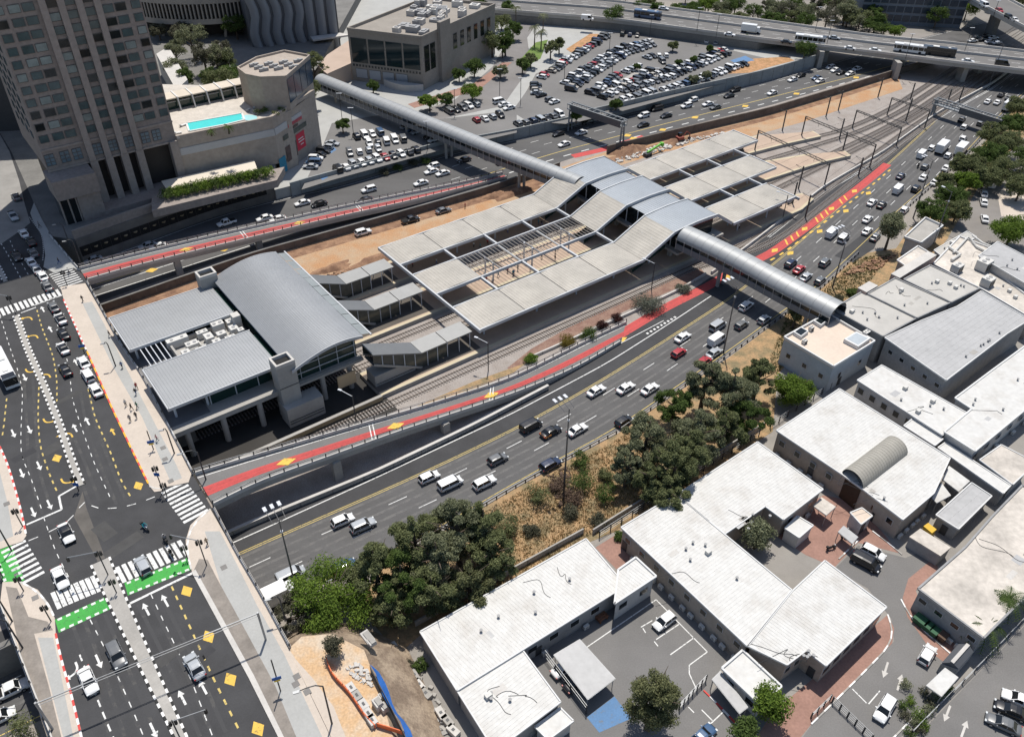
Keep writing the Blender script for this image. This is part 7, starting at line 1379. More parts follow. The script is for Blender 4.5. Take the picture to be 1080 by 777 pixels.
ZN = {'nh': 'on the near highway', 'fh': 'on the far highway', 'ul': 'on the highway emerging at the bottom left corner', 'dug': 'parked on the dug soil strip', 'ov': 'on the overpass', 'back': 'waiting on the road behind the overpass', 'elev': 'on the raised road in the top right corner', 'st': 'on the bridge street', 'yard': 'in the works yard', 'side': 'in the side street at the right'}
GN = {'nh': 'traffic on the near highway', 'fh': 'traffic on the far highway', 'ov': 'traffic on the overpass', 'st': 'traffic on the bridge street', 'yard': 'cars in the works yard', 'side': 'cars in the side street', 'back': 'cars behind the overpass'}
from collections import defaultdict
gb_ = defaultdict(list)
for r in VEH: gb_[(r[0], r[3], r[4])].append(r)
for (zone, col, kd), l in gb_.items():
    l.sort(key=lambda r: r[1] if zone != 'st' else PX(r[2].location)[1]); side = 'from the left' if zone != 'st' else 'from the top'
    for i, r in enumerate(l):
        kk = kd if kd in ('van', 'minivan', 'SUV', 'bus', 'box truck', 'sedan', 'hatchback') else kd
        wh = ZN.get(zone) or ('in the ' + zone[4:])
        r[2]['label'] = (f'{ordn(i)} {col} {kk} {side} {wh}' if len(l) > 1 else f'{col} {kk} {wh}, the only one there')
        r[2]['category'] = {'bus': 'bus', 'box truck': 'truck', 'van': 'van', 'pickup': 'pickup truck'}.get(kd, 'car'); r[2]['group'] = GN.get(zone) or ('cars in car parks' if zone.startswith('lot:') else 'other cars')
# ================================================================== TREES AND PLANTS
def leafmat(name, c, c2, tr=.38):
    m = bpy.data.materials.new(name); m.use_nodes = True; nt = m.node_tree; b = nt.nodes['Principled BSDF']; N = nt.nodes.new; Lk = nt.links.new
    b.inputs['Roughness'].default_value = .75; b.inputs['Specular IOR Level'].default_value = .2
    g = N('ShaderNodeNewGeometry'); n = N('ShaderNodeTexNoise'); n.inputs['Scale'].default_value = .55; n.inputs['Detail'].default_value = 3; Lk(g.outputs['Position'], n.inputs['Vector'])
    ad = N('ShaderNodeMath'); ad.operation = 'MULTIPLY_ADD'; Lk(g.outputs['Random Per Island'], ad.inputs[0]); ad.inputs[1].default_value = .7; Lk(n.outputs['Fac'], ad.inputs[2])
    r = N('ShaderNodeMapRange'); r.inputs['From Min'].default_value = .35; r.inputs['From Max'].default_value = 1.25; Lk(ad.outputs[0], r.inputs['Value'])
    mx = N('ShaderNodeMix'); mx.data_type = 'RGBA'; Lk(r.outputs[0], mx.inputs['Factor']); mx.inputs[6].default_value = (*c, 1); mx.inputs[7].default_value = (*c2, 1); Lk(mx.outputs[2], b.inputs['Base Color'])
    t = N('ShaderNodeBsdfTranslucent'); Lk(mx.outputs[2], t.inputs['Color']); ms = N('ShaderNodeMixShader'); ms.inputs[0].default_value = tr; Lk(b.outputs[0], ms.inputs[1]); Lk(t.outputs[0], ms.inputs[2]); Lk(ms.outputs[0], nt.nodes['Material Output'].inputs['Surface'])
    return m
LM = {'dark': leafmat('leaf_dark', (0.058, 0.075, 0.03), (0.27, 0.295, 0.14)), 'grey': leafmat('leaf_grey_green', (0.075, 0.09, 0.045), (0.33, 0.345, 0.21)), 'lime': leafmat('leaf_lime', (0.075, 0.13, 0.02), (0.21, 0.30, 0.05)), 'mid': leafmat('leaf_mid', (0.05, 0.085, 0.024), (0.14, 0.20, 0.055)), 'olive': leafmat('leaf_olive', (0.07, 0.072, 0.045), (0.18, 0.175, 0.12)), 'fir': leafmat('leaf_fir', (0.065, 0.078, 0.034), (0.25, 0.26, 0.13)), 'purple': leafmat('leaf_purple', (0.045, 0.018, 0.016), (0.10, 0.045, 0.04)), 'silver': leafmat('leaf_silver', (0.10, 0.115, 0.085), (0.24, 0.25, 0.20)), 'yellow': leafmat('leaf_yellow', (0.12, 0.10, 0.02), (0.25, 0.19, 0.04)), 'bare': leafmat('twig', (0.07, 0.045, 0.032), (0.16, 0.11, 0.08), 0)}
bark = mat('bark', (0.11, 0.085, 0.065), .9, .2, 1.0)
def crown_mesh(key, col, rx, rz, n, leaf, lobes, seed, zc, top=1.0, cone=0.0, spread=.62, lob=(.24, .46)):
    if key in MESH: return MESH[key]
    rnd = random.Random(seed); vs = []; fs = []; cl = []
    for i in range(lobes):
        while True:
            p = Vector((rnd.uniform(-1, 1), rnd.uniform(-1, 1), rnd.uniform(-1, 1)))
            if .25 < p.length < 1: break
        s = 1.0
        if cone: s = 1 - cone * (p.z + 1) / 2
        cl.append((Vector((p.x * rx * spread * s, p.y * rx * spread * s, p.z * rz * .68)), rnd.uniform(*lob) * rx * (.6 + .4 * s)))
    tot = sum(r * r for _, r in cl)
    for c, r in cl:
        for _ in range(int(n * r * r / tot)):
            d = Vector((rnd.gauss(0, 1), rnd.gauss(0, 1), rnd.gauss(0, 1))).normalized()
            if d.z < -.3 and rnd.random() < .6: d.z = -d.z
            q = c + Vector((d.x * r, d.y * r, d.z * r * .8)) * (rnd.random() ** .35) * rnd.uniform(.85, 1.18); q.z += zc
            nn = (d + Vector((rnd.gauss(0, .6), rnd.gauss(0, .6), rnd.gauss(0, .6) + .3))).normalized(); a = nn.orthogonal().normalized(); a.rotate(Matrix.Rotation(rnd.uniform(0, 6.28), 3, nn)); b = nn.cross(a)
            l = leaf * rnd.uniform(.6, 1.4); w_ = l * rnd.uniform(.35, .6); k = len(vs); bend = nn * l * .15
            vs += [q - a * l / 2 - bend, q + b * w_ / 2, q + a * l / 2 - bend, q - b * w_ / 2]; fs.append((k, k + 1, k + 2, k + 3))
    me = bpy.data.meshes.new('crown'); me.from_pydata([tuple(v) for v in vs], [], fs); me.materials.append(LM[col]); MESH[key] = me; return me
def trunk_mesh(key, h, r, rx, seed):
    if key in MESH: return MESH[key]
    rnd = random.Random(seed); mb = MB(); mb.tube([(0, 0, -.2), (rnd.uniform(-.1, .1), rnd.uniform(-.1, .1), h * .4), (rnd.uniform(-.4, .4), rnd.uniform(-.4, .4), h * .78)], [r * 1.25, r * .8, r * .25], 8)
    for i in range(7):
        a = rnd.uniform(0, 6.28); z = h * rnd.uniform(.28, .55); l = rx * rnd.uniform(.45, .8); mb.tube([(0, 0, z), (math.cos(a) * l * .5, math.sin(a) * l * .5, z + l * .4), (math.cos(a) * l, math.sin(a) * l, z + l * .75)], [r * .45, r * .28, r * .08], 5)
    MESH[key] = mb.mesh('trunk', bark); return MESH[key]
TREES = []
def tree(x, y, rx, h, col, label, z=0.0, n=5000, leaf=.55, lobes=34, seed=None, cone=0.0, flat=.42, lob=(.24, .46), group=None, nm='leafy_tree', cat='tree', share=None, spread=.62):
    zc = h * .60 if not cone else h * .52; rzv = h * flat if not cone else h * .46
    p = G(x, y, z + zc); p.z = z; seed = seed or int(x * 7 + y)
    key = share or (x, y); t = link(nm, None, loc=p, rz=(x * 1.7) % 6.28, label=label, cat=cat, group=group)
    c = link('crown', crown_mesh(('crown', key, col, rx, h), col, rx, rzv, n, leaf, lobes, seed, zc, cone=cone, spread=spread, lob=lob), t, True); link('trunk', trunk_mesh(('trunk', key, h), h, .12 + h * .018, rx, seed), t, True)
    return t
V = 'trees of the highway verge'
for x, y, rx, h, c, lb, n in ((347, 630, 6.2, 10, 'lime', 'bright green tree beside the bridge parapet', 7000), (314, 648, 3.6, 7, 'olive', 'grey olive-coloured tree left of the bright green tree', 3000), (397, 600, 5.2, 13, 'dark', 'dark tree right beside the bright green tree', 7000), (438, 570, 6.0, 14, 'dark', 'tall dark tree, second from the left in the dark clump', 8000), (483, 558, 6.4, 14, 'grey', 'tall grey-green tree in the middle of the dark clump', 9000), (518, 583, 5.0, 11, 'dark', 'dark tree at the right end of the clump above the hall', 6000), (455, 620, 5.4, 10, 'dark', 'shaded dark tree touching the white hall roof', 6000), (415, 640, 4.2, 8, 'dark', 'low dark tree above the sandy corner', 4000), (495, 612, 4.6, 9, 'fir', 'dark tree overhanging the white hall edge', 5000),
        (682, 460, 6.0, 12, 'grey', 'grey-green tree at the left of the big right clump', 8000), (712, 490, 5.4, 12, 'dark', 'dark tree over the fence of the long hall', 7000), (738, 455, 5.6, 12, 'grey', 'grey-green tree in the middle of the big right clump', 7000), (690, 505, 4.4, 9, 'dark', 'low dark tree nearest the fence in the right clump', 4500), (772, 412, 6.4, 13, 'grey', 'tallest grey-green tree below the light mast', 9000), (800, 398, 5.2, 11, 'dark', 'dark tree at the right end of the big clump', 6500), (765, 450, 5.0, 10, 'dark', 'dark tree beside the vaulted hall fence', 6000), (712, 428, 3.8, 8, 'mid', 'smaller green tree next to the highway in the right clump', 4000), (838, 410, 4.6, 6.5, 'lime', 'low bright green tree below the box building', 6000), (790, 440, 4.0, 8, 'mid', 'green tree against the fence of the vaulted hall', 4000), (462, 590, 5.6, 13, 'grey', 'grey-green tree filling the heart of the left clump', 7000), (508, 556, 5.0, 13, 'dark', 'tall dark tree at the upper right of the left clump', 6000), (422, 612, 4.6, 11, 'mid', 'greener tree low in the left clump', 5000), (745, 400, 5.6, 13, 'grey', 'tall grey-green tree nearest the highway mast', 7000), (706, 520, 4.4, 8, 'dark', 'lowest dark tree of the right clump by the hall roof', 4500), (662, 490, 3.8, 9, 'grey', 'narrow grey-green tree at the lower left of the right clump', 4500), (725, 475, 5.0, 12, 'dark', 'dark tree in the heart of the right clump', 6000)):
    rx *= 1.06; h *= 1.2 if c != 'lime' else 1.1; rx *= 1.12 if c == 'lime' and x < 400 else 1
    tree(x, y, rx, h, c, lb, n=int(n * 2.3), leaf=.38, lobes=40 if c != 'lime' else 60, group=V, cone=.62 if c in ('dark', 'grey', 'fir') else .1, spread=1.0 if c != 'lime' else .85, lob=(.11, .26) if c != 'lime' else (.16, .34))
tree(689, 736, 5.0, 15, 'fir', 'large dense dark tree standing in the works yard', n=19000, leaf=.34, lobes=110, cone=.55, spread=.85, lob=(.13, .27)); tree(800, 563, 3.4, 6, 'grey', 'grey-green courtyard tree between the white halls', n=5000, leaf=.4); tree(812, 742, 3.6, 6, 'lime', 'bright green tree beside the gatehouse', n=3800, leaf=.42); tree(786, 770, 2.6, 4.5, 'mid', 'small green tree at the bottom edge by the gatehouse', n=2500, leaf=.4)
tree(840, 330, 2.4, 7, 'dark', 'narrow dark tree at the end of the short footbridge', n=3500, leaf=.4); tree(941, 240, 4.0, 11, 'grey', 'tall grey-green tree beside the highway right of the footbridge', n=7000, leaf=.5); tree(352, 681, 2.0, 3.6, 'olive', 'lone olive-grey bush on the sandy corner', z=7, n=2500, leaf=.3)
for i, (x, y, rx, h, c, lb) in enumerate(((985, 222, 5.0, 8, 'mid', 'green tree just above the small flat block'), (1003, 205, 5.2, 8, 'mid', 'green tree second from the highway gantry side clump bottom'), (1020, 190, 4.6, 7, 'lime', 'lighter green tree in the roadside clump'), (1044, 162, 6.0, 9, 'mid', 'broad green tree by the dark gantry'), (1064, 150, 6.0, 9, 'dark', 'dark broad tree at the right edge near the gantry'), (1030, 174, 4.6, 8, 'dark', 'dark tree in the middle of the roadside clump'), (1062, 178, 5.4, 9, 'dark', 'dark tree shading the side street'), (1068, 130, 5.0, 8, 'mid', 'topmost green tree at the right edge'), (1068, 243, 6.0, 8, 'lime', 'round green tree above the plain light grey roof'), (1088, 165, 6, 9, 'mid', 'green tree cut by the right edge of the picture'), (1048, 140, 5, 9, 'dark', 'dark tree between the gantry and the broad green tree'), (1040, 185, 5, 8, 'dark', 'dark tree over the parked cars of the side street'), (1010, 222, 4.4, 7, 'dark', 'dark low tree behind the small flat block'), (998, 190, 3.6, 6, 'dark', 'small dark tree close to the guard rail'), (1078, 196, 5, 8, 'dark', 'dark tree beside the corner plaza'), (1076, 112, 5, 8, 'dark', 'dark tree above all others at the right edge'), (1014, 172, 4, 7, 'dark', 'dark tree close to the highway in the upper clump'))):
    tree(x, y, rx, h, c, lb, n=7500, leaf=.5, lobes=40, spread=.8, lob=(.16, .34), group='trees along the upper right roadside')
far = ((200, 38, 6.4, 14, 'grey', 7), (214, 58, 5.5, 12, 'olive', 7), (184, 52, 4.5, 11, 'grey', 7), (230, 62, 5, 10, 'olive', 7), (240, 82, 3.6, 7, 'mid', 7), (222, 80, 4, 8, 'mid', 7), (330, 66, 4.5, 13, 'dark', 3), (328, 96, 3.8, 11, 'dark', 3), (345, 78, 3, 7, 'dark', 3), (361, 131, 2.6, 5, 'mid', 3), (453, 106, 4.2, 6, 'lime', 3), (470, 104, 3.4, 5, 'mid', 3), (498, 96, 4.6, 6, 'lime', 3), (500, 70, 4.4, 7, 'mid', 3), (484, 78, 3, 5, 'mid', 3), (528, 74, 3.4, 5, 'grey', 3), (530, 48, 4, 8, 'mid', 3), (393, 90, 2.6, 5, 'mid', 3), (581, 50, 3.4, 8, 'dark', 3), (590, 46, 3, 7, 'dark', 3), (560, 62, 3, 6, 'dark', 3), (551, 68, 3, 6, 'mid', 3), (541, 30, 4.2, 8, 'mid', 3), (646, 14, 5.8, 10, 'mid', 3), (850, 51, 4.6, 8, 'mid', 3), (672, 70, 1.6, 3, 'mid', 3), (716, 66, 1.6, 3, 'mid', 3), (731, 62, 1.8, 3, 'mid', 3), (749, 51, 1.8, 3.5, 'mid', 3), (732, 83, 2.2, 3.5, 'grey', 3), (746, 79, 2.2, 3.5, 'grey', 3), (650, 109, 2.6, 4, 'mid', 3), (710, 48, 2.4, 4, 'dark', 3), (608, 122, 2, 4, 'mid', 3), (788, 42, 3, 5, 'mid', 3),
       (832, 12, 6, 11, 'olive', 0), (820, 6, 6, 11, 'grey', 0), (853, 14, 6, 12, 'grey', 0), (873, 17, 6, 11, 'olive', 0), (893, 10, 6.5, 12, 'grey', 0), (884, 6, 6, 12, 'olive', 0), (933, 30, 5.4, 6, 'mid', 0), (918, 27, 5, 6, 'mid', 0), (945, 33, 4.6, 6, 'lime', 0), (905, 22, 5, 7, 'grey', 0), (690, 8, 5, 7, 'mid', 0), (703, 14, 4.5, 6, 'dark', 0), (716, 10, 5, 7, 'mid', 0), (733, 11, 5, 7, 'mid', 0), (748, 4, 5.4, 8, 'lime', 0), (760, 16, 5, 7, 'dark', 0), (781, 19, 5, 7, 'dark', 0), (770, 6, 5, 8, 'mid', 0), (795, 12, 5, 8, 'mid', 0), (812, 20, 4, 6, 'dark', 0), (615, 0, 5.4, 9, 'mid', 0), (590, -2, 5, 9, 'dark', 0), (570, 0, 5, 9, 'dark', 0), (660, -4, 5, 8, 'mid', 0), (1021, 9, 6.4, 9, 'lime', 0), (1062, 5, 4, 6, 'mid', 0), (965, 10, 5, 7, 'dark', 0), (505, 2, 4.5, 8, 'mid', 3), (535, 8, 4, 8, 'mid', 3))
gcnt = defaultdict(int); CW = {'grey': 'grey-green', 'olive': 'olive-brown', 'mid': 'green', 'dark': 'dark green', 'lime': 'light green'}
re_ = random.Random(8)
far = sorted(far + tuple((round(re_.uniform(a, b), 1), round(re_.uniform(c_, d_), 1), round(re_.uniform(3.5, 6), 1), round(re_.uniform(6, 11), 1), re_.choice(('mid', 'dark', 'grey', 'olive', 'mid')), z) for a, b, c_, d_, z, n_ in ((800, 905, 0, 24, 0, 14), (905, 1010, 6, 22, 0, 9), (660, 800, -6, 14, 0, 9), (1030, 1078, -2, 6, 0, 3), (560, 650, -8, 4, 0, 6), (165, 250, 20, 84, 7, 13), (500, 540, 20, 60, 3, 4)) for _ in range(n_)))
for i, (x, y, rx, h, c, z) in enumerate(far):
    zone = 'behind the hotel pool' if x < 260 else 'around the mall and its lots' if x < 560 and z == 3 else 'around the big car park' if z == 3 else 'beyond the overpass'
    k = gcnt[(zone, c)]; gcnt[(zone, c)] += 1
    tree(x, y, rx, h, c, f'{ordn(k)} {CW[c]} tree from the left {zone}', z=z, n=2400, leaf=.62, lobes=26, seed=100 + i % 7, share=('far', i % 7), spread=.8, lob=(.16, .36), group='far trees ' + zone)
# palms
def palm(x, y, h, r, label, z=0.0, n=18, seed=1):
    rnd = random.Random(seed); p = G(x, y, z + h); p.z = z; t = link('palm_tree', None, loc=p, label=label, cat='palm tree', group='palms')
    MB().tube([(0, 0, -.2), (.1, 0, h * .5), (.05, .1, h)], [.28, .2, .2], 8).build('trunk', bark, t, local=True)
    for i in range(n):
        a = i * 2.4 + rnd.uniform(-.2, .2); el = rnd.uniform(-.1, .9); mb = MB(); c = []
        for k in range(7): s = k / 6; c.append(Vector((math.cos(a) * r * s, math.sin(a) * r * s, h + r * (el * s - .9 * s * s))))
        for k in range(6):
            m_ = (c[k] + c[k + 1]) / 2; d = (c[k + 1] - c[k]).normalized(); sd2 = d.cross(Vector((0, 0, 1))).normalized(); l = r * .30 * (1 - .6 * abs(k / 5 - .4))
            for s in (-1, 1):
                for q in (0, .5): e = c[k] + (c[k + 1] - c[k]) * q; mb.poly([e, e + d * .12, e + sd2 * s * l + d * l * .5 - Vector((0, 0, l * .35))])
        mb.tube(c, [.05] * 6 + [.015], 4); mb.build('frond', LM['mid'] if seed % 2 else LM['grey'], t, local=True)
palm(1064, 630, 5.5, 3.2, 'upper palm beside the beige-white roof', seed=1); palm(1041, 660, 4.5, 3.4, 'lower palm at the corner of the beige-white roof', seed=3); palm(564, 28, 8, 2.6, 'taller palm by the lawn beside the mall', z=3, seed=2); palm(571, 33, 7, 2.6, 'shorter palm by the lawn beside the mall', z=3, seed=4); palm(544, 8, 8, 2.6, 'palm behind the mall corner', z=3, seed=6); palm(573, 16, 7, 2.4, 'palm at the overpass end near the mall', z=3, seed=8); palm(240, 133, 2, 1.6, 'small palm in front of the hotel pool', z=19.7, seed=5, n=12); palm(222, 137.5, 1.4, 1.4, 'tiny palm at the left front of the hotel pool', z=19.7, seed=7, n=10)
# bushes
def bush(x, y, r, h, col, label, z=0.0, n=1400, leaf=.28, group=None, share=None, nm='shrub'):
    p = G(x, y, z + h * .5); p.z = z; key = share or (x, y)
    t = link(nm, None, loc=p, rz=(x * 3.1) % 6.28, label=label, cat='shrub', group=group); link('foliage', crown_mesh(('foliage', key, col, r, h), col, r * 1.15, h * .55, n, leaf, 16, int(x + y) if not share else 5, h * .5), t, True)
    MB().tube([(0, 0, -.1), (0, 0, h * .5)], .06, 5).build('stem', bark, t, local=True); return t
bush(683, 322, 4.2, 2.6, 'silver', 'big silvery grey shrub beside the near track', n=4500, leaf=.3); bush(720, 304, 2.2, 1.6, 'silver', 'smaller silvery shrub near the footbridge pier', n=1800); bush(650, 335, 1.8, 2.0, 'purple', 'right one of two dark purple shrubs in the red bed'); bush(636, 343, 1.8, 2.0, 'purple', 'left one of two dark purple shrubs in the red bed'); bush(619, 352, 2.3, 2.0, 'mid', 'green shrub left of the purple shrubs', n=2200); bush(596, 360, 2.6, 1.8, 'yellow', 'yellow-green shrub in the red bed', n=2200); bush(560, 378, 1.9, 1.6, 'lime', 'green flowering shrub at the left end of the red bed', n=1800)
for x, y, r, h, c, lb in ((566, 520, 2.7, 4, 'dark', 'dark bush at the left of the verge near the guard rail'), (611, 484, 2.0, 3, 'mid', 'green bush by the light mast foot'), (615, 507, 2.8, 3.6, 'mid', 'rounded green bush below the light mast'), (640, 520, 2.4, 3, 'mid', 'green bush below the big right clump'), (638, 500, 1.8, 2.4, 'dark', 'small dark bush at the edge of the right clump'), (600, 540, 2.0, 1.6, 'olive', 'dry olive bush in the verge grass'), (588, 512, 2.4, 1.8, 'bare', 'bare brown brush beside the light mast'), (603, 525, 2.6, 1.6, 'bare', 'heap of bare brown branches in the verge'), (632, 548, 2.0, 1.4, 'olive', 'dry bush near the corner of the long hall'), (560, 560, 1.8, 1.2, 'olive', 'dry low bush above the bottom-centre hall'), (535, 552, 2.6, 3, 'dark', 'dark bush right of the dark clump'), (900, 308, 1.6, 1.6, 'mid', 'small green bush by the footbridge and guard rail'), (835, 365, 2.2, 2, 'olive', 'pale bush left of the box building'), (885, 315, 1.4, 1.2, 'olive', 'dry bush under the footbridge end'), (655, 565, 1.4, 1.2, 'mid', 'small bush at the corner of the long hall'), (442, 700, 1.4, 1.6, 'mid', 'small bush between the old blocks and the hall'), (430, 702, 1.2, 1.2, 'olive', 'dry little bush beside the old blocks'), (443, 757, 0.9, 1.0, 'mid', 'tiny bush on the bare ground at the bottom'), (22, 775, 3.2, 3.5, 'dark', 'dark bush below the parapet in the bottom left corner')):
    bush(x, y, r, h, c, lb, n=1500, group='bushes of the verge')
for i in range(14):
    x, y = 176 + i * 8.2, 203.5 - i * 1.75; bush(x, y, 2.3, 3.0, 'lime' if i % 3 else 'mid', f'{ordn(i)} bush from the left in the hotel terrace hedge', z=9.0, n=900, leaf=.4, group='hotel terrace hedge', share=('hedge', i % 3))
rnd = random.Random(9)
for i in range(16): bush(948 + 60 * rnd.random() * (.4 + .6 * i / 15), 772 - i * 3.4, .9 + .5 * rnd.random(), 1.0 + .5 * rnd.random(), ('mid', 'olive', 'lime', 'grey')[i % 4], f'{ordn(i)} low shrub from the bottom in the planted strip by the works road', n=420, leaf=.22, group='shrubs of the planted strip')
for i, (x, y) in enumerate(((420, 177), (436, 172), (448, 170), (405, 181), (600, 131), (615, 128))): bush(x, y, 1.9, 1.6, 'olive' if i % 2 else 'mid', f'{ordn(i)} wild bush at the foot of the car park wall', n=600, leaf=.35, group='bushes at the wall foot', share=('wf', i % 2))
for i, (x, y) in enumerate(((272, 118), (279, 116), (290, 120), (296, 116), (268, 105), (276, 103), (284, 104))): bush(x, y, 1.3, 1.6, 'mid' if i % 2 else 'dark', f'{ordn(i)} potted shrub from the front on the hotel pool deck', z=19.7, n=500, leaf=.3, group='pool deck shrubs', share=('pd', i % 2))
# dry grass tufts on the verge
def tufts(name, poly_px, n, col, h, seed, label=None):
    rnd = random.Random(seed); P = pts(poly_px, 0); vs = []; fs = []; xs = [p.x for p in P]; ys = [p.y for p in P]; k = 0
    def inside(x, y):
        c = False; j = len(P) - 1
        for i in range(len(P)):
            if (P[i].y > y) != (P[j].y > y) and x < (P[j].x - P[i].x) * (y - P[i].y) / (P[j].y - P[i].y) + P[i].x: c = not c
            j = i
        return c
    while k < n:
        x, y = rnd.uniform(min(xs), max(xs)), rnd.uniform(min(ys), max(ys))
        if not inside(x, y): continue
        k += 1
        for _ in range(3):
            a = rnd.uniform(0, 6.28); hh = h * rnd.uniform(.5, 1.5); w_ = .07 * rnd.uniform(.6, 1.6); dx, dy = math.cos(a) * w_, math.sin(a) * w_; lx, ly = rnd.gauss(0, .2) * hh, rnd.gauss(0, .2) * hh; ox, oy = rnd.gauss(0, .12), rnd.gauss(0, .12); i0 = len(vs); vs += [(x + ox - dx, y + oy - dy, -.03), (x + ox + dx, y + oy + dy, -.03), (x + ox + lx, y + oy + ly, hh)]; fs.append((i0, i0 + 1, i0 + 2))
    me = bpy.data.meshes.new(name); me.from_pydata(vs, [], fs); me.materials.append(LM[col]); link(name, me, kind='stuff', label=label, cat='grass')
LM['straw'] = leafmat('straw', (0.36, 0.26, 0.13), (0.50, 0.38, 0.20), .2); LM['weed'] = leafmat('weed', (0.07, 0.09, 0.03), (0.17, 0.18, 0.07), .2)
vp = [(455, 572), (545, 520), (650, 464), (690, 440), (700, 500), (655, 552), (620, 566), (520, 622)]
tufts('dry_grass', vp, 9000, 'straw', .22, 4, 'dry straw-coloured grass on the verge'); tufts('green_weeds', vp, 1500, 'weed', .3, 5, 'sparse green weeds on the verge')
tufts('dry_grass', [(830, 330), (868, 306), (905, 272), (940, 268), (900, 318), (850, 350), (820, 395), (812, 380)], 3500, 'weed', .3, 6, 'weeds on the verge below the footbridge end')

def rubble(name, poly_px, z, n, m, s0, s1, seed, label):
    rnd = random.Random(seed); mb = MB(); P = pts(poly_px, z); k = 0; xs = [p.x for p in P]; ys = [p.y for p in P]
    while k < n:
        a, b, c = rnd.sample(range(len(P)), 3); u, v = rnd.random(), rnd.random()
        if u + v > 1: u, v = 1 - u, 1 - v
        p = P[a] + (P[b] - P[a]) * u + (P[c] - P[a]) * v; s_ = rnd.uniform(s0, s1); q = Matrix.Rotation(rnd.uniform(0, 3), 3, 'Z') @ Matrix.Rotation(rnd.uniform(-.5, .5), 3, 'X'); mb.box((p.x, p.y, z + s_ * .2), (s_ * rnd.uniform(.7, 1.8), s_, s_ * rnd.uniform(.4, .9)), rot=q); k += 1
    mb.build(name, m, kind='stuff', label=label, cat='rubble')
rubble('rubble', [(360, 700), (385, 700), (395, 725), (380, 720)], 7.0, 60, conc_lt, .12, .45, 1, 'loose pale stones on the sandy corner'); rubble('rubble', [(408, 690), (440, 700), (480, 770), (450, 780), (425, 730)], 0.0, 160, conc, .15, .6, 2, 'stones and debris on the bare ground by the hall')
rubble('rubble', [(330, 300), (420, 268), (440, 262), (350, 290)], 0.0, 130, dirt_dk, .2, .8, 3, 'clods of soil beside the far platform shelter'); rubble('rubble', [(600, 186), (690, 160), (770, 139), (700, 152)], 0.0, 260, conc_lt, .2, .8, 4, 'pale broken stones along the far canopy edge'); rubble('rubble', [(890, 290), (915, 275), (945, 268), (925, 285)], 0.0, 120, dirt_dk, .2, .7, 5, 'broken ground beside the grey halls'); rubble('rubble', [(575, 500), (600, 490), (612, 520), (590, 535)], 0.0, 90, rust, .1, .5, 6, 'broken branches and debris at the light mast foot')
tufts('flower_clumps', [(600, 54), (622, 38), (631, 38), (628, 46)], 10, 'straw', .3, 9, 'dry orange flower clumps by the car park')
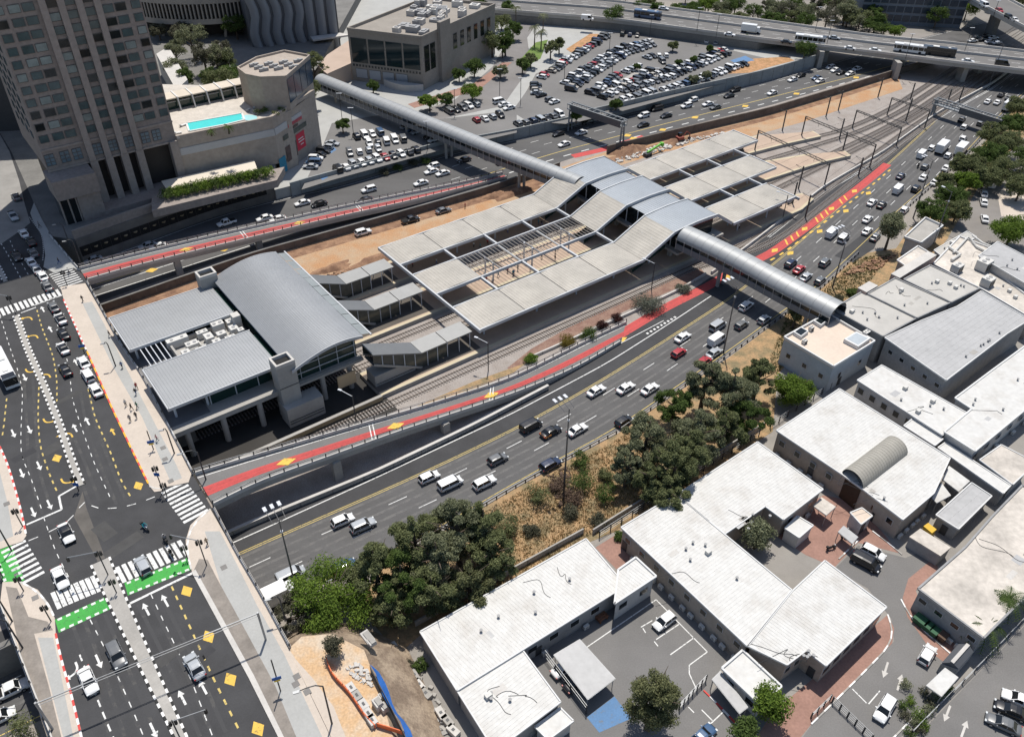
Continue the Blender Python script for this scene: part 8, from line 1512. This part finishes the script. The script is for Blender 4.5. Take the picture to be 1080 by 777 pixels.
# ================================================================== PEOPLE, MOTORBIKES, SMALL THINGS
SK = mat('skin', (0.42, 0.25, 0.17), .6, 0, fine=0); HR = mat('hair', (0.025, 0.018, 0.014), .7, 0, fine=0)
CLO = {k: mat('cloth_' + k, v, .85, .05, fine=.05) for k, v in {'black': (0.02, 0.02, 0.022), 'white': (0.6, 0.6, 0.58), 'blue': (0.05, 0.10, 0.25), 'grey': (0.2, 0.2, 0.21), 'red': (0.4, 0.05, 0.05), 'teal': (0.03, 0.28, 0.33), 'green': (0.05, 0.16, 0.1), 'tan': (0.35, 0.26, 0.17), 'pink': (0.5, 0.25, 0.25)}.items()}
PM = {}
def body(pose, shirt, trou):
    key = (pose, shirt, trou)
    if key in PM: return PM[key]
    if pose in PM:
        m2 = PM[pose].copy(); m2.materials[1] = CLO[shirt]; m2.materials[2] = CLO[trou]; PM[key] = m2; return m2
    J = {'pelvis': (0, 0, .95, .16), 'waist': (0, 0, 1.1, .145), 'chest': (0, 0, 1.32, .17), 'neck': (0, 0, 1.5, .06), 'chin': (.015, 0, 1.57, .075), 'head': (.01, 0, 1.68, .105), 'crown': (0, 0, 1.76, .06)}
    step = {'stand': .03, 'walk': .26, 'ride': 0}[pose]
    for s, n in ((1, 'l'), (-1, 'r')):
        f = step * s
        if pose == 'ride': leg = ((.38, s * .2, .88, .085), (.28, s * .22, .48, .06), (.3, s * .22, .42, .05), (.44, s * .22, .40, .045))
        else: leg = ((f * .5, s * .1, .52, .075), (f - (.12 if f < 0 else 0), s * .1, .1 if f >= 0 else .16, .05), (f - (.12 if f < 0 else 0), s * .1, .05 if f >= 0 else .1, .05), (f + (.16 if f >= 0 else .02), s * .11, .04, .04))
        J['hip' + n] = (0, s * .1, .9, .105)
        for i, q in enumerate(leg): J[f'leg{i}{n}'] = q
        J['sh' + n] = (0, s * .19, 1.4, .065)
        if pose == 'ride': arm = ((.14, s * .27, 1.18, .05), (.42, s * .3, 1.06, .035), (.52, s * .3, 1.05, .03))
        else: arm = ((-f * .3, s * .25, 1.14, .048), (-f * .8 + .05, s * .25, .9, .036), (-f * 1.0 + .07, s * .25, .8, .033))
        for i, q in enumerate(arm): J[f'arm{i}{n}'] = q
    names = list(J); E = [('pelvis', 'waist'), ('waist', 'chest'), ('chest', 'neck'), ('neck', 'chin'), ('chin', 'head'), ('head', 'crown')]
    for n in 'lr': E += [('pelvis', 'hip' + n), ('hip' + n, 'leg0' + n), ('leg0' + n, 'leg1' + n), ('leg1' + n, 'leg2' + n), ('leg2' + n, 'leg3' + n), ('chest', 'sh' + n), ('sh' + n, 'arm0' + n), ('arm0' + n, 'arm1' + n), ('arm1' + n, 'arm2' + n)]
    me = bpy.data.meshes.new('b'); me.from_pydata([J[k][:3] for k in names], [(names.index(a), names.index(b)) for a, b in E], []); o = bpy.data.objects.new('b', me); COL.objects.link(o)
    sm = o.modifiers.new('s', 'SKIN'); 
    for i, k in enumerate(names): me.skin_vertices[0].data[i].radius = (J[k][3], J[k][3] * (.8 if k in ('pelvis', 'waist', 'chest') else 1)); me.skin_vertices[0].data[i].use_root = (k == 'pelvis')
    o.modifiers.new('u', 'SUBSURF').levels = 1
    dg = bpy.context.evaluated_depsgraph_get(); m2 = bpy.data.meshes.new_from_object(o.evaluated_get(dg)); bpy.data.objects.remove(o)
    for m_ in (SK, CLO[shirt], CLO[trou], HR, kerb_black): m2.materials.append(m_)
    for p in m2.polygons:
        c = p.center; lat = abs(c.y) > .2
        if pose == 'ride': k = 3 if c.z > 1.6 else (0 if c.z > 1.5 else (2 if c.z < .98 and not lat or c.z < .95 else 1))
        else: k = (3 if (c.z > 1.68 or (c.x < -.03 and c.z > 1.56)) else 0) if c.z > 1.5 else ((0 if c.z < 1.08 else 1) if lat and c.z > .7 else (1 if c.z > .93 else (2 if c.z > .12 else 4)))
        p.material_index = k; p.use_smooth = True
    PM[key] = m2; PM[pose] = m2; return m2
def person(p, rz, pose, shirt, trou, label, group='people on foot'):
    return link('person', body(pose, shirt, trou), loc=p, rz=rz, label=label, cat='person', group=group)
for x, y, s, t, po, lb in ((132, 425, 'white', 'black', 'stand', 'person in white at the left of the group on the station pavement'), (138, 429, 'black', 'black', 'walk', 'person in black in the middle of the pavement group'), (144, 427.5, 'green', 'black', 'walk', 'person in dark green in the pavement group'), (143, 438, 'black', 'grey', 'stand', 'person in black lowest in the pavement group'), (136.5, 441, 'grey', 'black', 'stand', 'person in grey with a cart on the station pavement'), (142.5, 413, 'black', 'blue', 'walk', 'person in black topmost in the pavement group'), (143.5, 407, 'red', 'black', 'walk', 'person in red just above the pavement group'), (165, 462, 'pink', 'grey', 'walk', 'person in pink alone below the pavement group'), (217.8, 571, 'tan', 'black', 'walk', 'person in tan walking on the lower right pavement'), (86.5, 315, 'black', 'black', 'walk', 'person in black on the upper grey path'), (115, 352, 'black', 'grey', 'walk', 'person in black beside the station entrance kerb'), (61.5, 275, 'black', 'blue', 'walk', 'person in black in the tower shadow on the pavement'), (41, 237, 'grey', 'black', 'walk', 'person in grey by the hotel corner'), (72, 286, 'white', 'black', 'walk', 'person crossing at the entry ramp zebra'), (128, 385, 'blue', 'black', 'walk', 'person in blue near the station wing corner'), (490.5, 217, 'red', 'black', 'stand', 'worker in red on the dug strip')):
    z = ZS + .126 if x < 300 and (x, y) != (72, 286) else (ZS + .005 if x < 300 else 0); p = G(x, y, z + .8); p.z = z; person(p, (x * 13 + y) % 6.28, po, s, t, lb)
rnd = random.Random(4); cs = list(CLO)
for i in range(34):
    row = i % 3; v = (rnd.uniform(21, 25.5) if row else rnd.uniform(37, 40)) if i % 7 else rnd.uniform(3, 9.5); u = rnd.uniform(3, 46) if i % 5 else rnd.uniform(82, 110)
    person(ST(u, v, .97), rnd.uniform(0, 6.28), rnd.choice(('stand', 'walk')), rnd.choice(cs), rnd.choice(('black', 'blue', 'grey')), f'{ordn(i)} of the waiting passengers glimpsed between the station canopies', 'waiting passengers')
def motorbike(x, y, rz, z, label, rider=None, lb2=None):
    p = G(x, y, z + .5); p.z = z + .005; t = thing('motorbike', label, 'motorbike', p, rz, 'motorbikes')
    for xx in (-.68, .70):
        wl = MB().tube([(xx, -.06, .31), (xx, .06, .31)], .31, 14).build('wheel', tyre, t, local=True); MB().tube([(xx, -.07, .31), (xx, .07, .31)], .15, 8).build('rim', rim, wl, local=True)
    MB().tube([(-.68, 0, .35), (-.1, 0, .42), (.3, 0, .62), (.55, 0, .95)], [.07, .15, .13, .06], 8).build('frame', steel_dk, t, local=True); MB().tube([(.70, 0, .31), (.52, 0, .98)], .05, 6).build('fork', steel, t, local=True); MB().tube([(-.75, 0, .78), (-.3, 0, .74), (.05, 0, .72)], [.1, .14, .1], 8).build('seat', kerb_black, t, local=True); MB().tube([(-.02, 0, .72), (.22, 0, .82), (.42, 0, .85)], [.1, .17, .09], 8).build('tank', paint('black' if rider != 'teal' else 'blue'), t, local=True); MB().tube([(.5, -.32, 1.02), (.52, 0, 1.0), (.5, .32, 1.02)], .025, 6).build('handlebar', steel, t, local=True); MB().box((.62, 0, .92), (.1, .18, .16)).build('headlight', lampw, t, local=True); MB().box((-.88, 0, .92), (.34, .4, .34)).build('top_case', kerb_black, t, local=True)
    if rider: person(Vector((p.x, p.y, p.z - .06)) - Vector((math.cos(rz), math.sin(rz), 0)) * .15, rz, 'ride', rider, 'black', lb2, 'motorbike riders')
motorbike(153, 556, sS + .25, ZS, 'scooter with the teal-shirted rider in the junction', 'teal', 'rider in a teal shirt on the scooter in the junction'); motorbike(174, 568, sN, ZS, 'motorbike just above the right zebra crossing', 'grey', 'rider in grey just above the right zebra crossing'); motorbike(180, 583, sN, ZS, 'motorbike on the right zebra crossing', 'black', 'rider in black on the right zebra crossing'); motorbike(968.5, 175, nh(G(968, 175)), 0, 'motorbike between the lanes on the near highway', 'black', 'rider in black between the highway lanes')
motorbike(877, 577, R(20), 0, 'parked motorbike on the brick yard'); motorbike(889, 564, R(60), 0, 'parked motorbike under the small bike shelter'); motorbike(893, 561, R(60), 0, 'second parked motorbike deeper under the bike shelter')
bing = mat('bin_green', (0.03, 0.10, 0.05), .6, .1)
for i, (x, y) in enumerate(((967, 655), (972.5, 659.5), (978, 664), (984, 669), (993, 674))):
    t = thing('rubbish_bin', f'{ordn(i)} rubbish container from the left in the row on the works road', 'bin', G(x, y, 0), R(38), 'rubbish containers'); MB().add([(-.6, -.45, .1), (.6, -.45, .1), (.6, .45, .1), (-.6, .45, .1), (-.75, -.55, 1.1), (.75, -.55, 1.1), (.75, .55, 1.1), (-.75, .55, 1.1)], [(0, 1, 5, 4), (1, 2, 6, 5), (2, 3, 7, 6), (3, 0, 4, 7), (0, 3, 2, 1)]).build('container', bing if i < 4 else rust, t, local=True); MB().box((0, 0, 1.14), (1.6, 1.2, .12)).build('lid', bing if i < 4 else rust, t, local=True)
    for q in (-.5, .5): MB().tube([(q, -.4, .08), (q, .4, .08)], .1, 6).build('wheel', tyre, t, local=True)
t = thing('timber_pallet', 'brown timber crate against the bottom-centre hall', 'crate', G(634, 652, 0), R(38))
for k in range(4): MB().box((0, -.6 + k * .4, .8), (1.8, .3, .06)).build('plank', mat('timber', (0.20, 0.09, 0.05), .8, .2, 1), t, local=True)
for q in (-.7, .7): MB().box((q, 0, .4), (.12, 1.4, .8)).build('side_board', MATS['timber'], t, local=True)
for i, (u, v) in enumerate(((112, 40), (118, 38.6), (124, 37.2), (112, 24.5), (119, 23.2), (104, 6.4), (108, 5.8))):
    t = thing('platform_bench', f'{ordn(i)} bench on the open platform ends, starting at the far platform', 'bench', ST(u, v, .96), SA, 'platform benches'); MB().box((0, 0, .45), (2.2, .5, .08)).build('seat', steel_dk, t, local=True); MB().box((0, .28, .75), (2.2, .06, .5)).build('backrest', steel_dk, t, local=True)
    for q in (-.9, .9): MB().box((q, 0, .2), (.08, .45, .42)).build('leg', steel_dk, t, local=True)
# pool loungers and parasols
for i, (x, y) in enumerate(((188, 141), (193, 133), (190, 146), (262, 117), (268, 114), (274, 112), (250, 133), (262, 130))):
    t = thing('sun_lounger', f'{ordn(i)} lounger from the left round the hotel pool', 'lounger', G(x, y, 19.68), R(30 + i * 20), 'pool loungers'); MB().box((0, 0, .35), (1.9, .7, .1)).build('bed', trim_w, t, local=True); MB().box((-.7, 0, .55), (.7, .7, .08), rot=Matrix.Rotation(R(35), 3, 'Y')).build('backrest', trim_w, t, local=True)
    for a in (-.7, .7): MB().box((a, 0, .16), (.08, .6, .34)).build('leg', steel, t, local=True)
